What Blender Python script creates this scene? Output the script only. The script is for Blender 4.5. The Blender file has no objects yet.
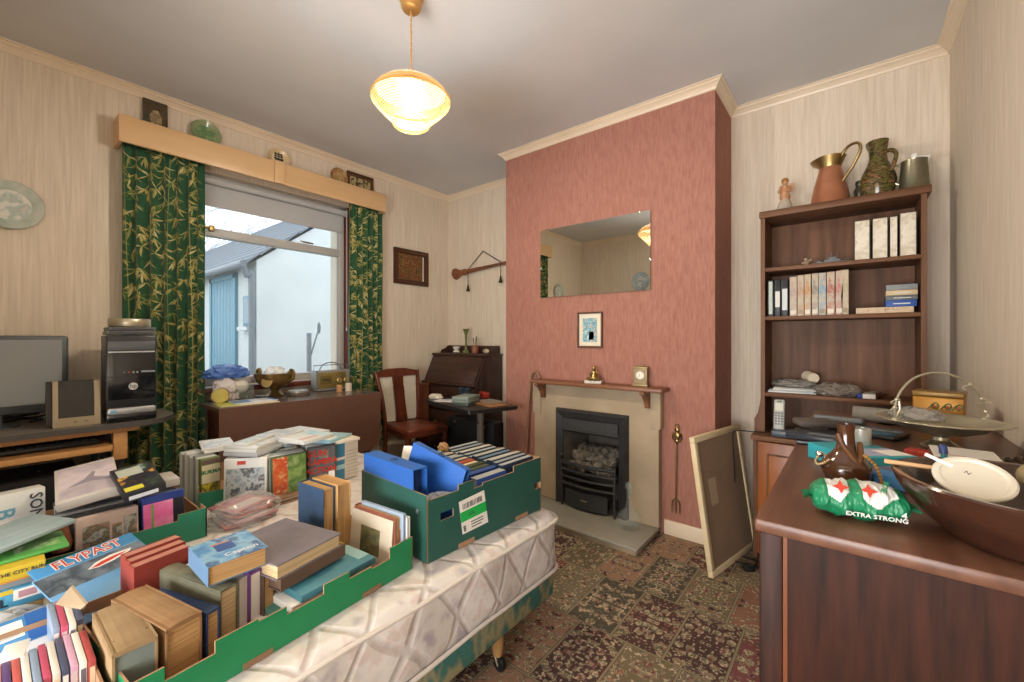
import bpy, bmesh, math, random
from mathutils import Vector, Matrix, noise as mnoise
C = bpy.context.scene.collection
random.seed(7)
PI = math.pi
V = Vector
# ---------------------------------------------------------------- camera
F, HOR, CH, YAW = 424.0, 339.0, 1.15, math.radians(38.8)
SN, CS = math.sin(YAW), math.cos(YAW)
cam = bpy.data.cameras.new('camera'); camo = bpy.data.objects.new('camera', cam); C.objects.link(camo)
camo.location = (0, 0, CH); camo.rotation_euler = (PI/2, 0, YAW)
cam.lens = F/1024*36; cam.sensor_width = 36; cam.shift_y = -2/1024; cam.clip_start = .02
bpy.context.scene.camera = camo

def at(u, v, x=None, y=None, z=None):
    """a point of the room measured from the photograph: where the sight line through (u, v) meets a plane of the room"""
    a = (u-512)/F; b = (HOR-v)/F
    d = V((-SN+CS*a, CS+SN*a, b))
    t = x/d.x if x is not None else y/d.y if y is not None else (z-CH)/d.z
    return V((0, 0, CH)) + d*t
def dep(p): return -SN*p.x + CS*p.y
def mpp(p): return dep(p)/F
def up(p, v): return V((p.x, p.y, CH-(v-HOR)*dep(p)/F))
def at3(q): return at(q[0], q[1], z=q[2])

# ---------------------------------------------------------------- materials
def lin(c):
    if isinstance(c, str): c = [int(c[i:i+2], 16) for i in (0, 2, 4)]
    r = []
    for k in c:
        k /= 255.0
        r.append(k/12.92 if k <= .04045 else ((k+.055)/1.055)**2.4)
    return (r[0], r[1], r[2], 1)
_mats = {}
def nt(name):
    m = bpy.data.materials.new(name); m.use_nodes = True
    t = m.node_tree; b = t.nodes['Principled BSDF']
    return m, t, b
def setn(b, rough=.6, metal=0, spec=.5, coat=0, trans=0, ior=1.45, emit=None, es=0, alpha=1, sheen=0):
    b.inputs['Roughness'].default_value = rough; b.inputs['Metallic'].default_value = metal
    b.inputs['Specular IOR Level'].default_value = spec; b.inputs['Coat Weight'].default_value = coat
    b.inputs['Transmission Weight'].default_value = trans; b.inputs['IOR'].default_value = ior
    b.inputs['Alpha'].default_value = alpha; b.inputs['Sheen Weight'].default_value = sheen
    if emit: b.inputs['Emission Color'].default_value = lin(emit); b.inputs['Emission Strength'].default_value = es
def N(t, kind, **kw):
    n = t.nodes.new('ShaderNode'+kind)
    for k, v in kw.items():
        if k in n.inputs: n.inputs[k].default_value = v
        else: setattr(n, k, v)
    return n
def coord(t, stretch=(1, 1, 1), out='Object', rot=(0, 0, 0)):
    c = N(t, 'TexCoord'); mp = N(t, 'Mapping'); mp.inputs['Scale'].default_value = stretch; mp.inputs['Rotation'].default_value = rot
    t.links.new(c.outputs[out], mp.inputs[0]); return mp.outputs[0]
def ramp(t, fac, cols, interp='LINEAR', pos=None):
    r = N(t, 'ValToRGB'); r.color_ramp.interpolation = interp; e = r.color_ramp.elements
    n = len(cols)
    for i, c in enumerate(cols):
        p = pos[i] if pos else (i/max(1, n-1) if interp != 'CONSTANT' else i/n)
        if i < 2: e[i].position = p; e[i].color = lin(c)
        else: q = e.new(p); q.color = lin(c)
    t.links.new(fac, r.inputs[0]); return r.outputs[0]
def mat(name, c1, rough=.6, c2=None, scale=8, stretch=(1, 1, 1), bump=0, bscale=None, detail=4, pos=(.3, .7), **kw):
    if name in _mats: return _mats[name]
    m, t, b = nt(name); setn(b, rough, **kw)
    if c2 is None and not bump:
        b.inputs['Base Color'].default_value = lin(c1)
    else:
        vec = coord(t, stretch); nz = N(t, 'TexNoise', Scale=scale, Detail=detail); t.links.new(vec, nz.inputs['Vector'])
        if c2 is not None: t.links.new(ramp(t, nz.outputs[0], [c1, c2], pos=pos), b.inputs['Base Color'])
        else: b.inputs['Base Color'].default_value = lin(c1)
        if bump:
            n2 = nz
            if bscale: n2 = N(t, 'TexNoise', Scale=bscale, Detail=3.0); t.links.new(vec, n2.inputs['Vector'])
            bp = N(t, 'Bump', Strength=bump, Distance=.004); t.links.new(n2.outputs[0], bp.inputs['Height']); t.links.new(bp.outputs[0], b.inputs['Normal'])
    _mats[name] = m; return m
def wood(name, c1, c2, scale=5, axis=0, rough=.4, **kw):
    st = [6.0, 6.0, 6.0]; st[axis] = .5
    return mat(name, c1, rough, c2, scale=scale, stretch=st, detail=6, bump=.08, **kw)
def art(name, cols, scale=14, stretch=(1, 1, 1), rough=.35, interp='LINEAR', vor=False):
    """a printed picture: blotches of the palette"""
    if name in _mats: return _mats[name]
    m, t, b = nt(name); setn(b, rough)
    vec = coord(t, stretch)
    nz = N(t, 'TexNoise', Scale=scale, Detail=5.0); t.links.new(vec, nz.inputs['Vector'])
    n = len(cols); pos = [.28+.44*i/max(1, n-1) for i in range(n)]
    t.links.new(ramp(t, nz.outputs[0], cols, interp, pos), b.inputs['Base Color'])
    _mats[name] = m; return m
def pages(name, c1, c2): # page block: fine lines along the thickness
    if name in _mats: return _mats[name]
    m, t, b = nt(name); setn(b, .85)
    nz = N(t, 'TexNoise', Scale=6.0, Detail=5.0); t.links.new(coord(t, (1, 1, 60)), nz.inputs['Vector'])
    t.links.new(ramp(t, nz.outputs[0], [c1, c2], pos=(.3, .7)), b.inputs['Base Color']); _mats[name] = m; return m
def clear(name, tint='ffffff', opac=.25, rough=.05, col='ffffff', trans=0):
    """see-through sheet: lets light pass, shows highlights"""
    if name in _mats: return _mats[name]
    m, t, b = nt(name); setn(b, rough, spec=.6); b.inputs['Base Color'].default_value = lin(col)
    tr = N(t, 'BsdfTransparent'); tr.inputs[0].default_value = lin(tint)
    mx = N(t, 'MixShader'); mx.inputs[0].default_value = opac
    t.links.new(tr.outputs[0], mx.inputs[1]); t.links.new(b.outputs[0], mx.inputs[2])
    t.links.new(mx.outputs[0], t.nodes['Material Output'].inputs[0]); _mats[name] = m; return m

# ---------------------------------------------------------------- mesh builder
class MB:
    def __init__(s): s.v = []; s.f = []; s.m = []; s.sm = []; s.mats = []
    def mi(s, m):
        if m not in s.mats: s.mats.append(m)
        return s.mats.index(m)
    def add(s, vs, fs, m, smooth=False, M=None):
        o = len(s.v)
        s.v += [tuple(M @ V(p)) if M is not None else tuple(p) for p in vs]
        ms = m if isinstance(m, list) else None
        for i, f in enumerate(fs):
            s.f.append([o+k for k in f]); s.m.append(s.mi(ms[i] if ms else m)); s.sm.append(smooth)
        return s
    def box(s, c, d, m, M=None, bev=0, seg=2):
        T = Matrix.Translation(V(c)); T = M @ T if M is not None else T
        x, y, z = d[0]/2, d[1]/2, d[2]/2
        if bev:
            bm = bmesh.new(); bmesh.ops.create_cube(bm, size=1)
            for q in bm.verts: q.co = V((q.co.x*d[0], q.co.y*d[1], q.co.z*d[2]))
            bmesh.ops.bevel(bm, geom=list(bm.edges), offset=min(bev, min(d)*.49), segments=seg, affect='EDGES', profile=.5)
            bm.verts.index_update()
            s.add([q.co for q in bm.verts], [[q.index for q in f.verts] for f in bm.faces], m, True, T); bm.free(); return s
        vs = [(-x,-y,-z),(x,-y,-z),(x,y,-z),(-x,y,-z),(-x,-y,z),(x,-y,z),(x,y,z),(-x,y,z)]
        fs = [[0,3,2,1],[4,5,6,7],[0,1,5,4],[1,2,6,5],[2,3,7,6],[3,0,4,7]]
        return s.add(vs, fs, m, False, T)
    def bb(s, x0, x1, y0, y1, z0, z1, m, bev=0, M=None):
        return s.box(((x0+x1)/2, (y0+y1)/2, (z0+z1)/2), (abs(x1-x0), abs(y1-y0), abs(z1-z0)), m, M, bev)
    def prism(s, poly, z0, z1, m, M=None, mtop=None, mside=None, smooth=False):
        n = len(poly); vs = [(p[0], p[1], z0) for p in poly]+[(p[0], p[1], z1) for p in poly]
        fs = [list(range(n))[::-1], list(range(n, 2*n))]+[[i, (i+1) % n, n+(i+1) % n, n+i] for i in range(n)]
        return s.add(vs, fs, [m, mtop or m]+[mside or m]*n, smooth, M)
    def lathe(s, prof, m, n=32, M=None, smooth=True, caps=True, wob=None):
        vs = []; fs = []
        k = len(prof)
        for i, (r, z) in enumerate(prof):
            for j in range(n):
                a = 2*PI*j/n; rr = r*(wob(a, i) if wob else 1)
                vs.append((rr*math.cos(a), rr*math.sin(a), z))
        for i in range(k-1):
            for j in range(n):
                fs.append([i*n+j, i*n+(j+1) % n, (i+1)*n+(j+1) % n, (i+1)*n+j])
        if caps:
            if prof[0][0] > 1e-4: fs.append(list(range(n))[::-1])
            if prof[-1][0] > 1e-4: fs.append([(k-1)*n+j for j in range(n)])
        return s.add(vs, fs, m, smooth, M)
    def tube(s, pts, r, m, n=8, M=None, closed=False, smooth=True):
        pts = [V(p) for p in pts]; K = len(pts); vs = []; fs = []
        rs = r if isinstance(r, (list, tuple)) else [r]*K
        ref = None
        for i, p in enumerate(pts):
            a = pts[(i-1) % K] if closed or i > 0 else p; b = pts[(i+1) % K] if closed or i < K-1 else p
            t = (b-a).normalized()
            if ref is None: ref = t.orthogonal().normalized()
            ref = (ref-t*ref.dot(t)).normalized() if (ref-t*ref.dot(t)).length > 1e-5 else t.orthogonal().normalized()
            q = t.cross(ref)
            for j in range(n):
                w = 2*PI*j/n; vs.append(p+(ref*math.cos(w)+q*math.sin(w))*rs[i])
        for i in range(K if closed else K-1):
            i2 = (i+1) % K
            for j in range(n): fs.append([i*n+j, i*n+(j+1) % n, i2*n+(j+1) % n, i2*n+j])
        if not closed: fs += [list(range(n))[::-1], [(K-1)*n+j for j in range(n)]]
        return s.add(vs, fs, m, smooth, M)
    def grid(s, fn, nu, nv, m, M=None, smooth=True, cu=False):
        vs = [fn(i/nu, j/nv) for j in range(nv+1) for i in range(nu+1)]
        fs = [[j*(nu+1)+i, j*(nu+1)+i+1, (j+1)*(nu+1)+i+1, (j+1)*(nu+1)+i] for j in range(nv) for i in range(nu)]
        return s.add(vs, fs, m, smooth, M)
    def ball(s, c, r, m, M=None, n=16, k=10):
        r = r if isinstance(r, (list, tuple)) else (r, r, r)
        pr = [(math.sin(PI*i/k), -math.cos(PI*i/k)) for i in range(k+1)]
        T = Matrix.Translation(V(c)) @ Matrix.Diagonal((r[0], r[1], r[2], 1)); T = M @ T if M is not None else T
        return s.lathe([(max(a, 1e-4), b) for a, b in pr], m, n, T)
    def text(s, st, size, m, M=None, depth=.0003, align='CENTER', bold=0, sx=1):
        cu = bpy.data.curves.new('t', 'FONT'); cu.body = st; cu.size = size; cu.align_x = align; cu.align_y = 'CENTER'
        cu.resolution_u = 2; cu.extrude = depth; cu.offset = bold
        o = bpy.data.objects.new('t', cu); C.objects.link(o)
        dg = bpy.context.evaluated_depsgraph_get(); dg.update()
        me = bpy.data.meshes.new_from_object(o.evaluated_get(dg))
        T = Matrix.Diagonal((sx, 1, 1, 1)); T = M @ T if M is not None else T
        s.add([q.co.copy() for q in me.vertices], [list(p.vertices) for p in me.polygons], m, False, T)
        bpy.data.objects.remove(o); bpy.data.curves.remove(cu); bpy.data.meshes.remove(me); return s
    def build(s, name, parent=None, M=None, label=None, cat=None, group=None, kind=None, sharp=35):
        me = bpy.data.meshes.new(name); me.from_pydata(s.v, [], s.f)
        for m in s.mats: me.materials.append(m)
        me.polygons.foreach_set('material_index', s.m); me.polygons.foreach_set('use_smooth', s.sm); me.update()
        if any(s.sm): me.set_sharp_from_angle(angle=math.radians(sharp))
        o = bpy.data.objects.new(name, me); C.objects.link(o)
        if parent is not None: o.parent = parent
        if M is not None: o.matrix_local = M
        return tag(o, label, cat, group, kind)
def tag(o, label=None, cat=None, group=None, kind=None):
    for k, v in (('label', label), ('category', cat), ('group', group), ('kind', kind)):
        if v: o[k] = v
    return o
def thing(name, label, cat, M=None, group=None):
    o = bpy.data.objects.new(name, None); C.objects.link(o); o.empty_display_size = .05
    if M is not None: o.matrix_world = M
    return tag(o, label, cat, group)
def copy_tree(o, parent=None, kids=None):
    c = o.copy(); C.objects.link(c)
    if parent is not None: c.parent = parent
    for ch in [q for q in bpy.data.objects if q.parent == o]: copy_tree(ch, c)
    return c
def TR(p, rz=0, rx=0, ry=0, s=1):
    M = Matrix.Translation(V(p)) @ Matrix.Rotation(rz, 4, 'Z') @ Matrix.Rotation(ry, 4, 'Y') @ Matrix.Rotation(rx, 4, 'X')
    return M @ Matrix.Scale(s, 4) if s != 1 else M
def frame(A, B, Cc):
    """axes of a flat face from three of its corners: x along A-B, y towards C, z out of it"""
    A, B, Cc = V(A), V(B), V(Cc); ex = (B-A); w = ex.length; ex.normalize()
    q = Cc-A; l = (q-ex*q.dot(ex)).length; ey = (q-ex*q.dot(ex)).normalized(); ez = ex.cross(ey)
    M = Matrix((ex, ey, ez)).transposed().to_4x4(); M.translation = A
    return M, w, l
FACE = Matrix(((1,0,0,0),(0,0,-1,0),(0,1,0,0),(0,0,0,1)))      # xy drawing -> upright, facing -y
FACEX = Matrix(((0,0,1,0),(1,0,0,0),(0,1,0,0),(0,0,0,1)))     # xy drawing -> upright, facing +x
def bez(pts, n=24):
    """smooth curve through points"""
    pts = [V(p) for p in pts]; out = []
    for i in range(len(pts)-1):
        a = pts[max(i-1, 0)]; b = pts[i]; c = pts[i+1]; d = pts[min(i+2, len(pts)-1)]
        k = max(2, n//(len(pts)-1))
        for j in range(k):
            t = j/k
            out.append(.5*((2*b)+(c-a)*t+(2*a-5*b+4*c-d)*t*t+(3*b-a-3*c+d)*t**3))
    out.append(pts[-1]); return out
# ================================================================ the room
XL, XR, YB, YR, YC, ZC = -3.175, .365, 2.927, -.56, 2.527, 2.575
CXL, CXR = -2.091, -.593            # chimney breast
def wallpaper(name, c1, c2, c3, st=(90, 90, 3.5), bump=.35):
    m, t, b = nt(name); setn(b, .85, spec=.25)
    vec = coord(t, st); nz = N(t, 'TexNoise', Scale=1.0, Detail=4.0, Roughness=.6); t.links.new(vec, nz.inputs['Vector'])
    n2 = N(t, 'TexNoise', Scale=2.2, Detail=3.0); t.links.new(coord(t, (1, 1, 1)), n2.inputs['Vector'])
    mx = N(t, 'Mix', data_type='RGBA'); t.links.new(n2.outputs[0], mx.inputs[0])
    t.links.new(ramp(t, nz.outputs[0], [c1, c2], pos=(.32, .66)), mx.inputs[6]); t.links.new(ramp(t, nz.outputs[0], [c1, c3], pos=(.32, .66)), mx.inputs[7])
    t.links.new(mx.outputs[2], b.inputs['Base Color'])
    bp = N(t, 'Bump', Strength=bump, Distance=.004); t.links.new(nz.outputs[0], bp.inputs['Height']); t.links.new(bp.outputs[0], b.inputs['Normal'])
    return m
paper = wallpaper('cream_wallpaper', 'd0c1ac', 'e3d5c2', 'ded1be')
redpaper = wallpaper('red_wallpaper', '966658', 'ad7e6f', 'a37060', (85, 85, 13), .3)
ceilm = mat('ceiling_paint', 'c8c8c9', .9, 'd0d0d0', scale=2.5, bump=.1, bscale=60, spec=.2)
cream = mat('cream_gloss', 'e6d6bf', .35, 'dccab0', scale=3)
white = mat('white_upvc', 'dcd9d2', .3); framew = mat('backlit_upvc', 'b4b2ae', .4)  # greyer copy carries the backlit shade of the white window frame
greyp = mat('grey_plastic', 'a8a9a8', .4)
black = mat('black_plastic', '1b1c1e', .35)
blackm = mat('black_iron', '2a2b2d', .5, '36373a', scale=30, bump=.1)
chrome = mat('silver_metal', 'c9c4b8', .25, metal=1)
brass = mat('brass', 'b09868', .36, '8f784a', scale=12, metal=1)
card = mat('brown_cardboard', 'b08b6b', .9, 'a07c5d', scale=20)
pg = pages('page_cream', 'd9c39c', 'b5986c'); pgw = pages('page_white', 'e8e2d6', 'c9c2b4'); pgt = pages('page_tan', 'c7a06c', 'a07a4c')
whitep = mat('white_paper', 'e9e6df', .6)

# carpet: patchwork of mirrored motifs
def carpet():
    m, t, b = nt('patchwork_carpet'); setn(b, .95, spec=.1)
    L = t.links.new
    def mth(op, a, bb=None):
        n = N(t, 'Math', operation=op)
        for i, x in enumerate((a, bb)):
            if x is None: continue
            if isinstance(x, (int, float)): n.inputs[i].default_value = x
            else: L(x, n.inputs[i])
        return n.outputs[0]
    sp = N(t, 'SeparateXYZ'); L(coord(t, (1, 1, 1)), sp.inputs[0])
    row = mth('FLOOR', mth('DIVIDE', mth('ADD', sp.outputs[1], 9.996), .36))
    u = mth('DIVIDE', mth('ADD', sp.outputs[0], mth('ADD', 10.2, mth('MULTIPLY', mth('MODULO', row, 3.0), .067))), .2)
    v = mth('DIVIDE', mth('ADD', sp.outputs[1], 9.996), .36)
    fu, fv = mth('FRACT', u), mth('FRACT', v)
    du, dv = mth('ABSOLUTE', mth('SUBTRACT', fu, .5)), mth('ABSOLUTE', mth('SUBTRACT', fv, .5))
    cid = N(t, 'CombineXYZ'); L(mth('FLOOR', u), cid.inputs[0]); L(row, cid.inputs[1])
    wn = N(t, 'TexWhiteNoise', noise_dimensions='2D'); L(cid.outputs[0], wn.inputs['Vector'])
    mir = N(t, 'CombineXYZ'); L(mth('MULTIPLY', du, .2), mir.inputs[0]); L(mth('MULTIPLY', dv, .36), mir.inputs[1]); L(mth('MULTIPLY', wn.outputs['Value'], 40.0), mir.inputs[2])
    n1 = N(t, 'TexVoronoi', Scale=26.0); L(mir.outputs[0], n1.inputs['Vector'])
    n2 = N(t, 'TexNoise', Scale=21.0, Detail=4.0); L(mir.outputs[0], n2.inputs['Vector'])
    ground = ramp(t, wn.outputs['Value'], ['5a241f', '6a5a3a', '7c4a26', '4a4638', '6d2a2a', '5c5138', '8a5e38', '4a2d2a', '6b6048'], 'CONSTANT')
    motif = ramp(t, n2.outputs[0], ['35302a', '6b2d26', '7d6a4a', 'a8916c', '565c40', '8e5836', '4d4740', '6f4038'], 'CONSTANT', [.0, .36, .43, .5, .53, .58, .63, .7])
    mx = N(t, 'Mix', data_type='RGBA'); L(ramp(t, n1.outputs[0], ['000000', 'ffffff'], pos=(.42, .5)), mx.inputs[0]); L(motif, mx.inputs[6]); L(ground, mx.inputs[7])
    n3 = N(t, 'TexNoise', Scale=75.0, Detail=2.0); L(mir.outputs[0], n3.inputs['Vector'])
    m2 = N(t, 'Mix', data_type='RGBA'); L(ramp(t, n3.outputs[0], ['000000', 'ffffff'], pos=(.54, .6)), m2.inputs[0]); L(mx.outputs[2], m2.inputs[6])
    L(ramp(t, n3.outputs[0], ['453a2c', 'b49a72'], pos=(.55, .7)), m2.inputs[7])
    # borders of the patches
    edge = mth('MAXIMUM', du, mth('ADD', mth('MULTIPLY', mth('SUBTRACT', dv, .5), 1.8), .5))
    m3 = N(t, 'Mix', data_type='RGBA'); L(ramp(t, edge, ['000000', 'ffffff'], 'CONSTANT', [0, .468]), m3.inputs[0]); L(m2.outputs[2], m3.inputs[6])
    sw = N(t, 'Mix', data_type='RGBA'); L(wn.outputs['Value'], sw.inputs[0]); sw.inputs[6].default_value = lin('4a3d2c'); sw.inputs[7].default_value = lin('b09a70')
    L(ramp(t, mth('FRACT', mth('MULTIPLY', edge, 22.0)), ['3a2f26', '7d6c4c'], 'CONSTANT', [0, .5]), m3.inputs[7])
    nn = N(t, 'TexNoise', Scale=5.0, Detail=2.0); L(coord(t), nn.inputs['Vector'])
    fin = N(t, 'Mix', data_type='RGBA', blend_type='MULTIPLY'); fin.inputs[0].default_value = .5; L(m3.outputs[2], fin.inputs[6]); L(ramp(t, nn.outputs[0], ['8a8378', 'ffffff']), fin.inputs[7])
    hs = N(t, 'HueSaturation'); hs.inputs['Value'].default_value = 1.6; hs.inputs['Saturation'].default_value = .74; L(fin.outputs[2], hs.inputs['Color'])
    L(hs.outputs[0], b.inputs['Base Color'])
    nb = N(t, 'TexNoise', Scale=350.0); L(coord(t), nb.inputs['Vector']); bp = N(t, 'Bump', Strength=.5, Distance=.004); L(nb.outputs[0], bp.inputs['Height']); L(bp.outputs[0], b.inputs['Normal'])
    return m
S = 'structure'
MB().bb(XL-.3, XR+.12, YR-.12, YB+.2, -.15, 0, carpet()).build('floor', kind=S)
MB().bb(XL-.3, XR+.12, YR-.12, YB+.2, ZC, ZC+.15, ceilm).build('ceiling', kind=S)
WY0, WY1, WZ0, WZ1 = .66, 1.85, .845, 2.21      # window opening
w = MB()
for y0, y1, z0, z1 in ((YR-.12, WY0, 0, ZC), (WY1, YB+.2, 0, ZC), (WY0, WY1, 0, WZ0), (WY0, WY1, WZ1, ZC)): w.bb(XL-.3, XL, y0, y1, z0, z1, paper)
w.build('wall_left', kind=S)
MB().bb(XL, XR+.12, YB, YB+.2, 0, ZC, paper).build('wall_back', kind=S)
MB().bb(XR, XR+.12, YR-.12, YB, 0, ZC, paper).build('wall_right', kind=S)
DX0, DX1, DZ = -1.35, .28, 2.15                    # opening behind the camera, added to let fill light in
w = MB()
for x0, x1, z0, z1 in ((XL, DX0, 0, ZC), (DX1, XR, 0, ZC), (DX0, DX1, DZ, ZC)): w.bb(x0, x1, YR-.12, YR, z0, z1, paper)
w.build('wall_rear', kind=S)
w = MB()                                        # unseen hall, added to hold the fill light
added_hallm = mat('added_hall_paint', 'ddd3c2', .8)
for q in ((DX0-.6, DX0-.5, YR-1.6, YR-.12, 0, 2.4), (DX1+.5, DX1+.6, YR-1.6, YR-.12, 0, 2.4), (DX0-.6, DX1+.6, YR-1.7, YR-1.6, 0, 2.4), (DX0-.6, DX1+.6, YR-1.7, YR-.12, 2.4, 2.5), (DX0-.6, DX1+.6, YR-1.7, YR-.12, -.1, 0)): w.bb(*q, added_hallm)
w.build('wall_added_hall', kind=S)
# chimney breast with the fire opening
FX0, FX1, FZ = -1.55, -1.105, .64
w = MB()
for q in ((CXL, FX0, YC, YB, 0, ZC), (FX1, CXR, YC, YB, 0, ZC), (FX0, FX1, YC, YB, FZ, ZC), (FX0, FX1, YC+.25, YB, 0, FZ)): w.bb(*q, redpaper)
w.build('wall_chimney', kind=S)
# coving all round
path = [(XL, YR), (XR, YR), (XR, YB), (CXR, YB), (CXR, YC), (CXL, YC), (CXL, YB), (XL, YB)]
def inset(pts, d):
    out = []; n = len(pts)
    for i in range(n):
        a, b, c = V(pts[i-1]), V(pts[i]), V(pts[(i+1) % n])
        e1 = (b-a).normalized(); e2 = (c-b).normalized(); out.append((b.x+d*(-e1.y-e2.y), b.y+d*(e1.x+e2.x)))
    return out
prof = [(0, -.048), (.006, -.046), (.010, -.036), (.022, -.022), (.034, -.014), (.036, -.008), (.046, -.005), (.046, 0)]
w = MB(); ring = [inset(path, d) for d, z in prof]; n = len(path)
vs = [(p[0], p[1], ZC+prof[k][1]) for k in range(len(prof)) for p in ring[k]]
w.add(vs, [[k*n+i, k*n+(i+1) % n, (k+1)*n+(i+1) % n, (k+1)*n+i] for k in range(len(prof)-1) for i in range(n)], cream)
w.build('trim_1', kind=S)
def skirting(name, x0, x1, y0, y1):
    MB().bb(x0, x1, y0, y1, 0, .085, cream, bev=.004).build(name, kind=S)
skirting('baseboard_left', XL, XL+.014, YR, YB); skirting('baseboard_back', CXR, XR, YB-.014, YB); skirting('baseboard_alcove', XL, CXL, YB-.014, YB)
skirting('baseboard_chimney', -.87, CXR+.014, YC-.014, YC); skirting('baseboard_chimney_left', CXL, -1.79, YC-.014, YC); skirting('baseboard_chimney_side', CXR, CXR+.014, YC, YB)
skirting('baseboard_right', XR-.014, XR, YR, YB)

# ---------------------------------------------------------------- window
woodr = wood('dark_red_wood', '4a1f17', '6e3325', 4, 2)
FXI, FXO = -3.235, -3.295                       # frame front / back
wf = MB()
def fr_(y0, y1, z0, z1, x0=FXI, x1=FXO, m=framew, bev=.006): wf.bb(x1, x0, y0, y1, z0, z1, m, bev)
fr_(WY0, WY0+.05, WZ0, WZ1); fr_(WY1-.057, WY1-.012, WZ0, WZ1); fr_(WY0, WY1-.012, WZ0, WZ0+.05); fr_(WY0, WY1-.012, WZ1-.05, WZ1)
fr_(WY0+.04, WY1-.05, 1.815, 1.872, FXI+.004)
for a, b in ((WZ0+.05, 1.815), (1.872, WZ1-.05)):      # casement beads
    fr_(WY0+.05, WY0+.062, a, b, -3.245, -3.27); fr_(WY1-.069, WY1-.057, a, b, -3.245, -3.27)
wo = wf.build('window_1', kind=S)
glass = clear('window_glass', 'f4f8fa', .06, .02, 'dfe8ee')
MB().bb(-3.262, -3.258, WY0+.05, WY1-.057, WZ0+.05, 1.815, glass).bb(-3.262, -3.258, WY0+.05, WY1-.057, 1.872, WZ1-.05, glass).build('glass', wo)
h = MB().bb(-3.232, -3.222, 1.50, 1.58, 1.874, 1.886, chrome, .003).bb(-3.225, -3.21, 1.47, 1.55, 1.878, 1.886, chrome, .003)
h.build('stay_handle', wo)
MB().bb(-3.225, -3.205, .90, .93, 1.845, 1.88, brass, .004).bb(-3.222, -3.21, .86, .92, 1.86, 1.872, brass, .003).build('catch', wo)
MB().bb(FXI-.02, XL, WY1-.012, WY1, WZ0, WZ1, woodr).bb(FXI-.02, XL, WY0, WY0+.012, WZ0, WZ1, woodr).build('reveal_lining', wo)
MB().bb(FXI-.01, XL+.06, WY0-.02, WY1+.02, WZ0-.035, WZ0, woodr, .005).build('sill_board', wo)
# roller blind, backlit grey put into the colour of its white fabric
blindm = mat('backlit_blind_fabric', 'b0b0b0', .8, 'b8b8b7', scale=3)
bl = thing('roller_blind', 'backlit pale grey roller blind rolled high across the window top', 'blind')
MB().tube([(-3.205, WY0+.02, 2.165), (-3.205, WY1-.02, 2.165)], .024, blindm, 20).build('roller', bl)
MB().bb(-3.230, -3.2275, WY0+.03, WY1-.035, 2.015, 2.17, blindm).bb(-3.233, -3.2245, WY0+.03, WY1-.035, 2.005, 2.022, blindm, .003).build('fabric', bl)
MB().bb(-3.23, -3.18, WY1-.02, WY1-.0125, 2.14, 2.195, greyp, .003).build('bracket', bl)
MB().tube([(-3.187, WY1-.017, 2.14), (-3.187, WY1-.017, 1.25)], .0022, white, 6).ball((-3.187, WY1-.017, 1.23), (.006, .006, .018), white).build('pull_cord', bl)

# ---------------------------------------------------------------- outdoors
render_w = mat('white_render', 'cbcfcf', .9, 'c0c5c6', scale=2.2, bump=.5, bscale=70)
slate = mat('slate_roof', '5f6670', .7, '7d848c', scale=20, stretch=(1, 4, 4), bump=.4)
bluep = mat('pale_blue_paint', '4c7e92', .5, '5f909f', scale=9, stretch=(8, 8, .5))
pipe = mat('grey_pipe', '6a737b', .4)
conc = mat('concrete_yard', '9a9a96', .9, '86867f', scale=3)
MB().bb(-26, XL-.3, -12, 18, -.3, -.12, conc).build('ground_outside', kind=S)
BX, BY = -6.0, 2.2
g = thing('outbuilding', 'white rendered outbuilding with slate roof seen through the window', 'building')
ridge = 2.17+.75*2.5
w = MB().add([(BX, BY, -.12), (BX, BY+5, -.12), (BX, BY+5, 2.17), (BX, BY+2.5, ridge), (BX, BY, 2.17), (BX-14, BY, -.12), (BX-14, BY+5, -.12), (BX-14, BY+5, 2.17), (BX-14, BY+2.5, ridge), (BX-14, BY, 2.17)],
  [[0, 1, 2, 3, 4], [5, 9, 8, 7, 6], [0, 4, 9, 5], [1, 6, 7, 2], [2, 7, 8, 3], [4, 3, 8, 9]], render_w)
w.build('wall', g)
w = MB()
for k in range(16):      # rows of slates
    a, b = k/16, (k+1)/16+.01
    y0, y1 = BY-.14+2.64*a, BY-.14+2.64*b; z0, z1 = 2.13+1.98*a, 2.13+1.98*b
    w.add([(BX+.06, y0, z0+.02), (BX-14, y0, z0+.02), (BX-14, y1, z1), (BX+.06, y1, z1), (BX+.06, y0, z0-.03), (BX-14, y0, z0-.03)], [[0, 1, 2, 3], [0, 4, 5, 1], [0, 3, 4]], slate)
w.add([(BX+.06, BY+2.5, ridge+.03), (BX-14, BY+2.5, ridge+.03), (BX-14, BY+5.1, 2.15), (BX+.06, BY+5.1, 2.15)], [[0, 1, 2, 3]], slate)
w.build('roof', g)
MB().tube([(BX+.05, BY-.17, 2.1), (BX-14, BY-.17, 2.1)], .045, pipe, 10).build('gutter', g)
MB().tube(bez([(BX-.03, BY-.15, 2.1), (BX-.03, BY-.1, 1.95), (BX-.03, BY-.05, 1.85), (BX-.03, BY-.05, -.12)], 12), .036, pipe, 10).build('downpipe', g)
d = MB()
for k in range(7): d.bb(-7.62+.13*k, -7.495+.13*k, BY-.03, BY, -.1, 2.0, bluep, .004)
d.bb(-7.7, -7.62, BY-.04, BY, -.1, 2.06, bluep).bb(-6.72, -6.64, BY-.04, BY, -.1, 2.06, bluep).bb(-7.7, -6.64, BY-.04, BY, 2.0, 2.07, bluep)
d.build('plank_door', g)
MB().bb(-6.38, -6.12, BY-.03, BY, 1.32, 1.72, bluep, .005).bb(-6.34, -6.16, BY-.034, BY-.028, 1.36, 1.68, mat('dull_pane', '5d7480', .1)).build('small_window', g)
MB().bb(-6.42, -6.08, BY-.09, BY, 1.26, 1.31, render_w, .005).build('window_ledge', g)
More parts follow.
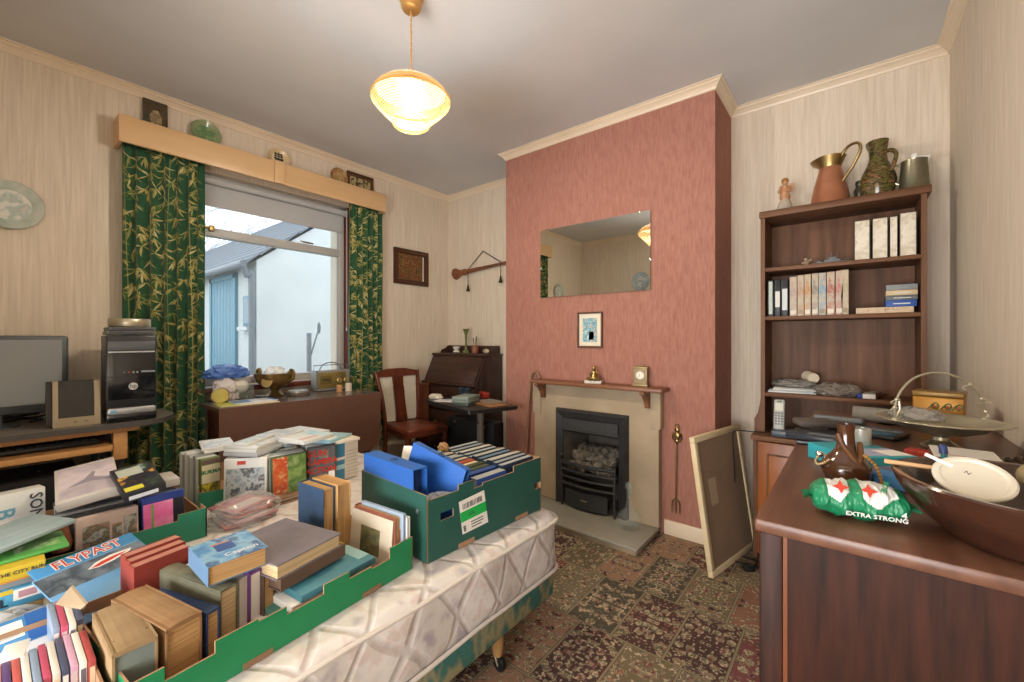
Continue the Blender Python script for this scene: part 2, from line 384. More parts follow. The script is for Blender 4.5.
p = at(309, 356, x=-5.0)
t = thing('garden_post', 'grey metal garden post with an angled arm outside the window', 'post')
MB().bb(p.x-.02, p.x+.02, p.y-.022, p.y+.022, -.12, at(309, 333, x=-5.0).z, pipe, .004).build('pole', t)
a, b = at(311, 355, x=-4.98), at(319, 328, x=-4.98)
MB().tube([a, b], .009, pipe, 8).ball(b, (.02, .02, .07), pipe).build('arm', t)
tw = mat('bare_twig', 'a3a7ad', .9); tb = MB()
def branch(p, d, L, r, k):
    q = p+d*L; tb.tube([p, (p+q)/2+V((0, random.uniform(-.1, .1)*L, 0)), q], [r, r*.85, r*.7], tw, 5)
    if k:
        for _ in range(3): branch(q, (d+V((random.uniform(-.5, .5), random.uniform(-.8, .8), random.uniform(-.3, .5)))).normalized(), L*random.uniform(.62, .8), r*.62, k-1)
branch(V((-24, 6.2, -.12)), V((0, 0, 1)), 3.4, .11, 7)
tb.build('bare_tree', label='bare winter tree behind the outbuilding roof', cat='tree')

# ---------------------------------------------------------------- pelmet and curtains
pine = wood('pelmet_pine', 'cfa878', 'dab588', 2, 1, rough=.35)
t = thing('window_pelmet', 'long pale pine pelmet box above the window', 'pelmet')
PX, PZ0, PZ1, PY0, PY1 = -3.02, 2.2, 2.345, .444, 2.087
MB().bb(PX-.018, PX, PY0, PY1, PZ0, PZ1, pine, .003).bb(XL, PX-.018, PY0, PY0+.016, PZ0, PZ1, pine).bb(XL, PX-.018, PY1-.016, PY1, PZ0, PZ1, pine).build('fascia', t)
MB().bb(XL, PX-.018, PY0+.016, PY1-.016, PZ1-.016, PZ1, pine).build('top_board', t)
a = at(279.5, 170, x=PX)
MB().bb(PX, PX+.014, a.y-.035, a.y+.035, PZ0, PZ1+.004, pine, .005).build('centre_block', t)
green = mat('curtain_green', '1f4b2e', .85, '285838', scale=30, sheen=.2)
leafs = [mat('bamboo_leaf_yellow', 'b3a260', .85), mat('bamboo_leaf_olive', '8a8a50', .85), mat('bamboo_leaf_pale', 'c8bb86', .85), mat('bamboo_leaf_dark', '4d6b34', .85)]
def curtain(label, y0, y1, folds, seed, xc=-3.095, z0=.3, z1=2.235):
    R = random.Random(seed); ph = R.uniform(0, 6); W = y1-y0
    def base(s, z):
        f = (z-z0)/(z1-z0)
        am = .016+.012*(1-f)
        a = 2*PI*folds*(s+.03*math.sin(5*s+ph))+.5*math.sin(2.2*f+3*s)
        return V((xc+am*math.sin(a)+.006*math.sin(7*s+9*f), y0+W*s+.008*math.cos(a)*1.2, z))
    mb = MB()
    nu, nv = folds*14, 44
    mb.grid(lambda u, v: base(u, z0+(z1-z0)*v), nu, nv, green)
    th = -.003
    mb.grid(lambda u, v: base(1-u, z0+(z1-z0)*v)+V((th, 0, 0)), nu, nv, green)
    def on(s, z):
        p = base(s, z); a = base(s+.004, z)-base(s-.004, z); n = V((a.y, -a.x, 0)).normalized()
        return p+n*.0016
    L = W*1.5                      # cloth width along the folds
    def strip(pts, wds, m):        # ribbon on the cloth: pts in (metres along cloth, z)
        vs = []; fs = []
        for i, (p, w) in enumerate(zip(pts, wds)):
            a = pts[max(i-1, 0)]; b = pts[min(i+1, len(pts)-1)]; dx, dz = b[0]-a[0], b[1]-a[1]; l = math.hypot(dx, dz) or 1
            for sg in (-1, 1):
                s = min(.995, max(.005, (p[0]-sg*dz/l*w)/L)); z = min(z1-.004, max(z0+.004, p[1]+sg*dx/l*w)); vs.append(on(s, z))
            if i: fs.append([2*i-2, 2*i, 2*i+1, 2*i-1])
        mb.add(vs, fs, m)
    k = max(4, int(L/.062))
    for c in range(k):
        x = (c+.5+R.uniform(-.2, .2))*L/k; z = z0
        stem = leafs[R.choice((0, 1, 2))]
        pts = [(x+.012*math.sin(2.5*i*.1+c*2), z0+i*.1) for i in range(int((z1-z0)/.1)+1)]
        strip(pts, [.0016]*len(pts), stem) if c % 2 == 0 else None
        zz = z0+R.uniform(0, .05)
        while zz < z1-.02:
            sd = R.choice((-1, 1)); bx = x+.012*math.sin(2.5*(zz-z0)+c*2)
            cx, cz = bx+sd*R.uniform(.01, .045), zz+R.uniform(.0, .04)
            strip([(bx, zz), (cx, cz)], [.0012, .0009], stem)
            for q in range(R.randint(5, 9)):
                an = R.uniform(-PI*.85, -PI*.1) if R.random() < .7 else R.uniform(0, 2*PI)
                ln = R.uniform(.03, .07); w = R.uniform(.003, .0054); cv = R.uniform(-.25, .25)
                pts = []; px, pz = cx, cz
                for i in range(6):
                    pts.append((px, pz)); an2 = an+cv*i/3; px += math.cos(an2)*ln/5; pz += math.sin(an2)*ln/5
                strip(pts, [w*j for j in (.15, .75, 1, .85, .5, .05)], leafs[R.choice((0, 0, 1, 1, 2, 3))])
            zz += R.uniform(.04, .07)
    return mb.build('curtain', label=label, cat='curtain', group='window curtains')
curtain('green bamboo-print curtain hanging beside the computer tower', .468, .838, 7, 3)
curtain('green bamboo-print curtain hanging between the window and the small flower painting', 1.788, 2.088, 6, 11)

# ---------------------------------------------------------------- pendant lamp
gold = mat('gold_anodised', 'c9995a', .35, metal=.6)
t = thing('pendant_lamp', 'lit amber glass pendant lamp hanging from the ceiling', 'lamp', TR((-1.43, 1.11, 0)))
MB().lathe([(.03, 2.513), (.036, 2.516), (.042, 2.53), (.042, 2.55), (.05, 2.558), (.05, ZC)], gold, 28).build('ceiling_rose', t)
cd = MB()
for s in (0, PI): cd.tube([(.003*math.cos(i*.9+s), .003*math.sin(i*.9+s), 2.265+i*.0072) for i in range(36)], .0022, mat('gold_flex', 'c79c66', .5), 6)
cd.build('flex', t)
MB().lathe([(.006, 2.272), (.009, 2.27), (.012, 2.255), (.022, 2.237), (.03, 2.232), (.03, 2.222)], mat('peach_cap', 'd9b183', .4), 24).build('cap', t)
def shade_mat(name, col, trc, frac, tl=.6):
    m, tt, b = nt(name); setn(b, .2, spec=.6); b.inputs['Base Color'].default_value = lin(col)
    tr = N(tt, 'BsdfTransparent'); tr.inputs[0].default_value = lin(trc); ts = N(tt, 'BsdfTranslucent'); ts.inputs[0].default_value = lin(col)
    m1 = N(tt, 'MixShader'); m1.inputs[0].default_value = tl; m2 = N(tt, 'MixShader'); m2.inputs[0].default_value = frac
    tt.links.new(b.outputs[0], m1.inputs[1]); tt.links.new(ts.outputs[0], m1.inputs[2]); tt.links.new(m1.outputs[0], m2.inputs[1]); tt.links.new(tr.outputs[0], m2.inputs[2])
    tt.links.new(m2.outputs[0], tt.nodes['Material Output'].inputs[0]); return m
sh = MB().lathe([(.028, 2.226), (.05, 2.223), (.075, 2.216), (.1, 2.205), (.125, 2.19), (.142, 2.176)], shade_mat('peach_dome_glass', '5c4a3a', 'f4ece4', .1, .22), 48, caps=False)
sh.lathe([(.142, 2.176), (.155, 2.161), (.163, 2.148), (.161, 2.138)], shade_mat('amber_band_glass', '3c2c16', 'd8b078', .2, .25), 48, caps=False)
rib = []
for i in range(15):
    f = i/14; r = .160-(.085*f**1.15); z = 2.138-.088*f
    rib += [(r, z), (r-.0015, z-.0035)]
for i in range(13):
    f = (i+.5)/13.5; r = .1608-(.085*f**1.15); sh.tube([(r*math.cos(a*PI/28), r*math.sin(a*PI/28), 2.137-.088*f) for a in range(56)], .0017, shade_mat('glass_rib', '6e5a3c', 'fff9f0', .15, .3) if i == 0 else bpy.data.materials['glass_rib'], 6, closed=True)
sh.lathe(rib, shade_mat('ribbed_amber_glass', '4a3c28', 'fff9f0', .82, .4), 48, caps=False)
sh.lathe([(.074, 2.049), (.078, 2.045), (.076, 2.038), (.066, 2.03), (.06, 2.028), (.05, 2.024), (.03, 2.02), (.001, 2.018)], shade_mat('amber_knob_glass', '3c2c16', 'f2e0bc', .5, .25), 40, caps=False)
sh.build('glass_shade', t)
mb_, tt, b_ = nt('bulb_glow'); setn(b_, .4, emit='ffe3bd', es=14); b_.inputs['Base Color'].default_value = (1, 1, 1, 1)
MB().lathe([(.014, 2.21), (.016, 2.19), (.028, 2.17), (.035, 2.145), (.032, 2.12), (.02, 2.105), (.001, 2.101)], mb_, 24).build('bulb', t)
MB().lathe([(.016, 2.205), (.018, 2.205), (.018, 2.24), (.01, 2.24)], white, 16).build('bulb_holder', t)
# ================================================================ fireplace and the chimney wall
stone = mat('pale_stone', 'b09d83', .8, '978770', scale=4, bump=.1, bscale=60, pos=(.35, .75))
slab = mat('hearth_slab', '8e8a7e', .7, '9d998c', scale=6, bump=.05)
oak = wood('mantel_oak', '6e4630', '8a5c40', 5, 0, .4)
HZ = .045
t = thing('fire_surround', 'pale stone fire surround with brown wooden mantel shelf', 'fireplace', TR((0, 0, 0)))
SX0, SX1, SY = -1.775, -.885, 2.468
mb = MB()
for q in ((SX0, -1.55, SY, YC, HZ, .835), (-1.105, SX1, SY, YC, HZ, .835), (-1.55, -1.105, SY, YC, .62, .835)): mb.bb(*q, stone)
mb.bb(SX0-.012, -1.72, SY-.006, SY, .62, .835, stone, .003).bb(-.935, SX1+.012, SY-.006, YC, .62, .835, stone, .003)
mb.build('stone_slab', t)
MB().bb(-1.765, -.838, 2.385, YC, .842, .866, oak, .005).build('mantel_shelf', t)
for x in (-1.69, -.945):
    MB().prism([(0, 0), (-.10, 0), (-.10, -.012), (-.06, -.03), (-.035, -.06), (-.02, -.10), (0, -.10)], -.014, .014, oak, Matrix(((0, 0, 1, x), (1, 0, 0, SY-.006), (0, 1, 0, .842), (0, 0, 0, 1)))).build('corbel', t)
h = thing('hearth', 'low grey stone hearth on the carpet before the gas fire', 'hearth')
MB().bb(-1.80, -.882, 2.145, 2.467, .028, HZ, slab, .004).build('hearth_top', h)
MB().bb(-1.785, -.895, 2.158, 2.467, 0, .028, stone, .002).build('hearth_base', h)
# gas fire
f = thing('gas_fire', 'black iron gas fire with coals set in the stone surround', 'fireplace')
IX0, IX1, IZ0, IZ1, IY = -1.59, -1.065, .048, .682, 2.432
mb = MB()
def bezel(x0, x1, z0, z1, wd, y0, y1, m, mb):
    o = [(x0, z0), (x1, z0), (x1, z1), (x0, z1)]; i = [(x0+wd, z0), (x1-wd, z0), (x1-wd, z1-wd), (x0+wd, z1-wd)]
    mid = [((a[0]*.75+b[0]*.25), (a[1]*.75+b[1]*.25)) for a, b in zip(o, i)]
    vs = [(p[0], y1, p[1]) for p in o]+[(p[0], y0, p[1]) for p in mid]+[(p[0], y0+.02, p[1]) for p in i]+[(p[0], y1, p[1]) for p in i]
    fs = [[r*4+k, r*4+(k+1) % 4, r*4+4+(k+1) % 4, r*4+4+k] for r in range(3) for k in (1, 2, 3)]
    return mb.add(vs, fs, m)
bezel(IX0, IX1, IZ0, IZ1, .062, IY, 2.466, blackm, mb); mb.build('bezel', f)
dark = mat('firebox_black', '2c2926', .9, '3a3632', scale=8)
mb = MB()
fx0, fx1, fz1 = IX0+.062, IX1-.062, IZ1-.062
mb.add([(fx0, IY+.03, IZ0), (fx1, IY+.03, IZ0), (fx1, IY+.03, fz1), (fx0, IY+.03, fz1), (fx0+.05, 2.72, IZ0), (fx1-.05, 2.72, IZ0), (fx1-.05, 2.72, fz1), (fx0+.05, 2.72, fz1)],
   [[0, 4, 7, 3], [4, 5, 6, 7], [1, 2, 6, 5], [3, 7, 6, 2], [0, 1, 5, 4]], mat('firebox_grey', '5a5650', .9, '75706a', scale=10))
mb.build('firebox', f)
MB().add([(fx0, IY+.012, fz1), (fx1, IY+.012, fz1), (fx1, IY-.005, fz1-.075), (fx0, IY-.005, fz1-.075), (fx1, IY+.02, fz1-.09), (fx0, IY+.02, fz1-.09)], [[0, 1, 2, 3][::-1], [3, 2, 4, 5][::-1]], blackm).build('hood', f)
for i, z in enumerate((.335, .29, .245, .20)):
    MB().tube([(fx0+.01+(fx1-fx0-.02)*k/12, IY-.012-.03*math.sin(PI*k/12), z) for k in range(13)], [.009 if i else .013]*13, blackm, 8).build('grate_bar', f)
for x in (fx0+.012, fx1-.012):
    MB().tube([(x, IY-.012, IZ0), (x, IY-.012, .36)], .009, blackm, 8).ball((x, IY-.012, .375), .014, blackm).build('grate_post', f)
mb = MB(); mb.grid(lambda u, v: V((fx0+.04+(fx1-fx0-.10)*u, IY-.015-.028*math.sin(PI*u), IZ0+.012+.105*v)), 12, 2, blackm)
mb.grid(lambda u, v: V((fx0+.04+(fx1-fx0-.10)*(1-u), IY-.010-.028*math.sin(PI*u), IZ0+.012+.105*v)), 12, 2, blackm)
mb.bb(fx0+.04, fx1-.06, IY-.02, IY+.06, IZ0+.112, IZ0+.118, blackm).bb(-1.36, -1.31, IY-.048, IY-.04, .115, .124, chrome)
mb.build('ash_plate', f)
MB().bb(fx0+.012, fx1-.012, IY, 2.70, .255, .27, dark).build('coal_tray', f)
coalm = mat('grey_coal', '3f3c38', .9, '8c847b', scale=34, bump=.5)
R = random.Random(4)
def rock(r, sd):
    bm = bmesh.new(); bmesh.ops.create_icosphere(bm, subdivisions=2, radius=r)
    for q in bm.verts: q.co *= 1+.38*mnoise.noise(q.co*(1.3/r)*.9+V((sd, 0, 0)))
    vs = [q.co.copy() for q in bm.verts]; fs = [[a.index for a in p.verts] for p in bm.faces]; bm.free(); return vs, fs
for k in range(24):
    row = k % 3; x = fx0+.05+(fx1-fx0-.1)*((k//3)+.5+R.uniform(-.2, .2))/8
    y = 2.475+.055*row; z = .298+.046*row+R.uniform(0, .02)
    vs, fs = rock(R.uniform(.032, .043), k*3.1)
    MB().add(vs, fs, coalm, False, TR((x, y, z), R.uniform(0, 6), R.uniform(0, 6))).build('coal', f)

# mirror, print, mantel ornaments
mirr, tt, b = nt('mirror_glass'); setn(b, .015, metal=1); b.inputs['Base Color'].default_value = lin('dfe2dd')
t = thing('wall_mirror', 'frameless rectangular mirror on the red chimney breast', 'mirror')
MB().bb(-1.758, -.952, 2.514, 2.520, 1.447, 1.929, mirr).build('glass_plate', t)
MB().bb(-1.757, -.953, 2.520, YC, 1.448, 1.928, black).build('backing', t)
for x, z in ((-1.758, 1.66), (-.952, 1.63), (-1.70, 1.929), (-1.02, 1.929)):
    MB().box((x, 2.513, z), (.014, .006, .014), chrome, bev=.002).build('clip', t)
def picture(name, label, M, w, h, fw, fm, parts, depth=.018, group=None, mount=None, cat='picture'):
    """framed picture, drawn on local xy, facing local +z"""
    t = thing(name, label, cat, M, group)
    mb = MB()
    for (x0, x1, y0, y1) in ((-w/2, w/2, h/2-fw, h/2), (-w/2, w/2, -h/2, -h/2+fw), (-w/2, -w/2+fw, -h/2+fw, h/2-fw), (w/2-fw, w/2, -h/2+fw, h/2-fw)): mb.bb(x0, x1, y0, y1, 0, depth, fm, .003)
    mb.build('frame', t)
    mb = MB(); mb.bb(-w/2+fw*.8, w/2-fw*.8, -h/2+fw*.8, h/2-fw*.8, .002, .006, mount or parts[0][4])
    for x0, x1, y0, y1, m in parts: mb.bb(x0*w/2, x1*w/2, y0*h/2, y1*h/2, .006, .0072, m)
    mb.build('picture_sheet', t); return t
MY = Matrix(((1,0,0,0),(0,0,-1,0),(0,1,0,0),(0,0,0,1)))       # faces -y
MX = Matrix(((0,0,1,0),(1,0,0,0),(0,1,0,0),(0,0,0,1)))        # faces +x
def wallY(x, z, y): return Matrix.Translation((x, y, z)) @ MY
def wallX(y, z, x, lean=0): return Matrix.Translation((x, y, z)) @ Matrix.Rotation(lean, 4, 'Y') @ MX
bluep_ = art('blue_print_art', ['e8e4d2', '9fc4c8', '5b93a8', 'c9c7b8', '3f6f8c'], 40)
picture('framed_print', 'small brown-framed blue print hanging below the mirror', wallY(-1.361, 1.211, YC), .184, .236, .011, wood('print_frame_wood', '4a2c1e', '633c28', 6, 0),
        [(-.60, .55, -.68, .66, bluep_), (-.1, .3, -.55, -.1, art('deep_blue_art', ['2f6f98', '5f9ab5', '2a5a80'], 60))], mount=mat('cream_mount', 'ddd5c0', .7))
stick = wood('walking_stick_wood', '7a5a44', '93705a', 4, 2)
p0 = at(525, 470, y=2.47); base = V((-1.87, 2.40, .0))
top = at(531, 378, y=2.50)
pts = bez([base, base*.5+top*.5, top, top+V((.008, 0, .025)), top+V((.035, 0, .045)), top+V((.065, 0, .03)), top+V((.075, 0, .0))], 36)
t = thing('walking_stick', 'wooden crook-handled walking stick leaning beside the fire surround', 'walking stick')
MB().tube(pts, [.0095]*len(pts), stick, 10).build('shaft', t)
MB().tube([base+V((0, 0, 0)), base+(top-base)*.03], .011, black, 10).build('ferrule', t)
# figurine
p = at(594, 380.5, y=2.445); p.z = .866
t = thing('brass_figurine', 'seated brass figurine on white marble base on the mantel', 'figurine', TR(p, .2, s=1.22))
MB().box((0, 0, .008), (.09, .05, .016), mat('white_marble', 'd8d2c6', .3, 'bdb6a8', scale=20), bev=.003).build('base', t)
fig = MB()
fig.lathe([(.001, .016), (.022, .018), (.024, .028), (.018, .04), (.014, .05), (.016, .058), (.013, .066), (.006, .07)], brass, 16).ball((0, 0, .08), (.010, .010, .012), brass)
for sx in (-1, 1):
    fig.tube([(sx*.014, 0, .062), (sx*.024, -.006, .05), (sx*.014, -.02, .042)], [.005, .0045, .004], brass, 8)
    fig.tube([(sx*.01, -.004, .026), (sx*.026, -.022, .026), (sx*.008, -.034, .02)], [.009, .008, .005], brass, 8)
fig.build('body', t)
# carriage clock
p = at(641, 386, z=.866)
t = thing('carriage_clock', 'small square brass clock standing on the mantel', 'clock', TR(p, .12))
brs = mat('satin_brass', '9c8a66', .5, metal=.5)
MB().box((0, 0, .006), (.088, .05, .012), brs, bev=.002).box((0, 0, .06), (.08, .044, .098), brs, bev=.004).box((0, 0, .112), (.088, .05, .01), brs, bev=.002).build('case', t)
fc = MB().box((0, -.0225, .062), (.064, .002, .074), mat('dull_gilt', '8d7d5c', .5)).lathe([(.024, 0), (.024, .0015)], mat('clock_ivory', 'e4dcc8', .4), 28, Matrix.Translation((0, -.0235, .066)) @ MY)
for a, l in ((.4, .014), (2.4, .02)): fc.box((0, l/2, .002), (.0016, l, .0006), black, Matrix.Translation((0, -.0235, .066)) @ MY @ Matrix.Rotation(a, 4, 'Z'))
for k in range(12): fc.box((0, .020, .002), (.0012, .004, .0005), black, Matrix.Translation((0, -.0235, .066)) @ MY @ Matrix.Rotation(k*PI/6, 4, 'Z'))
fc.build('dial', t)
MB().tube([(-.022, 0, .117), (-.02, 0, .126), (.02, 0, .126), (.022, 0, .117)], .0025, brs, 8).build('handle', t)
# decanter on the hearth
cg = clear('decanter_glass', 'fdfefe', .045, .04, 'e4e8e4')
p = at(635, 523, z=HZ); 
t = thing('glass_decanter', 'clear round glass decanter with stopper on the hearth', 'decanter', TR((p.x, 2.36, HZ)))
MB().lathe([(.04, 0), (.058, .004), (.07, .03), (.072, .05), (.066, .075), (.045, .10), (.026, .118), (.017, .135), (.014, .19), (.016, .2), (.022, .204), (.019, .204), (.012, .198), (.011, .14), (.022, .118), (.04, .10), (.062, .072), (.067, .05), (.065, .03), (.05, .008), (.001, .006)], cg, 32).build('bottle', t)
MB().lathe([(.009, .185), (.011, .205), (.013, .21), (.010, .216), (.02, .232), (.023, .246), (.018, .262), (.006, .272), (.001, .273)], clear('stopper_glass', 'f6faf8', .15, .04, 'd2dcd8'), 20).build('stopper', t)
# toasting fork on the wall
p = at(677, 428, y=2.515)
t = thing('toasting_fork', 'long brass toasting fork hanging on the red wall', 'toasting fork', TR(p, .0, 0, .015))
z1 = at(677, 513, y=2.515).z-p.z
MB().tube([(0, 0, -.09), (0, 0, z1+.075)], .0045, brass, 8).build('shaft', t)
hd = MB().ball((0, 0, -.012), (.014, .008, .017), brass).ball((0, 0, -.045), (.019, .008, .022), brass).ball((0, 0, -.075), (.012, .008, .014), brass).tube([(0.012*math.cos(a*PI/6), 0, .008+.012*math.sin(a*PI/6)) for a in range(12)], .003, brass, 6, closed=True)
hd.tube([(-.022, 0, -.03), (-.026, 0, -.06), (-.012, 0, -.08)], .004, brass, 6).tube([(.022, 0, -.03), (.026, 0, -.06), (.012, 0, -.08)], .004, brass, 6)
hd.build('figure_handle', t)
for sx in (-1, 0, 1): MB().tube(bez([(0, 0, z1+.08), (sx*.018, 0, z1+.065), (sx*.022, 0, z1+.03), (sx*.022, 0, z1)], 12), [.0035]*13 if 0 else .0035, brass, 6).build('prong', t)
# big picture leaning with its back to the room
BL, BR, TL = V((-.523, 2.182, .002)), V((-.418, 2.692, .002)), V((-.618, 2.202, .661))
TL = BL+(TL-BL)
M, w, h = frame(BL, BR, TL)
M.translation = (BL+BR)/2+(TL-BL)*.5
t = thing('leaning_picture', 'large framed picture turned back to front and leaning on the chimney breast', 'picture', M)
fm = mat('bare_cream_frame', 'dccaa4', .6, 'cdb88f', scale=5)
mb = MB(); fw = .03
for q in ((-w/2, w/2, h/2-fw, h/2), (-w/2, w/2, -h/2, -h/2+fw), (-w/2, -w/2+fw, -h/2+fw, h/2-fw), (w/2-fw, w/2, -h/2+fw, h/2-fw)): mb.bb(*q, -.022, .004, fm, .003)
mb.build('frame', t)
MB().bb(-w/2+fw*.7, w/2-fw*.7, -h/2+fw*.7, h/2-fw*.7, -.016, -.003, mat('brown_hardboard', '8e7660', .75, '9c846c', scale=2.5)).build('back_board', t)
MB().bb(-.16, -.09, -.02, .11, -.003, -.002, mat('tan_label', 'b9a487', .7)).build('paper_label', t)
MB().tube(bez([(-w/2+.02, .17, .004), (-.05, .125, .003), (.12, .15, .003), (w/2-.02, .17, .004)], 18), .0016, mat('string', '8a7a62', .9), 6).build('hanging_cord', t)
# cable and plug on the carpet
p = at(748, 570, z=0)
t = thing('power_plug', 'black plug and flex lying on the carpet by the leaning picture', 'plug', TR(p, .6))
MB().box((0, 0, .016), (.052, .048, .032), black, bev=.009).build('body', t)
MB().tube(bez([(.02, 0, .015), (.07, .02, .006), (.08, .09, .005), (-.02, .14, .005), (-.03, .06, .008), (.05, .03, .010), (.08, .10, .005)], 40), .0042, black, 8).build('flex', t)
MB().bb(-.036, -.026, -.004, .004, .012, .02, brass).bb(-.036, -.026, -.016, -.010, .008, .014, brass).bb(-.036, -.026, .010, .016, .008, .014, brass).build('pin', t)

# ================================================================ alcove left of the chimney
horn = wood('horn_wood', '6b3d27', '8a5638', 6, 0, .4)
a, b = at(456, 274, y=2.895), at(505, 263, y=2.895)
t = thing('wooden_horn', 'long slim wooden horn hung on the wall from a cord with tassels', 'horn')
ax = (b-a).normalized(); L = (b-a).length
Mh = Matrix.Translation(a) @ ax.to_track_quat('Z', 'Y').to_matrix().to_4x4()
MB().lathe([(.03, .02), (.052, -.01), (.056, 0), (.05, .012), (.033, .05), (.026, .09), (.030, .11), (.030, .13), (.021, .15), (.017, .3), (.013, L-.02), (.017, L-.01), (.016, L), (.006, L)], horn, 24, Mh).build('tube', t)
cdm = mat('dark_cord', '3d3027', .9)
c0, c1, ap = a+ax*.19+V((0, -.02, .015)), a+ax*(L-.03)+V((0, -.02, .01)), at(483, 251, y=2.905)
MB().tube([c0, ap, c1], .004, cdm, 8).build('hanging_cord', t)
for q, v in ((c0+V((.0, -.006, -.02)), 294), (c1+V((0, -.006, -.01)), 285)):
    e = V((q.x, q.y, up(q, v-8).z)); m_ = MB().tube([q, e], .003, cdm, 6).ball(e, (.009, .009, .011), cdm)
    m_.lathe([(.007, -.002), (.011, -.02), (.019, -.05), (.001, -.05)], cdm, 12, Matrix.Translation(e)); m_.build('tassel', t)
nail = at(483, 250, y=2.91)
flo = art('flower_painting_art', ['2c361c', '4f5226', '7a5228', '5f3020', '94693a', '262c1a', '565a2c'], 22)
p = at(411, 266, x=-3.16)
picture('flower_painting', 'small flower painting in dark wooden frame right of the window', wallX(2.46, 1.807, XL), .385, .32, .042, wood('dark_frame_wood', '3e2418', '55321f', 6, 0, .35),
        [(-.78, .66, -.72, .72, flo), (.69, .75, -.72, .72, whitep)], depth=.024)

# things stood along the pelmet and the wall plate
def plate(name, label, c, r, lean, rim, mid, extra=None, group=None, face=0):
    M = Matrix.Translation(c) @ Matrix.Rotation(lean, 4, 'Y') @ Matrix.Rotation(face, 4, 'Z') @ MX
    t = thing(name, label, 'plate', M, group)
    MB().lathe([(.001, .0), (r*.5, 0), (r*.62, .003), (r*.98, .016), (r, .019), (r*.985, .021), (r*.66, .009), (r*.62, .0075)], rim, 40, caps=False).build('rim', t)
    MB().lathe([(r*.63, .0078), (r*.3, .007), (.001, .007)], mid, 40, caps=False).build('well', t)
    if extra: extra(t, r)
    return t
celadon = mat('celadon_glaze', '8fa08c', .2, 'a8b39c', scale=18); 
plate('wall_plate', 'round grey-green plate hung alone on the wall above the monitor', V((XL+.004, .075, 1.795)), .115, 0, mat('grey_green_glaze', '9aa89c', .2, 'c2c6ba', scale=14),
      art('pale_flower_glaze', ['c6ccc4', 'd8d6cc', 'a9b8b0', 'c9c2b6'], 30, rough=.15))
plate('wall_plate', 'blue-grey plate on the rear wall, seen at the right edge of the mirror', V((-2.24, YR+.004, 1.93)), .125, 0, mat('blue_grey_glaze', '8fa0a8', .2, 'b9c4c6', scale=14), art('blue_flower_glaze', ['c6ccd0', '8fa4b4', 'd8d6cc', '6f8a9c'], 24, rough=.15), face=PI/2)
def onpel(u, vtop, r):      # centre for a disc of radius r stood on the pelmet top
    p = at(u, vtop, x=-3.13); return V((-3.135, p.y, PZ1+r+.001))
y = at(206.5, 128, x=-3.13).y
plate('green_plate', 'green leaf plate standing on the pelmet second from the left', V((-3.150, y, PZ1+.083)), .082, -.12, mat('green_glaze', '77875f', .2, '8f9a74', scale=16), art('green_leaf_glaze', ['7f9a68', '5f8257', '9cae80'], 26, rough=.2))
def ship(t, r):
    k = mat('ship_ink', '2a2622', .6); mb = MB(); Z = .0085
    mb.prism([(-r*.5, r*.05), (r*.5, r*.05), (r*.38, -r*.2), (-r*.35, -r*.2)], Z-.001, Z, k)
    for x, h in ((-.28, .38), (.0, .52), (.27, .38)):
        mb.bb(x*r-.0008, x*r+.0008, r*.05, r*(h+.2), Z-.001, Z, k)
        for j in range(2): mb.prism([(x*r-r*.13, r*.12+j*r*.24), (x*r+r*.13, r*.12+j*r*.24), (x*r+r*.10, r*.32+j*r*.24), (x*r-r*.10, r*.32+j*r*.24)], Z-.001, Z, k)
    mb.build('ship_picture', t)
y = at(279.5, 151, x=-3.13).y
plate('ship_plate', 'small cream plate with black sailing ship above the pelmet centre block', V((-3.150, y, PZ1+.071)), .07, -.1, mat('cream_glaze', 'cbb083', .25, 'd9c39c', scale=12), mat('pale_cream_glaze', 'd8c8a6', .25), ship)
y = at(339.5, 173, x=-3.13).y
plate('brown_plate', 'little brown-flowered plate on the pelmet next to the triple-view frame', V((-3.150, y, PZ1+.073)), .071, -.1, mat('tan_glaze', 'b08a58', .3, '8c6238', scale=40), art('brown_flower_glaze', ['d6c296', '8a6a3a', 'c9ab74', '6b4a2a'], 50))
y0, y1 = at(143, 99, x=-3.14).y, at(168, 110, x=-3.14).y
Mt = Matrix.Translation((-3.155, (y0+y1)/2, PZ1+.093)) @ Matrix.Rotation(-.06, 4, 'Y') @ MX
a_ = (y1-y0)/2
t = MB().bb(-a_, a_, -.09, .09, 0, .012, art('dark_tile_art', ['33302a', '4c4638', '5b4a30', '2b2a28'], 28), .003)
t.prism([(-.02, -.05), (.025, -.05), (.03, 0), (.012, .035), (-.012, .03), (-.028, -.005)], .012, .0135, art('pale_figure_art', ['a8946c', '7c6a4a', 'b8a684'], 40))
t.build('picture_tile', M=Mt, label='dark square picture tile on the pelmet at its curtain end', cat='picture')
y0, y1 = at(348, 172, x=-3.14).y, at(374, 178, x=-3.14).y
w = y1-y0
tri = art('sepia_view_art', ['6b5a38', '3a2e1c', 'b8a878', '8c7a4c'], 40)
picture('triple_frame', 'small brown frame holding three sepia views on the pelmet', Matrix.Translation((-3.16, (y0+y1)/2, PZ1+.078)) @ Matrix.Rotation(-.05, 4, 'Y') @ MX, w, .155, .014, wood('view_frame_wood', '4a2c18', '6b4526', 6, 0),
        [(-.78, -.3, -.55, .55, tri), (-.22, .22, -.55, .55, tri), (.3, .78, -.55, .55, tri)], mount=mat('brown_mount', '5a3d22', .7))
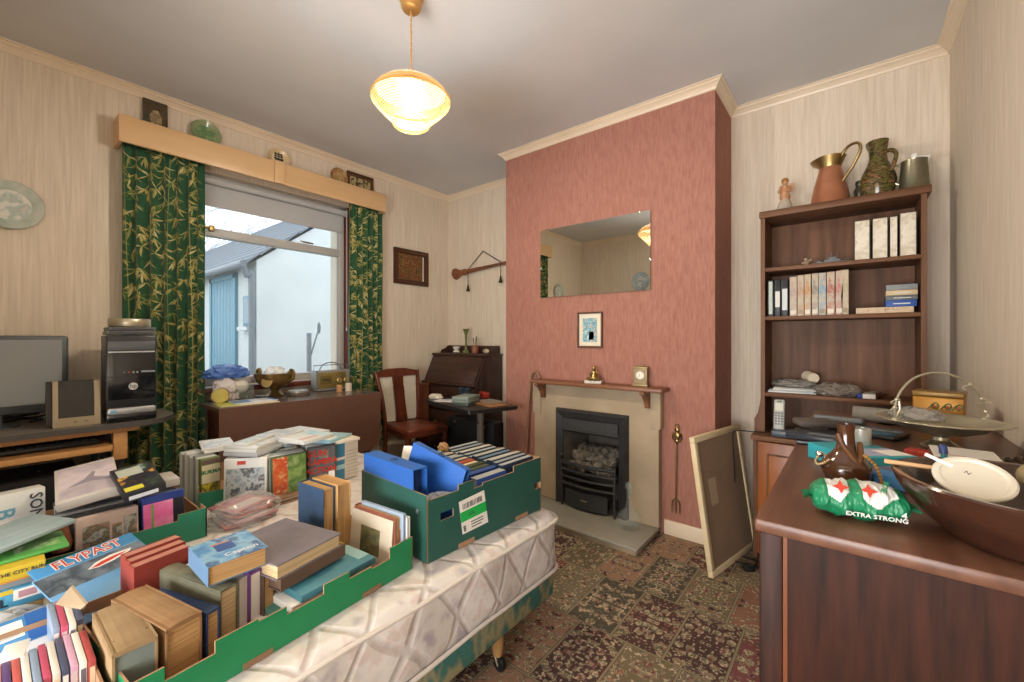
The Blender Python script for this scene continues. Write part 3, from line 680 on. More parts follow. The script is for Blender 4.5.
# ================================================================ books, cases and other flat goods
def book(label, A, B, Cc, t, cover, pgm, spine='L', art_=(), txt=(), group=None, name='book', ct=.0025, cat='book', inset=.004, tilt=None):
    """A, B, Cc: corners of the visible face (world); the block runs t behind it. spine: which side is bound"""
    M, w, l = frame(A, B, Cc); M = M @ Matrix.Translation((w/2, l/2, -t))
    mb = MB(); x, y = w/2, l/2
    if spine == 'T':          # spine is the visible face, boards at both x sides
        mb.bb(-x, -x+ct, -y, y, 0, t, cover).bb(x-ct, x, -y, y, 0, t, cover)
        pr = [(-x, t-ct)]+[(-x*math.cos(PI*k/8), t-ct+min(.006, w*.12)*math.sin(PI*k/8)) for k in range(1, 8)]+[(x, t-ct), (x, t-2*ct), (-x, t-2*ct)]
        mb.prism([(p[0], p[1]) for p in pr], -y, y, cover, Matrix(((1,0,0,0),(0,0,-1,0),(0,1,0,0),(0,0,0,1))))
        pb = (-x+ct, x-ct, -y+inset, y-inset, inset, t-2*ct)
    else:
        mb.bb(-x, x, -y, y, t-ct, t, cover).bb(-x, x, -y, y, 0, ct, cover)
        sx0, sx1, sy0, sy1 = -x+inset, x-inset, -y+inset, y-inset
        if spine == 'L': mb.bb(-x, -x+ct, -y, y, ct, t-ct, cover); sx0 = -x+ct
        if spine == 'R': mb.bb(x-ct, x, -y, y, ct, t-ct, cover); sx1 = x-ct
        if spine == 'F': mb.bb(-x, x, -y, -y+ct, ct, t-ct, cover); sy0 = -y+ct
        if spine == 'B': mb.bb(-x, x, y-ct, y, ct, t-ct, cover); sy1 = y-ct
        pb = (sx0, sx1, sy0, sy1, ct, t-ct)
    deco(mb, w, l, t, art_, txt)
    o = mb.build(name, M=M, label=label, cat=cat, group=group)
    MB().bb(*pb, pgm).build('pages', o)
    return o
def deco(mb, w, l, t, art_, txt):
    for k, (x0, y0, x1, y1, m) in enumerate(art_): mb.bb((x0-.5)*w, (x1-.5)*w, (y0-.5)*l, (y1-.5)*l, t-.0002, t+.0004+.0001*k, m)
    for q_, (s, cx, cy, sz, m, *r) in enumerate(txt):
        mb.text(s, sz, m, Matrix.Translation(((cx-.5)*w, (cy-.5)*l, t+.0012+.0007*q_)) @ Matrix.Rotation(r[0] if r else 0, 4, 'Z'), bold=.0002 if len(r) < 2 else r[1])
def case(label, A, B, Cc, t, body, art_=(), txt=(), group=None, name='dvd_case', cat='case', bev=.002, front=(), M=None):
    """closed box: A, B, Cc on its visible face; front: patches on the near (local -y) side"""
    if M is None: M, w, l = frame(A, B, Cc)
    else: w, l = A, B
    M = M @ Matrix.Translation((w/2, l/2, -t))
    mb = MB().box((0, 0, t/2), (w, l, t), body, bev=bev)
    deco(mb, w, l, t, art_, txt)
    for x0, z0, x1, z1, m in front: mb.bb((x0-.5)*w, (x1-.5)*w, -l/2-.0005, -l/2+.0003, z0*t, z1*t, m)
    return mb.build(name, M=M, label=label, cat=cat, group=group)
def flat(a, b, c): return at3(a), at3(b), at3(c)
def stand(tl, tr, zt, h, lean=0):
    """face of an upright thing: its two top corners in the photograph at height zt, and its height"""
    a, b = at(*tl, z=zt), at(*tr, z=zt); n = (b-a).cross(V((0, 0, 1))).normalized()
    d = V((0, 0, -h))+n*lean
    return a+d, b+d, a

# ================================================================ bookcase
dk = wood('bookcase_wood', '573824', '7c573e', 4, 2, .5, spec=.3); dkx = wood('bookcase_shelf_wood', '573824', '7c573e', 4, 0, .5, spec=.3)
doorw = wood('cabinet_door_wood', '7d4420', '9a5a2c', 4, 2, .35)
t = thing('bookcase', 'tall dark wooden bookcase with cupboard base right of the chimney breast', 'bookcase')
bx0, bx1, by0, by1, bz0, bz1 = -.392, .26, 2.65, YB-.016, .645, 1.84
for x0, x1 in ((bx0-.03, bx0+.02), (bx1-.02, bx1+.03)):      # feet flaring out to the base
    s = -1 if x0 < 0 else 1; xe = bx0 if s < 0 else bx1
    mb = MB().bb(x0 if s > 0 else bx0, x1 if s < 0 else bx1, by0, by1, bz0, bz1-.035, dk) if 0 else MB().bb(*((bx0, bx0+.02) if s < 0 else (bx1-.02, bx1)), by0, by1, bz0, bz1-.035, dk)
    mb.prism([(0, 0), (s*.03, 0), (s*.03, .07), (s*.022, .085), (s*.014, .10), (s*.004, .15), (0, .18)], by0, by0+.02, dk, Matrix(((1,0,0,xe),(0,0,1,0),(0,1,0,bz0),(0,0,0,1))))
    mb.build('side_panel', t)
MB().bb(bx0+.02, bx1-.02, by1-.008, by1, bz0, bz1-.03, dk).build('back_panel', t)
MB().bb(bx0-.006, bx1+.014, by0-.012, by1, bz1-.035, bz1, dkx, .004).build('top_board', t)
for z in (1.535, 1.272, .86): MB().bb(bx0+.02, bx1-.02, by0+.004, by1-.008, z-.02, z, dkx, .002).build('shelf', t)
cab = MB().bb(bx0-.03, bx1+.03, 2.53, by1, bz0-.025, bz0, dkx, .004).bb(bx0-.02, bx0, 2.545, by1, .0, bz0-.025, dk).bb(bx1, bx1+.02, 2.545, by1, .0, bz0-.025, dk).bb(bx0, bx1, by1-.01, by1, 0, bz0-.025, dk).bb(bx0, bx1, 2.555, by1, .06, .08, dk)
cab.build('base_cabinet', t)
for k in range(2):
    x0 = bx0+.002+k*.326; d = MB().bb(x0, x0+.322, 2.535, 2.552, .03, bz0-.03, doorw, .003)
    d.bb(x0+.05, x0+.272, 2.531, 2.535, .09, .55, wood('door_panel_wood', '8d5026', 'aa6630', 4, 2, .35), .003)
    for q in ((x0+.042, x0+.05, .082, .558), (x0+.272, x0+.28, .082, .558)): d.bb(q[0], q[1], 2.527, 2.536, q[2], q[3], dk, .003)
    for q in ((.082, .09), (.55, .558)): d.bb(x0+.05, x0+.272, 2.527, 2.536, q[0], q[1], dk, .003)
    dd = d.build('door', t); MB().ball((x0+.30 if k == 0 else x0+.022, 2.522, .36), .012, brass).build('knob', dd)

T0 = 1.8405
p = at(785, 200, y=2.74)
t = thing('angel_figurine', 'little pink and gold angel figurine at the left end of the bookcase top', 'figurine', TR((p.x, 2.74, T0), -.3))
pinkc = mat('pink_gilt_china', 'c79a7a', .35, 'a9764e', scale=40); palec = mat('grey_white_china', 'b9ae9c', .4, 'a39886', scale=20)
MB().lathe([(.046, 0), (.044, .01), (.034, .04), (.026, .062), (.02, .07), (.001, .072)], palec, 20).build('base', t)
mb = MB().lathe([(.022, .07), (.026, .085), (.02, .11), (.017, .13), (.02, .142), (.008, .152)], pinkc, 16).ball((0, 0, .165), (.015, .015, .017), pinkc)
for s in (-1, 1):
    mb.tube([(s*.017, 0, .14), (s*.03, -.006, .118), (s*.014, -.022, .11)], [.006, .006, .005], pinkc, 8)
    mb.ball((s*.027, .016, .132), (.013, .005, .026), pinkc)
mb.build('body', t)
MB().lathe([(.016, .166), (.017, .176), (.012, .186), (.001, .189)], mat('gilt_hair', '9c6a34', .4), 14).build('hair', t)
p = at(830, 200, y=2.76); copper = mat('copper', 'c58a68', .38, 'a96e50', scale=9, metal=.6)
t = thing('copper_jug', 'tall copper jug with brass rim and looped handle on the bookcase', 'jug', TR((p.x, 2.76, T0), -.62))
def spout(a, i): return 1
def jug_lip(k0, amt):
    def w(a, i): return 1+(amt*max(0, math.cos(a-PI))**3 if i >= k0 else 0)
    return w
MB().lathe([(.086, 0), (.088, .004), (.084, .02), (.08, .05), (.07, .10), (.058, .15), (.049, .185), (.046, .20), (.044, .2), (.001, .03)], copper, 36).build('body', t)
MB().lathe([(.0465, .198), (.05, .21), (.06, .232), (.068, .25), (.066, .251), (.055, .232), (.044, .205)], brass, 36, caps=False, wob=lambda a, i: 1+(.38*max(0, math.cos(a-PI))**3 if i in (2, 3, 4) else 0)).build('rim', t)
MB().tube(bez([(.052, 0, .235), (.09, 0, .272), (.135, 0, .272), (.15, 0, .235), (.12, 0, .175), (.078, 0, .125), (.066, 0, .11)], 30), .007, brass, 10).build('handle', t)
p = at(847, 192, y=2.84)
MB().lathe([(.02, 0), (.022, .01), (.012, .02), (.02, .05), (.024, .08), (.014, .105), (.018, .115), (.016, .13), (.001, .137)], mat('dark_pewter', '6d6a5f', .35, '46433a', scale=40, metal=.7), 16).build('pewter_figure', M=TR((p.x+.05, 2.855, T0)), label='small dark pewter figure half hidden behind the copper jug handle', cat='figurine')
p = at(878, 190, y=2.75); lus = art('copper_lustre_glaze', ['2b241a', '4a3a22', '66602f', '2e2419', '80603a', '3f4632', '9a8a4a'], 18, (1, 1, 2.4), .12)
t = thing('lustre_jug', 'dark iridescent pottery jug with pinched neck between copper jug and tankard', 'jug', TR((p.x, 2.75, T0), -.75) @ Matrix.Diagonal((.86, .86, 1, 1)))
MB().lathe([(.055, 0), (.066, .004), (.07, .02), (.08, .06), (.083, .085), (.076, .115), (.058, .15), (.044, .18), (.04, .205), (.042, .235), (.046, .262), (.048, .28), (.043, .281), (.038, .25), (.001, .1)], lus, 40, wob=lambda a, i: 1+(.3*max(0, math.cos(a-PI))**4 if i in (10, 11, 12) else 0)).build('body', t)
MB().tube(bez([(.042, 0, .215), (.075, 0, .21), (.1, 0, .185), (.092, 0, .15), (.074, 0, .115)], 24), [.010]*25, lus, 10).build('handle', t)
p = at(914, 185, y=2.735); pew = mat('pewter', '8f8a74', .3, '7a7560', scale=9, metal=.8)
t = thing('pewter_tankard', 'dull pewter tankard holding papers at the right end of the bookcase', 'tankard', TR((p.x, 2.735, T0), -.9) @ Matrix.Diagonal((.86, .86, 1, 1)))
MB().lathe([(.068, 0), (.07, .006), (.066, .014), (.063, .03), (.054, .14), (.056, .146), (.052, .147), (.05, .14), (.058, .02), (.001, .018)], pew, 32).build('body', t)
MB().tube(bez([(-.052, -.0, .132), (-.082, 0, .136), (-.088, 0, .1), (-.08, 0, .06), (-.062, 0, .045)], 20), .006, pew, 10, Matrix.Rotation(1.0, 4, 'Z')).build('handle', t)
MB().box((.0, .012, .115), (.045, .006, .11), whitep, Matrix.Rotation(.2, 4, 'Y'), .001).box((.016, -.008, .11), (.02, .018, .13), whitep, Matrix.Rotation(-.1, 4, 'Y'), .003).build('paper_roll', label='folded white papers standing in the pewter tankard', cat='papers', M=TR((p.x, 2.735, T0)))

# shelf 1
alb = art('album_spine_art', ['d8cfba', 'e4dccb', 'c9bda4', 'ded5c4', 'b9a590'], 16, (1, 1, .5)); albk = mat('album_board', '38332e', .6)
labs = ('first thick cream-spined volume from the model ship', 'second thick cream-spined volume from the model ship', 'thin cream-spined volume between two thick ones', 'cream-spined volume against the right side of the bookcase')
for (u0, u1), v, lb in zip(((854, 870.3), (872, 888.2), (889.8, 897.6), (899.4, 917)), (221.5, 219, 217, 213.5), labs):
    a, b = at(u0, 260, y=2.672), at(u1, 258, y=2.672); a.z = b.z = 1.5355
    h = min(.232, up(a, v).z-1.5355)
    book(lb, a, b, a+V((0, 0, h)), .19, albk, pgw, 'L', [(.06, .01, .94, .99, alb)], group='cream-spined volumes', ct=.002)
p = at(807, 262, y=2.71)
shipm = mat('model_grey', '74787a', .5, '5a5f62', scale=30)
a, b = at(813, 261, y=2.72), at(851, 256, y=2.72)
t = thing('model_ship', 'small grey model warship on the top shelf of the bookcase', 'model ship', TR(((a.x+b.x)/2, 2.72, 1.5355)))
L_ = b.x-a.x
MB().prism([(-L_/2, 0), (-L_*.4, -.010), (L_*.35, -.012), (L_/2, 0), (L_*.35, .012), (-L_*.4, .010)], .002, .012, shipm).build('hull', t)
mb = MB().bb(-.03, .035, -.006, .006, .012, .022, shipm).bb(-.012, .018, -.005, .005, .022, .034, shipm).bb(-.06, -.045, -.005, .005, .012, .019, shipm)
for x, h in ((-.02, .05), (.0, .058), (.022, .046)): mb.tube([(x, 0, .02), (x, 0, h)], .0012, shipm, 6)
for x in (-.05, .05): mb.tube([(x, 0, .019), (x+.022*(1 if x > 0 else -1), 0, .021)], .0015, shipm, 6)
mb.build('superstructure', t)
t = thing('toy_figure', 'tiny brown and black toy rider left of the model warship', 'figure', TR((at(806, 262, y=2.70).x, 2.70, 1.5355), .3))
MB().bb(-.04, .03, -.014, .014, 0, .004, black).build('base', t)
MB().lathe([(.012, 0), (.016, .012), (.008, .022), (.010, .032), (.001, .038)], mat('toy_brown', '8a6f52', .6, 'b0a08a', scale=60), 12, TR((.0, 0, .003))).tube([(-.02, 0, .012), (.0, 0, .018), (.024, 0, .03)], .005, mat('toy_tan', 'a8967c', .6), 8).build('rider', t)
# shelf 2
vb = mat('video_black', '22262a', .4)
for k, ((u0, u1), c, lb) in enumerate((((767.6, 773.6), 'b9c4bc', 'black video with long pale green label at the left end of the second shelf'), ((774.4, 780.4), 'd8d8d2', 'black video with white label on the second shelf'), ((781.2, 788), 'cfd6d6', 'black video with short pale label next to the pink book'))):
    a, b = at(u0, 315, y=2.67), at(u1, 315, y=2.67); a.z = b.z = 1.2725
    case(lb, a, b, a+V((0, 0, .196)), .11, vb, [((.2, .06, .8, .96), (.15, .25, .9, .68), (.15, .16, .9, .74))[k]+(mat('video_label'+str(k), c, .6),)], name='video_cassette', group='black videos', cat='video')
cols = [('b0908a', 'a58a80', 'dusty pink'), ('b59a70', 'a8805a', 'tan'), ('b8a478', 'b57a30', 'orange-patched'), ('a58c72', '7a6e62', 'beige'), ('3f6a8c', '6f93a8', 'blue'), ('b8a884', 'a04a30', 'cream and red'), ('bd7464', 'b0645a', 'salmon'), ('bdb290', 'a89a74', 'pale cream leaning')]
zz = (190, 232, 270, 310, 347, 392, 440, 487)
for k, z_ in enumerate(zz):
    u0 = 755+z_/5.456; u1 = 755+(z_+(38, 34, 34, 34, 40, 42, 40, 40)[k])/5.456; ln = (.008 if k > 5 else 0)+(.02 if k == 7 else 0)
    a, b = at(u0, 315, y=2.668), at(u1, 315, y=2.668); a.z = b.z = 1.2725
    if k == 7: a.x -= .012; b.x -= .012
    h = (.205, .21, .212, .214, .214, .216, .218, .22)[k]
    cv = mat('spine_'+cols[k][2].replace(' ', '_'), cols[k][0], .6)
    sp = art('spine_art_'+cols[k][2].replace(' ', '_'), [cols[k][0], cols[k][1], 'b5a68e', cols[k][0]], 30, (1, .6, 1))
    book(cols[k][2]+' spined book upright on the second shelf', a, b, a+V((ln, 0, h)), .15, cv, pg, 'L', [(0, .0, 1, 1, sp), (.1, .04, .9, .14, mat('spine_patch'+str(k % 3), ('d8d0c0', '9a8a70', 'e0d8c8')[k % 3], .6))], group='upright books on the second shelf', ct=.0015)
a, b = at(856, 314, y=2.67), at(914, 314, y=2.67)
o = case('long flat cream box lying under the stack at the right of the second shelf', V((a.x, 2.67, 1.301)), V((b.x, 2.67, 1.301)), V((a.x, 2.82, 1.301)), .028, mat('cream_box', 'cfb99a', .6), [], [], name='flat_box', cat='box', front=[(.02, .1, .98, .9, art('cream_box_art', ['d8c4a4', 'b89a7c', 'c9b08a', '9c6a5a'], 40))])
z = 1.3015
for k, (c, th, lb, tx) in enumerate((('2c55a0', .030, 'blue case', 1), ('63676b', .022, 'dark grey case', 1), ('c9b48e', .024, 'tan case', 1), ('83888a', .026, 'grey case', 0))):
    a, b = at(885.6+k*.2, 305, y=2.675), at(918-(.0 if k else 1), 305, y=2.675)
    m = mat('case_'+lb.replace(' ', '_'), c, .5)
    case(lb+(' at the bottom', ' second from bottom', ' second from top', ' on top')[k]+' of the small stack on the second shelf', V((a.x, 2.675, z+th)), V((b.x, 2.675, z+th)), V((a.x, 2.79, z+th)), th, m, front=[(.25, .4, .8, .55, mat('pale_print', 'd8d8d0', .6))] if tx else [], name='stacked_case', group='stacked cases on the second shelf'); z += th+.0005
# shelf 3
film = clear('crumpled_film', 'dcdcda', .42, .18, 'c9c6c0')
def crumple(name, label, c, d, seed, m=None, cat='plastic bag', rz=0, flat_=.5, inner=None):
    """a loose plastic bag: a lumpy closed skin"""
    bm = bmesh.new(); bmesh.ops.create_icosphere(bm, subdivisions=4, radius=1); so = V((seed*7.3, seed*2.1, 0))
    vs = []
    for q in bm.verts:
        n_ = q.co.normalized(); r = 1+.28*mnoise.noise(n_*2.2+so)+.16*(1-abs(mnoise.noise(n_*4.5+so))*2)+.05*mnoise.noise(n_*14+so)
        z_ = n_.z*r; z_ = z_ if z_ > -flat_ else -flat_
        vs.append((n_.x*r*d[0]/2, n_.y*r*d[1]/2, (z_+flat_)*d[2]/(1+flat_)))
    fs = [[a.index for a in f.verts] for f in bm.faces]; bm.free()
    return MB().add(vs, fs, m or film, True).build(name, M=TR(c, rz), label=label, cat=cat, sharp=28)
p = at(800, 390, y=2.70)
for k in range(4):
    MB().box((0, 0, .004), (.215-.012*k, .16, .006), (whitep, mat('pale_blue_paper', 'b9c4cc', .6), whitep, mat('grey_paper', 'a9a9a6', .6))[k], bev=.001).build('paper_wad', M=TR((-.26+.006*k, 2.77, .8605+.0075*k), .06*(-1)**k), label=('white wad of papers at the bottom of the pile', 'pale blue papers second from the bottom of the pile', 'white papers second from the top of the pile', 'grey paper on top of the pile')[k]+' on the third shelf', cat='papers', group='papers on the third shelf')
crumple('plastic_bag', 'clear plastic bag lying over the papers on the third shelf', (-.25, 2.775, .892), (.19, .15, .035), 1, rz=.1)
MB().tube([(0, -.03, .016), (0, .05, .02)], [.026, .03], mat('cream_cup_card', 'd9cfba', .6), 20).build('paper_tube', M=TR((-.175, 2.80, .925), .4, 0, 0), label='short cream paper tube lying on the plastic bag', cat='tube')
crumple('plastic_bag', 'crumpled grey-brown plastic bag in the middle of the third shelf', (-.065, 2.755, .8605), (.19, .13, .06), 4, clear('smoky_film', 'cfc8c0', .5, .2, 'a39a90'))
a = at(866, 395, y=2.675)
MB().bb(-.034, -.014, -.016, .016, 0, .022, mat('deep_blue_card', '2c3f8c', .5), .001).bb(-.014, .034, -.016, .016, 0, .022, whitep, .001).build('small_box', M=TR((a.x, 2.69, .8605), .1), label='tiny blue and white box on the edge of the third shelf', cat='box')
a = at(886, 398, y=2.72)
MB().lathe([(.03, 0), (.038, .004), (.052, .028), (.054, .03), (.036, .008), (.001, .006)], chrome, 28).build('metal_dish', M=TR((.075, 2.73, .8605)), label='small silver dish on the third shelf', cat='dish')

# ================================================================ cordless phone on the cupboard ledge
p = at(786, 436, z=.645); phs = mat('phone_silver', 'aeb0ac', .35); phb = mat('phone_blue_grey', '4b5660', .35)
t = thing('cordless_phone', 'silver cordless phone standing in its dark grey base', 'phone', TR((p.x+.005, 2.60, .6455), .06))
MB().box((.018, 0, .018), (.17, .11, .034), phb, bev=.008).box((.05, -.01, .036), (.07, .05, .006), black, bev=.002).build('base', t)
Mh = TR((-.035, .004, .03), -.05, -.22)
MB().box((0, 0, .078), (.05, .024, .16), phs, Mh, .009).build('handset', t)
MB().tube(bez([(-.085, .0, .012), (-.14, -.02, .010), (-.228, -.03, .006), (-.245, -.032, -.03), (-.238, -.02, -.25), (-.245, -.02, -.5), (-.235, -.02, -.62)], 36), .003, black, 6).build('flex', t)
kk = MB().box((0, -.0125, .118), (.036, .002, .038), mat('lcd_pale', 'd3d6c8', .2), Mh).box((0, -.0125, .146), (.02, .002, .004), black, Mh)
for r_ in range(5):
    for c_ in range(3): kk.box((-.013+.013*c_, -.013, .085-.014*r_), (.009, .002, .008), mat('key_grey', '6a6d6e', .5), Mh, .001)
kk.build('keypad', t)
# ================================================================ bureau corner
bur = wood('bureau_wood', '33211a', '4a3026', 4, 0, .4); burz = wood('bureau_side_wood', '33211a', '47302a', 4, 2, .4)
t = thing('writing_bureau', 'dark wooden writing bureau with sloping closed lid in the corner', 'bureau')
ux0, ux1 = -3.125, -2.455
prof = [(2.915, 0), (2.57, 0), (2.57, .755), (2.69, 1.0), (2.915, 1.0)]
MY2 = lambda x: Matrix(((0,0,1,x),(1,0,0,0),(0,1,0,0),(0,0,0,1)))
for x in (ux0, ux1-.018): MB().prism(prof, 0, .018, burz, MY2(x)).build('side_panel', t)
MB().bb(ux0-.008, ux1+.008, 2.675, 2.915, .998, 1.018, bur, .004).build('top_board', t)
M, w, l = frame(V((ux0+.018, 2.565, .765)), V((ux1-.018, 2.565, .765)), V((ux0+.018, 2.685, .998)))
ld = MB().bb(.002, w-.002, 0, l-.004, -.014, .004, bur, .003, M).build('sloping_lid', t)
MB().bb(ux0-.01, ux1+.004, 2.545, 2.58, .745, .765, bur, .005).build('lip', t)
MB().bb(ux0+.018, ux1-.018, 2.895, 2.915, 0, 1.0, bur).bb(ux0+.018, ux1-.018, 2.60, 2.895, .735, .745, bur).build('carcass', t)
for k in range(3):
    z0 = .07+.225*k; d = MB().bb(ux0+.02, ux1-.02, 2.575, 2.595, z0, z0+.215, bur, .003).build('drawer', t)
    for x in (-2.96, -2.62): MB().ball((x, 2.565, z0+.11), .012, brass).build('knob', d)
g_ = MB().bb(ux0+.02, ux1-.02, 2.885, 2.9, 1.018, 1.088, bur, .003)
for s, x in ((1, ux0+.02), (-1, ux1-.03)): g_.prism([(2.90, 0), (2.76, 0), (2.77, .03), (2.82, .045), (2.85, .07), (2.90, .07)], 0, .01, bur, Matrix(((0,0,1,x),(1,0,0,0),(0,1,0,1.018),(0,0,0,1))))
g_.build('gallery', t)
def onb(u, y=2.79): p = at(u, 350, y=y); return V((p.x, y, 1.0185))
MB().lathe([(.03, 0), (.034, .006), (.03, .02), (.014, .035), (.009, .06), (.008, .11), (.011, .16), (.018, .2), (.034, .225), (.032, .226), (.012, .17), (.001, .08)], clear('green_vase_glass', 'c9cf9c', .45, .08, '8f9660'), 24).build('bud_vase', M=TR(onb(466)), label='slim green glass bud vase on top of the bureau', cat='vase')
t = thing('brush_pot', 'reddish brown pot of brushes on top of the bureau', 'pot', TR(onb(475, 2.78)))
MB().lathe([(.026, 0), (.032, .01), (.034, .05), (.03, .075), (.027, .075), (.029, .05), (.001, .01)], mat('red_brown_glaze', '7a4630', .35, '93604a', scale=20), 20).build('body', t)
for i, (x, y, h) in enumerate(((-.012, 0, .14), (.006, .006, .15), (.014, -.004, .155), (0, -.01, .12))): MB().tube([(x*.6, y, .012), (x*1.4, y, h-.03), (x*1.6, y, h)], [.003, .006, .004], (mat('brush_dark', '3a3028', .8), mat('brush_pale', 'b9a67c', .8))[i % 2], 8).build('brush', t)
MB().lathe([(.022, 0), (.036, .008), (.03, .02), (.02, .028), (.034, .045), (.038, .06), (.034, .06), (.016, .034), (.001, .03)], mat('white_china', 'd9d4c6', .25), 24).build('china_cup', M=TR(onb(456.5)), label='small white china stem cup at the left of the bureau top', cat='cup')
MB().lathe([(.001, -.045), (.016, -.03), (.022, 0), (.018, .03), (.008, .05), (.001, .055)], mat('shell_white', 'd8cdb8', .4, 'b9a892', scale=30), 18, Matrix.Rotation(PI/2, 4, 'Y') @ Matrix.Rotation(.3, 4, 'X')).build('sea_shell', M=TR(onb(486, 2.80)+V((0, 0, .0225))), label='white sea shell lying at the right of the bureau top', cat='shell')

# chair
mah = wood('chair_mahogany', '4f2417', '6e3622', 5, 2, .35); seatm = mat('brown_leather', '66301f', .35, '7a3c28', scale=8, bump=.08)
t = thing('dining_chair', 'dark wooden dining chair with brown leather seat and slatted back', 'chair', TR((-2.77, 2.185, 0), -.06))
sx0, sx1 = -.19, .19     # back edge, front edge (faces +x)
MB().prism([(-.19, -.16), (.15, -.205), (.19, -.19), (.20, 0), (.19, .19), (.15, .205), (-.19, .16)], .40, .44, mah).build('seat_rail', t)
mb = MB(); pts = [(-.18, -.15), (.15, -.19), (.185, -.175), (.195, 0), (.185, .175), (.15, .19), (-.18, .15)]
n_ = len(pts); rings = [(1, .44), (.99, .455), (.9, .466), (.5, .471), (0.01, .472)]
mb.add([(a*s+.0, b*s, z) for s, z in rings for a, b in pts], [[r*n_+i, r*n_+(i+1) % n_, (r+1)*n_+(i+1) % n_, (r+1)*n_+i] for r in range(4) for i in range(n_)], seatm, True); mb.build('seat_pad', t, sharp=60)
for s in (-1, 1):
    MB().tube([(.165, s*.175, .42), (.165, s*.175, .30), (.165, s*.175, .1), (.165, s*.175, 0)], [.022, .022, .016, .018], mah, 10).build('leg', t)
    MB().tube(bez([(-.24, s*.16, 0), (-.19, s*.155, .25), (-.178, s*.158, .45), (-.20, s*.178, .68), (-.255, s*.205, .875)], 20), .0165, mah, 8).build('leg', t)
    MB().tube([(.165, s*.175, .16), (-.2, s*.155, .16)], .010, mah, 8).build('stretcher', t)
MB().add([(-.238, -.213, .835), (-.238, .213, .835), (-.25, .21, .875), (-.262, .08, .90), (-.262, -.08, .90), (-.25, -.21, .875)]+[(-.262, -.213, .835), (-.262, .213, .835), (-.275, .21, .875), (-.285, .08, .90), (-.285, -.08, .90), (-.275, -.21, .875)],
   [[0, 1, 2, 3, 4, 5], [11, 10, 9, 8, 7, 6], [0, 6, 7, 1], [1, 7, 8, 2], [2, 8, 9, 3], [3, 9, 10, 4], [4, 10, 11, 5], [5, 11, 6, 0]], mah).build('top_rail', t)
def backpt(y, z): f = (z-.45)/.43; return V((-.178-.075*f**1.5, y, z))
sp = MB()
for k in range(8):
    z0, z1 = .47+.0465*k, .47+.0465*(k+1)
    w0 = .055-.012*math.sin(PI*k/8); w1 = .055-.012*math.sin(PI*(k+1)/8)
    a, b = backpt(0, z0), backpt(0, z1)
    ks = ((-1, 1),) if k < 6 else tuple((-1+.4*j+.04, -1+.4*j+.30) for j in range(5))
    for f0, f1 in ks: sp.add([(a.x, w0*f0, z0), (a.x, w0*f1, z0), (b.x, w1*f1, z1), (b.x, w1*f0, z1), (a.x-.012, w0*f0, z0), (a.x-.012, w0*f1, z0), (b.x-.012, w1*f1, z1), (b.x-.012, w1*f0, z1)], [[0, 1, 2, 3], [7, 6, 5, 4], [0, 4, 5, 1], [1, 5, 6, 2], [2, 6, 7, 3], [3, 7, 4, 0]], mah)
sp.build('splat', t)
a, b = backpt(0, .47), backpt(0, .845)
for s in (-1, 1):
    MB().add([(a.x-.012, s*.05, a.z), (a.x-.012, s*.155, a.z), (b.x-.012, s*.185, b.z), (b.x-.012, s*.05, b.z), (a.x-.018, s*.05, a.z), (a.x-.018, s*.155, a.z), (b.x-.018, s*.185, b.z), (b.x-.018, s*.05, b.z)],
      [[0, 1, 2, 3], [7, 6, 5, 4], [0, 4, 5, 1], [1, 5, 6, 2], [2, 6, 7, 3], [3, 7, 4, 0]], mat('pale_back_cloth', 'cfc8b8', .9)).build('back_panel', t)
# wooden panel behind the chair
t = thing('wooden_headboard', 'plain brown wooden board standing between chair and bureau', 'board')
hbw = wood('headboard_wood', '5a3321', '74452e', 4, 2, .4)
MB().bb(-3.04, -3.00, 2.415, 2.53, 0, .735, hbw, .004).build('panel', t)
MB().bb(-3.05, -2.99, 2.41, 2.538, .735, .755, hbw, .004).build('cap_rail', t)
# small table
tb = [V((-2.606, 2.150, 0)), V((-1.955, 1.98, 0)), V((-1.83, 2.359, 0)), V((-2.44, 2.52, 0))]
ebony = mat('black_edge', '22201f', .35); 
t = thing('folding_table', 'small dark table on a single grey post in front of the bureau', 'table')
c = sum(tb, V())/4
def rr(poly, r, n=5):
    out = []; k = len(poly)
    for i in range(k):
        a, b, d = poly[i-1], poly[i], poly[(i+1) % k]; u = (a-b).normalized(); w_ = (d-b).normalized()
        p, q = b+u*r, b+w_*r
        for j in range(n+1):
            f = j/n; out.append(p*(1-f)**2+b*2*f*(1-f)+q*f*f)
    return [(o.x, o.y) for o in out]
MB().prism(rr(tb, .04), .655, .68, ebony, mtop=mat('table_dark_top', '3a2f2b', .35)).build('table_top', t)
gm = mat('grey_post', '8a8378', .45, metal=.3)
MB().box((-2.17, 2.32, .37), (.045, .03, .56), gm, bev=.005).build('post', t)
MB().tube([(-2.17, 2.31, .52), (-2.42, 2.31, .655)], .009, ebony, 8).build('strut', t)
MB().box((-2.2, 2.32, .02), (.5, .05, .03), ebony, bev=.006).box((-2.42, 2.32, .02), (.045, .16, .03), ebony, bev=.006).box((-1.98, 2.32, .02), (.045, .16, .03), ebony, bev=.006).box((-2.17, 2.32, .06), (.07, .05, .07), ebony, bev=.006).build('foot', t)
zt = .6805
def ont(u, v, dz=0): p = at(u, v, z=.68); return V((p.x, p.y, zt+dz))
MB().box((0, 0, .006), (.22, .15, .010), mat('tan_board', 'a2744a', .6, '8c6240', scale=6), bev=.002).build('tan_board', M=TR(ont(491, 405), -.25), label='flat tan board at the right end of the small table', cat='board')
MB().box((0, 0, .003), (.19, .13, .004), mat('grey_card', '8b8074', .7)).build('grey_card', M=TR(ont(489, 403.5)+V((-.0, .02, .0115)), -.22), label='grey card lying on the tan board', cat='card')
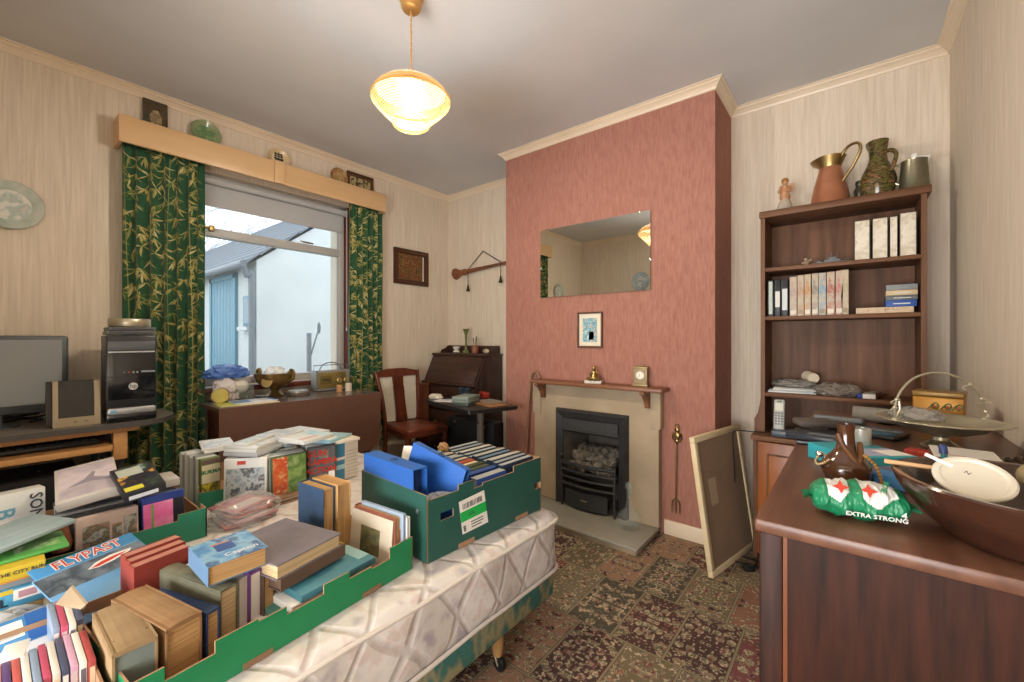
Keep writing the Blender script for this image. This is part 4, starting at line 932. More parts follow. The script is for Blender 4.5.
for k in range(3):
    m = (mat('dark_case', '3c4440', .4), mat('green_grey_case', '6f7d76', .5), mat('grey_green_lid', '83918a', .5))[k]
    case(('dark case at the bottom of', 'grey-green case in the middle of', 'pale grey-green case on top of')[k]+' the stack on the small table', ont(452, 406)+V((0, 0, .022*(k+1)-.001)), ont(468, 407)+V((0, 0, .022*(k+1)-.001)), ont(462, 402)+V((0, 0, .022*(k+1)-.001)), .021, m, name='small_case', group='cases on the small table')
p = ont(484, 397.5); MB().box((0, 0, .022), (.12, .05, .04), mat('red_box', 'b23a2c', .4, 'a03428', scale=9), bev=.003).build('red_box', M=TR(p, -.5), label='red box lying on the small table below the bureau', cat='box')
for k, (u, v) in enumerate(((461.5, 396.5), (467.5, 397))): MB().lathe([(.02, 0), (.022, .004), (.026, .075), (.023, .075), (.019, .006), (.001, .005)], clear('smoky_glass', '9aa0a6', .4, .05, '55606a'), 20).build('drinking_glass', M=TR(ont(u, v)), label=('left', 'right')[k]+' one of two smoky drinking glasses on the small table', cat='glass')
MB().box((0, 0, .002), (.16, .10, .003), whitep).box((.02, .03, .004), (.12, .09, .002), mat('lilac_paper', 'b5b5c9', .6), Matrix.Rotation(.4, 4, 'Z')).build('paper_sheet', M=TR(ont(446, 401), .3), label='white and lilac papers near the middle of the small table', cat='papers')
crumple('paper_scraps', 'crumpled white paper scraps at the left tip of the small table', ont(436, 398.5), (.12, .08, .035), 9, mat('crumpled_paper', 'c9b9a2', .8, 'e0d8cc', scale=30), cat='papers')
# black case under the table
t = thing('black_suitcase', 'black case standing on the floor under the small table', 'suitcase', TR((-2.38, 2.478, 0), -.0))
MB().box((0, 0, .26), (.52, .13, .50), mat('black_vinyl', '1d1f22', .5), bev=.02).build('body', t)
MB().tube([(-.07, 0, .51), (-.06, 0, .54), (.06, 0, .54), (.07, 0, .51)], .008, black, 8).build('handle', t)
for x in (-.16, .16): MB().box((x, -.066, .47), (.03, .006, .03), chrome, bev=.002).build('latch', t)

# ================================================================ table under the window
def weave(name, c1, c2, sc, rough=.4):
    m, tt, b = nt(name); setn(b, rough, spec=.5)
    ck = N(tt, 'TexChecker', Scale=sc); tt.links.new(coord(tt, (1, 1, 1)), ck.inputs[0]); ck.inputs[1].default_value = lin(c1); ck.inputs[2].default_value = lin(c2)
    nz = N(tt, 'TexNoise', Scale=18.0); tt.links.new(coord(tt), nz.inputs[0]); mx = N(tt, 'Mix', data_type='RGBA', blend_type='MULTIPLY'); mx.inputs[0].default_value = .4
    tt.links.new(ck.outputs[0], mx.inputs[6]); tt.links.new(ramp(tt, nz.outputs[0], ['9a8a80', 'ffffff']), mx.inputs[7]); tt.links.new(mx.outputs[2], b.inputs['Base Color']); return m
wv = weave('brown_woven_cover', '5d4033', '745447', 170)
TT = .77
t = thing('drop_leaf_table', 'brown drop-leaf table under the window with its front leaf down', 'table')
FL, FR = V((-2.70, .80, 0)), V((-2.645, 1.775, 0))
MB().prism([(FL.x, FL.y), (FR.x, FR.y), (-3.13, 1.78), (-3.13, .865), (-3.035, .865), (-3.035, .80)], TT-.02, TT, wv, mtop=weave('brown_woven_top_sheen', '5e5049', '6e6058', 170, .22)).build('table_top', t)  # top greyed in colour to stand for the window's reflection
ex = (FR-FL).normalized(); M = Matrix((ex, V((0, 0, 1)), ex.cross(V((0, 0, 1))))).transposed().to_4x4(); M.translation = V((FL.x, FL.y, 0)); L_ = (FR-FL).length
pl = [(0, TT-.001)]+[(.0, .46)]+[(.09-.09*math.cos(PI/2*k/6), .46-.09*math.sin(PI/2*k/6)) for k in range(1, 7)]+[(L_-.09+.09*math.sin(PI/2*k/6), .46-.09*math.cos(PI/2*k/6)) for k in range(0, 7)]+[(L_, TT-.001)]
MB().prism([(x, z) for x, z in pl][::-1], 0.0, .014, wv, M).build('drop_leaf', t)
twd = wood('table_wood', '4a2618', '653523', 5, 2, .4)
MB().bb(-3.10, -2.79, .865, .885, .08, TT-.02, twd).bb(-3.10, -2.78, 1.70, 1.72, .08, TT-.02, twd).bb(-3.11, -3.08, .885, 1.70, .60, TT-.02, twd).bb(-2.81, -2.79, .885, 1.70, .60, TT-.02, twd).build('apron', t)
for x, y in ((-2.77, .845), (-2.75, 1.74), (-3.09, .89), (-3.09, 1.72)): MB().box((x, y, (TT-.02)/2), (.035, .035, TT-.02), twd, bev=.004).build('leg', t)
def onw(u, v, dz=0): p = at(u, v, z=TT); return V((p.x, p.y, TT+.0005+dz))
# bowl
wht = crumple
p = onw(275, 396); gilt = mat('tarnished_gilt', '9a7d4a', .35, '5f4a2c', scale=14, metal=.75)
t = thing('footed_bowl', 'tarnished gilt footed bowl with curled handles on the window table', 'bowl', TR(p, .4) @ Matrix.Diagonal((1, 1, 1.2, 1)))
MB().lathe([(.055, 0), (.058, .006), (.04, .018), (.024, .03), (.03, .042), (.07, .055), (.102, .08), (.118, .112), (.12, .128), (.115, .128), (.1, .085), (.06, .062), (.001, .058)], gilt, 40, wob=lambda a, i: 1+(.05*math.cos(6*a) if i in (6, 7, 8, 9) else 0)).build('bowl', t)
for s in (-1, 1): MB().tube(bez([(s*.105, 0, .085), (s*.145, 0, .10), (s*.15, 0, .135), (s*.128, 0, .145), (s*.12, 0, .125)], 20), [.010]*21 if 0 else .010, gilt, 8).build('handle', t)
MB().lathe([(.03, 0), (.034, .004), (.001, .008)], mat('pale_gilt', 'b9a06a', .35, metal=.6), 20, Matrix.Rotation(-1.2, 4, 'Z') @ Matrix.Translation((.108, 0, .088)) @ Matrix.Rotation(1.15, 4, 'Y')).build('medallion', t)
crumple('tissue_paper', 'crumpled white tissue heaped in the gilt bowl', p+V((0, 0, .105)), (.15, .15, .085), 3, mat('tissue_white', 'dfe2e4', .8), cat='tissue', flat_=.3)
# radio
p0, p1 = onw(312, 391.5), onw(346, 388.5)
ctr = (p0+p1)/2; ctr.x = -3.05; rw = .27; gilt2 = mat('gilt_panel', '9c8a52', .4, '84733f', scale=9, metal=.5)
t = thing('table_radio', 'old gilt-fronted radio with grey frame and wire carrying handle', 'radio', TR((ctr.x, 1.625, TT+.0005), PI/2+.05))
MB().box((0, 0, .075), (rw, .07, .146), mat('radio_grey', '8d8f8a', .4), bev=.005).build('case', t)
MB().box((-.01, -.0365, .075), (rw*.84, .003, .115), gilt2, bev=.001).box((-.06, -.039, .08), (.09, .003, .06), mat('gilt_dark', '6f6034', .5), bev=.001).box((-.06, -.041, .08), (.06, .002, .02), mat('dial_dark', '4d4328', .4)).box((.075, -.0385, .075), (.002, .002, .115), black).build('front_panel', t)
for x in (.045, .10): MB().lathe([(.02, 0), (.02, .008), (.016, .012), (.001, .012)], mat('knob_gilt', 'b5a26a', .3, metal=.6), 18, Matrix.Translation((x, -.038, .07)) @ MY).build('knob', t)
MB().tube(bez([(-.09, 0, .148), (-.06, 0, .19), (0, 0, .205), (.06, 0, .19), (.09, 0, .148)], 20), .004, pipe, 8).tube([(-rw/2+.003, 0, .14), (-rw/2+.003, 0, .186), (rw/2-.003, 0, .186), (rw/2-.003, 0, .14)], .003, pipe, 8).build('handle', t)
MB().tube([(-.128, -.04, 0.002), (-.128, -.04, .15)], .006, pipe, 8).build('side_rod', t)
for u, v, m, hh, r_, nm, lb in ((339.5, 392, mat('tan_wax', 'b98a58', .6), .05, .02, 'candle', 'short tan candle in front of the radio'), (348.5, 391, mat('pale_wax', 'd2c6b2', .6), .058, .022, 'candle', 'short pale candle at the right of the radio')):
    q = onw(u, v); q.x = max(q.x, -2.98)
    t = thing(nm, lb, 'candle', TR(q)); MB().lathe([(r_, 0), (r_, hh-.003), (r_-.004, hh), (.001, hh-.002)], m, 20).build('wax', t); MB().tube([(0, 0, hh-.003), (.001, 0, hh+.008)], .001, black, 6).build('wick', t)
p = onw(298.5, 395); t = thing('round_tin', 'flat round grey tin on the window table between bowl and radio', 'tin', TR(p))
MB().lathe([(.062, 0), (.063, .002), (.063, .024), (.001, .024)], mat('tin_brown', '6d6458', .4), 32).build('base', t); MB().lathe([(.0645, .02), (.0645, .032), (.06, .034), (.001, .034)], mat('tin_grey', '9b9a92', .35, metal=.4), 32).build('lid', t)
MB().lathe([(.03, 0), (.045, .006), (.05, .012), (.046, .012), (.001, .005)], mat('grey_glaze', 'a8aaa6', .3), 24).build('saucer', M=TR(onw(264, 397)), label='small grey saucer left of the gilt bowl foot', cat='saucer')
# left end of the table
crumple('cloth_bundle', 'pale pinkish cloth bundle at the curtain end of the window table', V((-3.05, .945, TT+.0005)), (.13, .14, .135), 6, mat('pink_cloth', 'cfc6c3', .9, 'dcd6d4', scale=12), cat='cloth', flat_=.7)
crumple('blue_bag', 'crumpled blue plastic bag lying on top of the cloth bundle', V((-3.07, .955, TT+.135)), (.15, .21, .08), 8, mat('blue_film', '3f66b0', .4, '5b80c4', scale=9), flat_=.5)
p = onw(213, 400); t = thing('honey_jar', 'yellow-lidded jar lying on its side on the window table', 'jar')
ax = V((-.93, .36, 0)).normalized(); Mj = Matrix.Translation(V((-2.90, .868, TT+.045))) @ ax.to_track_quat('Z', 'Y').to_matrix().to_4x4()
MB().lathe([(.036, .0), (.041, .006), (.042, .02), (.042, .09), (.034, .1), (.001, .1)], mat('jar_tan', 'b5a283', .35, '8e7458', scale=30), 28, Mj).build('body', t)
MB().lathe([(.001, -.013), (.039, -.013), (.043, -.010), (.043, .003), (.040, .003)], mat('yellow_lid', 'c2b050', .4, 'a8953a', scale=14), 28, Mj).build('lid', t)
t = thing('glass_tumbler', 'square glass tumbler stuffed with white tissue on the window table', 'glass', TR(onw(241, 399), .3))
MB().prism([(-.05, -.05), (.05, -.05), (.05, .05), (-.05, .05)], 0, .09, clear('tumbler_glass', 'f4f6f4', .15, .05, 'c2c9c4')).build('body', t)
vs = MB().bb(-.035, -.005, -.03, .0, .004, .03, mat('dark_bits', '44423c', .7), .004).bb(.01, .04, .0, .03, .004, .035, mat('green_bits', '4d5c40', .7), .004).ball((0, 0, .08), (.044, .044, .042), mat('cream_tissue', 'd6d0c2', .8)); vs.build('contents', t)
def paper(name, label, a, b, c_, th, m, art_=(), txt=(), cat='papers', group=None):
    return case(label, a, b, c_, th, m, art_, txt, group, name, cat, bev=.0008)
z = TT+.0045
paper('magazine', 'yellow and cream magazine at the front corner of the window table', V((-2.715, .815, z)), V((-2.69, 1.115, z)), V((-2.90, .825, z)), .004, mat('cream_mag', 'd2c29a', .5), [(0, 0, .32, 1, mat('yellow_green_mag', 'b9b84c', .5)), (.36, .1, .95, .9, mat('mag_cream2', 'dcd0b0', .5))])
z += .0055
paper('folder', 'blue-edged white folder lying on the cream magazine', V((-2.76, .90, z)), V((-2.75, 1.13, z)), V((-2.90, .88, z)), .005, mat('white_folder', 'd5d9de', .4), [(0, 0, .4, .8, mat('mid_blue_print', '5b86b8', .4)), (.9, 0, 1, 1, mat('strong_blue_print', '2f66b0', .4))])

# ================================================================ computer desk
deskm = mat('desk_grey_laminate', '6f675f', .45, '7d756c', scale=40); pined = wood('desk_pine', 'b98450', 'cc9a62', 2, 1, .4)
DT = .76
t = thing('computer_desk', 'grey-topped computer desk with pine rails against the window wall', 'desk')
MB().prism([(-3.16, YR+.02), (-2.655, YR+.02), (-2.64, .45), (-2.648, .51), (-2.68, .56), (-2.73, .60), (-2.80, .628), (-3.03, .628), (-3.03, .44), (-3.16, .44)], DT-.024, DT, mat('desk_edge', '4a4744', .5), mtop=deskm).build('desk_top', t)
MB().bb(-2.72, -2.68, -.5, .47, DT-.048, DT-.026, pined, .003).build('rail', t)
MB().bb(-2.72, -2.68, .375, .425, .585, DT-.048, pined, .003).build('post', t)
MB().bb(-3.05, -2.66, -.5, .37, .652, .662, pined).bb(-2.672, -2.655, -.5, .37, .635, .662, pined, .003).build('keyboard_tray', t)
for q in ((-3.12, -3.06, .35, .42, 0, DT-.024), (-2.80, -2.74, .36, .42, 0, .585), (-3.12, -3.06, -.5, -.44, 0, DT-.024), (-2.80, -2.74, -.5, -.44, 0, .585)): MB().bb(*q, mat('desk_black', '232222', .5), .004).build('leg', t)
t = thing('keyboard', 'black keyboard lying on the pull-out tray of the desk', 'keyboard', TR((-2.80, .12, .6625), PI/2))
MB().box((0, 0, .011), (.44, .15, .02), black, bev=.005).build('body', t)
kb = MB()
for r_ in range(5):
    for c_ in range(15): kb.box((-.196+.028*c_, -.052+.024*r_, .0235), (.022, .019, .006), mat('key_black', '2a2a2c', .5), bev=0)
kb.build('keys', t)
t = thing('subwoofer', 'black box standing on the floor under the computer desk', 'box', TR((-2.85, .05, 0)))
MB().box((0, 0, .28), (.34, .45, .55), mat('matt_black', '191817', .8), bev=.01).build('body', t)
MB().tube(bez([(.06, .3, .64), (.07, .27, .52), (.05, .22, .45), (.0, .1, .56)], 18), .004, black, 8).build('flex', t)
# monitor
t = thing('monitor', 'dark grey flat computer monitor at the left edge', 'monitor', TR((-2.90, 0, DT+.0005), .0))
frm = mat('monitor_grey', '4c5054', .4); my0, my1, mz0, mz1 = -.26, .25, .052, .405
MB().box((-.02, (my0+my1)/2, (mz0+mz1)/2), (.045, my1-my0, mz1-mz0), frm, bev=.014).build('housing', t)
MB().bb(.0022, .0035, my0+.02, my1-.022, mz0+.04, mz1-.02, mat('lcd_grey', '85898c', .25, spec=.6)).build('screen', t)
MB().box((-.03, 0, .03), (.03, .10, .06), frm, bev=.005).lathe([(.1, 0), (.1, .006), (.06, .012), (.001, .014)], frm, 32, Matrix.Translation((-.03, 0, 0))).build('stand', t)
# speaker
p = at(78, 426, z=DT)
spk = mat('speaker_beige', 'a3947a', .45); spd = mat('speaker_cloth', '3c3936', .8)
t = thing('desk_speaker', 'beige and black desktop speaker between monitor and computer tower', 'speaker', TR((p.x-.06, p.y+.0, DT+.0005), PI/2-.04))
pf_ = [(-.062, 0), (-.064, .03), (-.052, .12), (-.036, .198), (.005, .203), (.05, .12), (.075, 0)]
YZ = lambda x: Matrix(((0,0,1,x),(1,0,0,0),(0,1,0,0),(0,0,0,1)))
mb = MB()
for x0, x1 in ((-.075, -.058), (.055, .075)): mb.prism(pf_, 0, x1-x0, spk, YZ(x0))
mb.prism([(-.060, 0), (-.062, .04), (.06, .04), (.075, 0)], 0, .113, spk, YZ(-.058)).build('body', t)
gr = MB().prism([(a*.94+.002, b*.985+.0) for a, b in pf_], 0, .114, spd, YZ(-.0585))
gr.prism([(a*.9+.006, .01+b*.93) for a, b in pf_], 0, .02, spd, YZ(-.094))
gr.build('grille', t)
for x in (-.005, .03): MB().lathe([(.006, 0), (.006, .006), (.001, .007)], mat('knob_tan', '8a7a5c', .4), 14, Matrix.Translation((x, -.062, .022)) @ MY).build('knob', t)
# tower
t = thing('computer_tower', 'black tower computer standing on the desk in front of the curtain', 'computer', TR((-2.68, .44, DT+.0005), PI/2-.075))
tw_, td, th_ = .18, .36, .41; tg = mat('tower_dark', '26272b', .3); tgl = mat('tower_gloss', '17181b', .12, spec=.6); tsil = mat('tower_silver', 'a9abae', .3, metal=.6)
MB().box((0, td/2+.012, th_/2), (tw_-.004, td-.02, th_-.006), mat('tower_steel', '4b4c50', .45), bev=.004).build('case', t)
f_ = MB().box((0, .006, th_/2+.02), (tw_, .03, th_-.045), tg, bev=.008).box((0, -.009, .215), (tw_-.012, .004, .22), tgl, bev=.001)
f_.box((0, -.0075, th_-.052), (tw_-.012, .006, .040), mat('tower_grey', '54575c', .3), bev=.002).box((0, -.010, th_-.082), (tw_-.014, .006, .008), tsil, bev=.002)
f_.box((0, -.009, .05), (tw_-.004, .02, .035), tsil, bev=.01).box((0, -.004, .022), (tw_, .03, .04), tgl, bev=.008)
f_.box((0, -.0112, .212), (tw_-.012, .0012, .0015), black)
f_.box((-.065, -.0195, .052), (.022, .001, .016), mat('sticker_blue', '7fa9c9', .4))
f_.build('front_panel', t)
lg = MB().lathe([(.017, 0), (.017, .002), (.001, .002)], mat('badge_silver', 'c9ccd0', .25, metal=.5), 28, Matrix.Translation((.004, -.0105, .165)) @ MY)
lg.text('hp', .026, black, Matrix.Translation((.004, -.0132, .166)) @ MY @ Matrix.Shear('XZ', 4, (0, 0)) , bold=.0004); lg.build('badge', t)
bt = MB()
for x, m in ((-.028, mat('dull_grey', '6a6d70', .4)), (-.012, mat('red_led', 'a33a34', .4)), (.004, tsil), (.018, tsil)): bt.box((x, -.0115, .232), (.006, .002, .008), m)
bt.box((.058, -.0115, .234), (.05, .002, .008), mat('slot_grey', '8a8d90', .4)); bt.build('ports', t)
for k in range(2):
    MB().box((0, 0, .009), (.178-.008*k, .24, .017), mat('drive_grey', '57585a', .4), bev=.003).box((0, -.1205, .009), (.15, .002, .004), black).build('disc_drive', M=TR((-2.81, .45+.002*k, DT+th_+.0005+.0185*k), PI/2-.075+.02*k), label=('lower', 'upper')[k]+' flat grey drive stacked on the computer tower', cat='drive', group='drives on the computer tower')
MB().lathe([(.078, 0), (.08, .003), (.08, .036), (.078, .039), (.001, .039)], mat('brushed_tin', 'b3a993', .35, metal=.7), 36).build('round_tin', M=TR((-2.775, .448, DT+th_+.039)), label='round silver tin on top of the computer tower', cat='tin')
R = random.Random(5); p = at(20, 424, z=DT)
pts = [V((p.x+.035*math.cos(k*1.25+R.uniform(-.4, .4))*(.5+R.random()), p.y+.115*math.sin(k*1.1+R.uniform(-.4, .4))*(.4+.6*R.random()), DT+.006+.002*k+R.uniform(0, .008))) for k in range(30)]
t = thing('cable_heap', 'tangled heap of black cables on the desk before the monitor', 'cables')
MB().tube(bez(pts, 190), .0045, black, 6).build('flex', t)
q = at(46, 421, z=DT); MB().box((q.x, q.y, DT+.012), (.022, .018, .022), white, bev=.003).build('white_plug', t)
q = at(55, 420, z=DT); MB().box((q.x, q.y, DT+.010), (.02, .024, .018), mat('yellow_plug', 'c9a23c', .4), bev=.004).build('yellow_plug', t)
# ================================================================ bed
MZ = .47
def mattress_mat():
    m, t, b = nt('quilted_ticking'); setn(b, .6, sheen=.2)
    nz = N(t, 'TexNoise', Scale=13.0, Detail=3.0); t.links.new(coord(t), nz.inputs[0])
    base = ramp(t, nz.outputs[0], ['b3aab4', 'd6cfcb', 'ddd8d4', 'd2c2bc', 'cdc8c2', 'b5b2b8'], pos=(.28, .40, .52, .60, .66, .74))
    acc = None
    for an in (.62, -.62):
        w = N(t, 'TexWave', Scale=2.6, Distortion=3.5, Detail=1.0); w.inputs['Detail Scale'].default_value = .9; w.bands_direction = 'Y'
        t.links.new(coord(t, (1, 1, 1), rot=(an, 0, an*.8)), w.inputs[0]); r = ramp(t, w.outputs[0], ['000000', 'ffffff'], pos=(0, .07))
        if acc is None: acc = r
        else:
            mm_ = N(t, 'Mix', data_type='RGBA', blend_type='MULTIPLY'); mm_.inputs[0].default_value = 1; t.links.new(acc, mm_.inputs[6]); t.links.new(r, mm_.inputs[7]); acc = mm_.outputs[2]
    mx = N(t, 'Mix', data_type='RGBA', blend_type='MULTIPLY'); mx.inputs[0].default_value = .16
    t.links.new(base, mx.inputs[6]); t.links.new(acc, mx.inputs[7]); t.links.new(mx.outputs[2], b.inputs['Base Color'])
    bp = N(t, 'Bump', Strength=.32, Distance=.010); t.links.new(acc, bp.inputs['Height']); t.links.new(bp.outputs[0], b.inputs['Normal']); return m
mm = mattress_mat(); mx0, mx1, my0, my1 = -2.40, -.90, -.545, 1.425
t = thing('mattress', 'white quilted mattress with faint floral ticking carrying the boxes of books', 'mattress')
bm = bmesh.new(); bmesh.ops.create_cube(bm, size=1)
for q in bm.verts: q.co = V(((mx0+mx1)/2+q.co.x*(mx1-mx0), (my0+my1)/2+q.co.y*(my1-my0), .3575+q.co.z*.223))
bmesh.ops.bevel(bm, geom=[e for e in bm.edges if abs(e.verts[0].co.z-e.verts[1].co.z) > .1], offset=.07, segments=5, affect='EDGES', profile=.5)
bmesh.ops.bevel(bm, geom=[e for e in bm.edges if abs(e.verts[0].co.z-e.verts[1].co.z) < .01 and len(e.link_faces) == 2 and abs(e.link_faces[0].normal.z-e.link_faces[1].normal.z) > .5], offset=.022, segments=3, affect='EDGES', profile=.5)
for e in range(2): bmesh.ops.subdivide_edges(bm, edges=[e_ for e_ in bm.edges if e_.calc_length() > .12], cuts=5, use_grid_fill=True)
for q in bm.verts:
    d = mnoise.noise(q.co*6)*.006; o = V((1 if q.co.x > mx1-.05 else 0, 1 if q.co.y > my1-.05 else 0, 0))
    if .27 < q.co.z < .45: q.co += o*(.010+d+.006*math.sin(q.co.y*22+q.co.z*14))
bm.verts.index_update()
MB().add([q.co for q in bm.verts], [[v.index for v in f.verts] for f in bm.faces], mm, True).build('cover', t, sharp=70); bm.free()
def rrect(x0, x1, y0, y1, r, n=6):
    o = []
    for cx, cy, a0 in ((x1-r, y1-r, 0), (x0+r, y1-r, PI/2), (x0+r, y0+r, PI), (x1-r, y0+r, PI*1.5)): o += [(cx+r*math.cos(a0+PI/2*k/n), cy+r*math.sin(a0+PI/2*k/n)) for k in range(n+1)]
    return o
pip = mat('mattress_piping', 'd5cdc6', .6)
def dense(pts, step=.06):
    o = []
    for i in range(len(pts)):
        a, b = V(pts[i]), V(pts[(i+1) % len(pts)]); k = max(1, int((b-a).length/step)); o += [a.lerp(b, j/k) for j in range(k)]
    return o
for z in (.447, .262):
    MB().tube([(p.x, p.y, z+.005*mnoise.noise(V((p.x*7, p.y*7, z)))) for p in dense([(a, b, 0) for a, b in rrect(mx0-.003, mx1+.008, my0, my1+.008, .07)])], .0065, pip, 8, closed=True).build('piping', t)
div = art('divan_damask', ['3f7673', '4a8682', '447c78', 'aba27e', '52847c', '97977a'], 11, (1, 1, .6), .8)
t = thing('divan_base', 'low green patterned divan bed base under the mattress', 'bed')
MB().box(((mx0+mx1)/2-.008, (my0+my1)/2, .193), (mx1-mx0-.024, my1-my0-.03, .104), div, bev=.012).build('base', t)
for x in (-.965, -2.33):
    for y in (1.12, -.35):
        MB().lathe([(.016, .05), (.02, .07), (.024, .12), (.03, .142)], mat('beech_leg', 'b0895c', .4, '9c7648', scale=10), 16, TR((x, y, 0))).build('leg', t)
        MB().lathe([(.001, -.011), (.02, -.011), (.0235, -.006), (.0235, .006), (.02, .011), (.001, .011)], black, 18, TR((x+.012, y, .0237)) @ Matrix.Rotation(PI/2, 4, 'X')).tube([(x+.012, y-.013, .024), (x, y-.013, .05), (x, y, .055)], .004, chrome, 6).build('castor', t)

# ---------------------------------------------------------------- cardboard trays
def tray(name, label, P0, ex, L, Wd, H, col, near, far=None, ends=(None, None), holes=(), group=None, z0=MZ+.001, extra=None):
    """open tray: near wall runs along local x from P0, the tray extends to local +y; walls given as [(x0, x1, height)]"""
    ex = V((ex[0], ex[1], 0)).normalized(); ey = V((-ex.y, ex.x, 0)); M = Matrix((ex, ey, V((0, 0, 1)))).transposed().to_4x4(); M.translation = V((P0[0], P0[1], z0))
    th = .004; t = thing(name, label, 'box', M, group)
    def wall(segs, T, hs=()):
        mb = MB()
        for x0, x1, h in segs:
            xs = sorted({x0, x1}|{q for hh in hs for q in (hh[0], hh[1]) if x0 < q < x1}); 
            for a, b in zip(xs, xs[1:]):
                zs = [0, h]; cut = [hh for hh in hs if hh[0] <= a+1e-6 and hh[1] >= b-1e-6]
                if cut: zs = [0, cut[0][2], cut[0][3], h]
                for z_, z2 in ([(zs[0], zs[1])] if len(zs) == 2 else [(zs[0], zs[1]), (zs[2], zs[3])]):
                    mb.add([(a, 0, z_), (b, 0, z_), (b, 0, z2), (a, 0, z2), (a, th, z_), (b, th, z_), (b, th, z2), (a, th, z2)], [[0, 1, 2, 3], [5, 4, 7, 6], [0, 4, 5, 1], [1, 5, 6, 2], [2, 6, 7, 3], [3, 7, 4, 0]], [col]+[card]*5, False, T)
        return mb
    R_ = lambda a, x, y: Matrix.Translation((x, y, 0)) @ Matrix.Rotation(a, 4, 'Z')
    w1 = wall(near, Matrix.Identity(4), holes)
    if extra: extra(w1)
    w1.build('side_wall', t)
    wall(far or [(0, L, H)], R_(PI, L, Wd)).build('side_wall', t)
    wall(ends[0] or [(0, Wd, H)], R_(-PI/2, 0, Wd)).build('end_wall', t); wall(ends[1] or [(0, Wd, H)], R_(PI/2, L, 0)).build('end_wall', t)
    MB().bb(th, L-th, th, Wd-th, 0, .004, card).build('tray_floor', t); return t
bg = mat('bright_green_card', '187a4c', .5, '1f8654', scale=5); dg = mat('dark_green_card', '24524a', .5, '2b5c52', scale=5); mg = mat('mid_green_card', '1f7358', .5, '2a7d62', scale=5)
TF = MZ+.0062
# 1: bright green tray, front of the bed
def slots(mb):
    for x in (.50, .21): mb.bb(x-.03, x+.03, -.0012, .0, .001, .013, mat('cut_card', '8a6a50', .9))
tray('cardboard_tray', 'bright green cardboard tray of old books at the front edge of the bed', (-.955, .152), (-.095, .995), .645, .375, .092, bg,
     [(0, .05, .092), (.05, .13, .066), (.13, .21, .09), (.21, .27, .084), (.27, .36, .066), (.36, .43, .088), (.43, .50, .07), (.50, .56, .064), (.56, .645, .094)], group='fruit trays holding books', extra=slots)
# 2: dark green tall box
lx = lambda u, v: (at(u, v, x=-.988).y-.835, at(u, v, x=-.988).z-MZ-.001)
def label_(mb):
    q = [lx(*p) for p in ((463.6, 535), (488, 521.8), (484, 490), (460, 502.6))]
    f = lambda a, b: ((q[0][0]*(1-a)+q[1][0]*a)*(1-b)+(q[3][0]*(1-a)+q[2][0]*a)*b, (q[0][1]*(1-a)+q[1][1]*a)*(1-b)+(q[3][1]*(1-a)+q[2][1]*a)*b)
    def patch(a0, b0, a1, b1, m, y): P = [f(a0, b0), f(a1, b0), f(a1, b1), f(a0, b1)]; mb.add([(p[0], y, p[1]) for p in P]+[(p[0], y+.0004, p[1]) for p in P], [[0, 1, 2, 3], [0, 4, 5, 1], [1, 5, 6, 2], [2, 6, 7, 3], [3, 7, 4, 0]], m)
    gl = mat('label_green', '1fb050', .5); lk = mat('label_ink', '4a4a4a', .6)
    patch(0, 0, 1, 1, whitep, -.0006); patch(0, .36, 1, .66, gl, -.001)
    R2 = random.Random(2)
    for k in range(14): patch(.12+.055*k, .72, .12+.055*k+R2.choice((.02, .035)), .88, lk, -.001)
    for k in range(9): patch(.06+.03*(k % 3), .06+.06*(k//3), .085+.03*(k % 3), .11+.06*(k//3), lk, -.001)
    for k in range(3): patch(.35, .08+.08*k, .35+R2.uniform(.3, .5), .11+.08*k, lk, -.001)
    patch(.3, .47, .55, .5, lk, -.0014); patch(.3, .54, .5, .56, lk, -.0014)
    for x in (.16, .44): mb.bb(x-.035, x+.035, -.0012, 0, .002, .016, card)
h1 = lx(442.5, 518)+lx(455, 518); h2 = lx(531.5, 486)+lx(538.5, 486)
tray('cardboard_box', 'tall dark green cardboard box with a white and green label on the bed corner', (-1.0, .835), (.05, .9987), .56, .385, .205, dg,
     [(0, .125, .190), (.125, .19, .207), (.19, .235, .178), (.235, .395, .186), (.395, .56, .207)], ends=(None, [(0, .385, .206)]),
     holes=[(h1[0], h1[2], h1[1]-.012, h1[1]+.012), (h2[0], h2[2], h2[1]-.012, h2[1]+.012)], extra=label_)
# 3: tray of film cases at the back
tray('cardboard_tray', 'green cardboard tray packed with film cases nearest the window table', (-2.025, .53), (.25, .968), .51, .37, .088, mg,
     [(0, .155, .066), (.155, .26, .084), (.26, .34, .076), (.34, .51, .092)], group='fruit trays holding books')
# 4: tray at the left with video box sets
tray('cardboard_tray', 'green cardboard tray of boxed videos below the computer desk', (-1.735, -.12), (0, 1), .60, .42, .09, mg,
     [(0, .40, .07), (.40, .52, .078), (.52, .60, .098)], ends=(None, [(0, .06, .098), (.06, .36, .075), (.36, .42, .105)]), group='fruit trays holding books')
# 5: tray of discs at the picture's lower left corner
t5 = tray('cardboard_tray', 'cardboard tray of disc cases at the lower left end of the bed', (-.965, -.40), (-.02, 1), .53, .36, .085, bg, [(0, .53, .08)], group='fruit trays holding books')
fl = [at(73, 585, z=.615), at(88, 603, z=.60), at(84, 616, z=.57), at(54, 633, z=.555), at(55.5, 605, z=.59)]
M5 = t5.matrix_world.inverted(); pv = [M5 @ p for p in fl]; nn = V((.004, .003, .001))
MB().add(pv+[p-nn for p in pv], [[0, 1, 2, 3, 4][::-1], [5, 6, 7, 8, 9]]+[[i, (i+1) % 5, 5+(i+1) % 5, 5+i] for i in range(5)], mat('flap_card', 'a9967c', .9, '9a876e', scale=10)).build('corner_flap', t5)

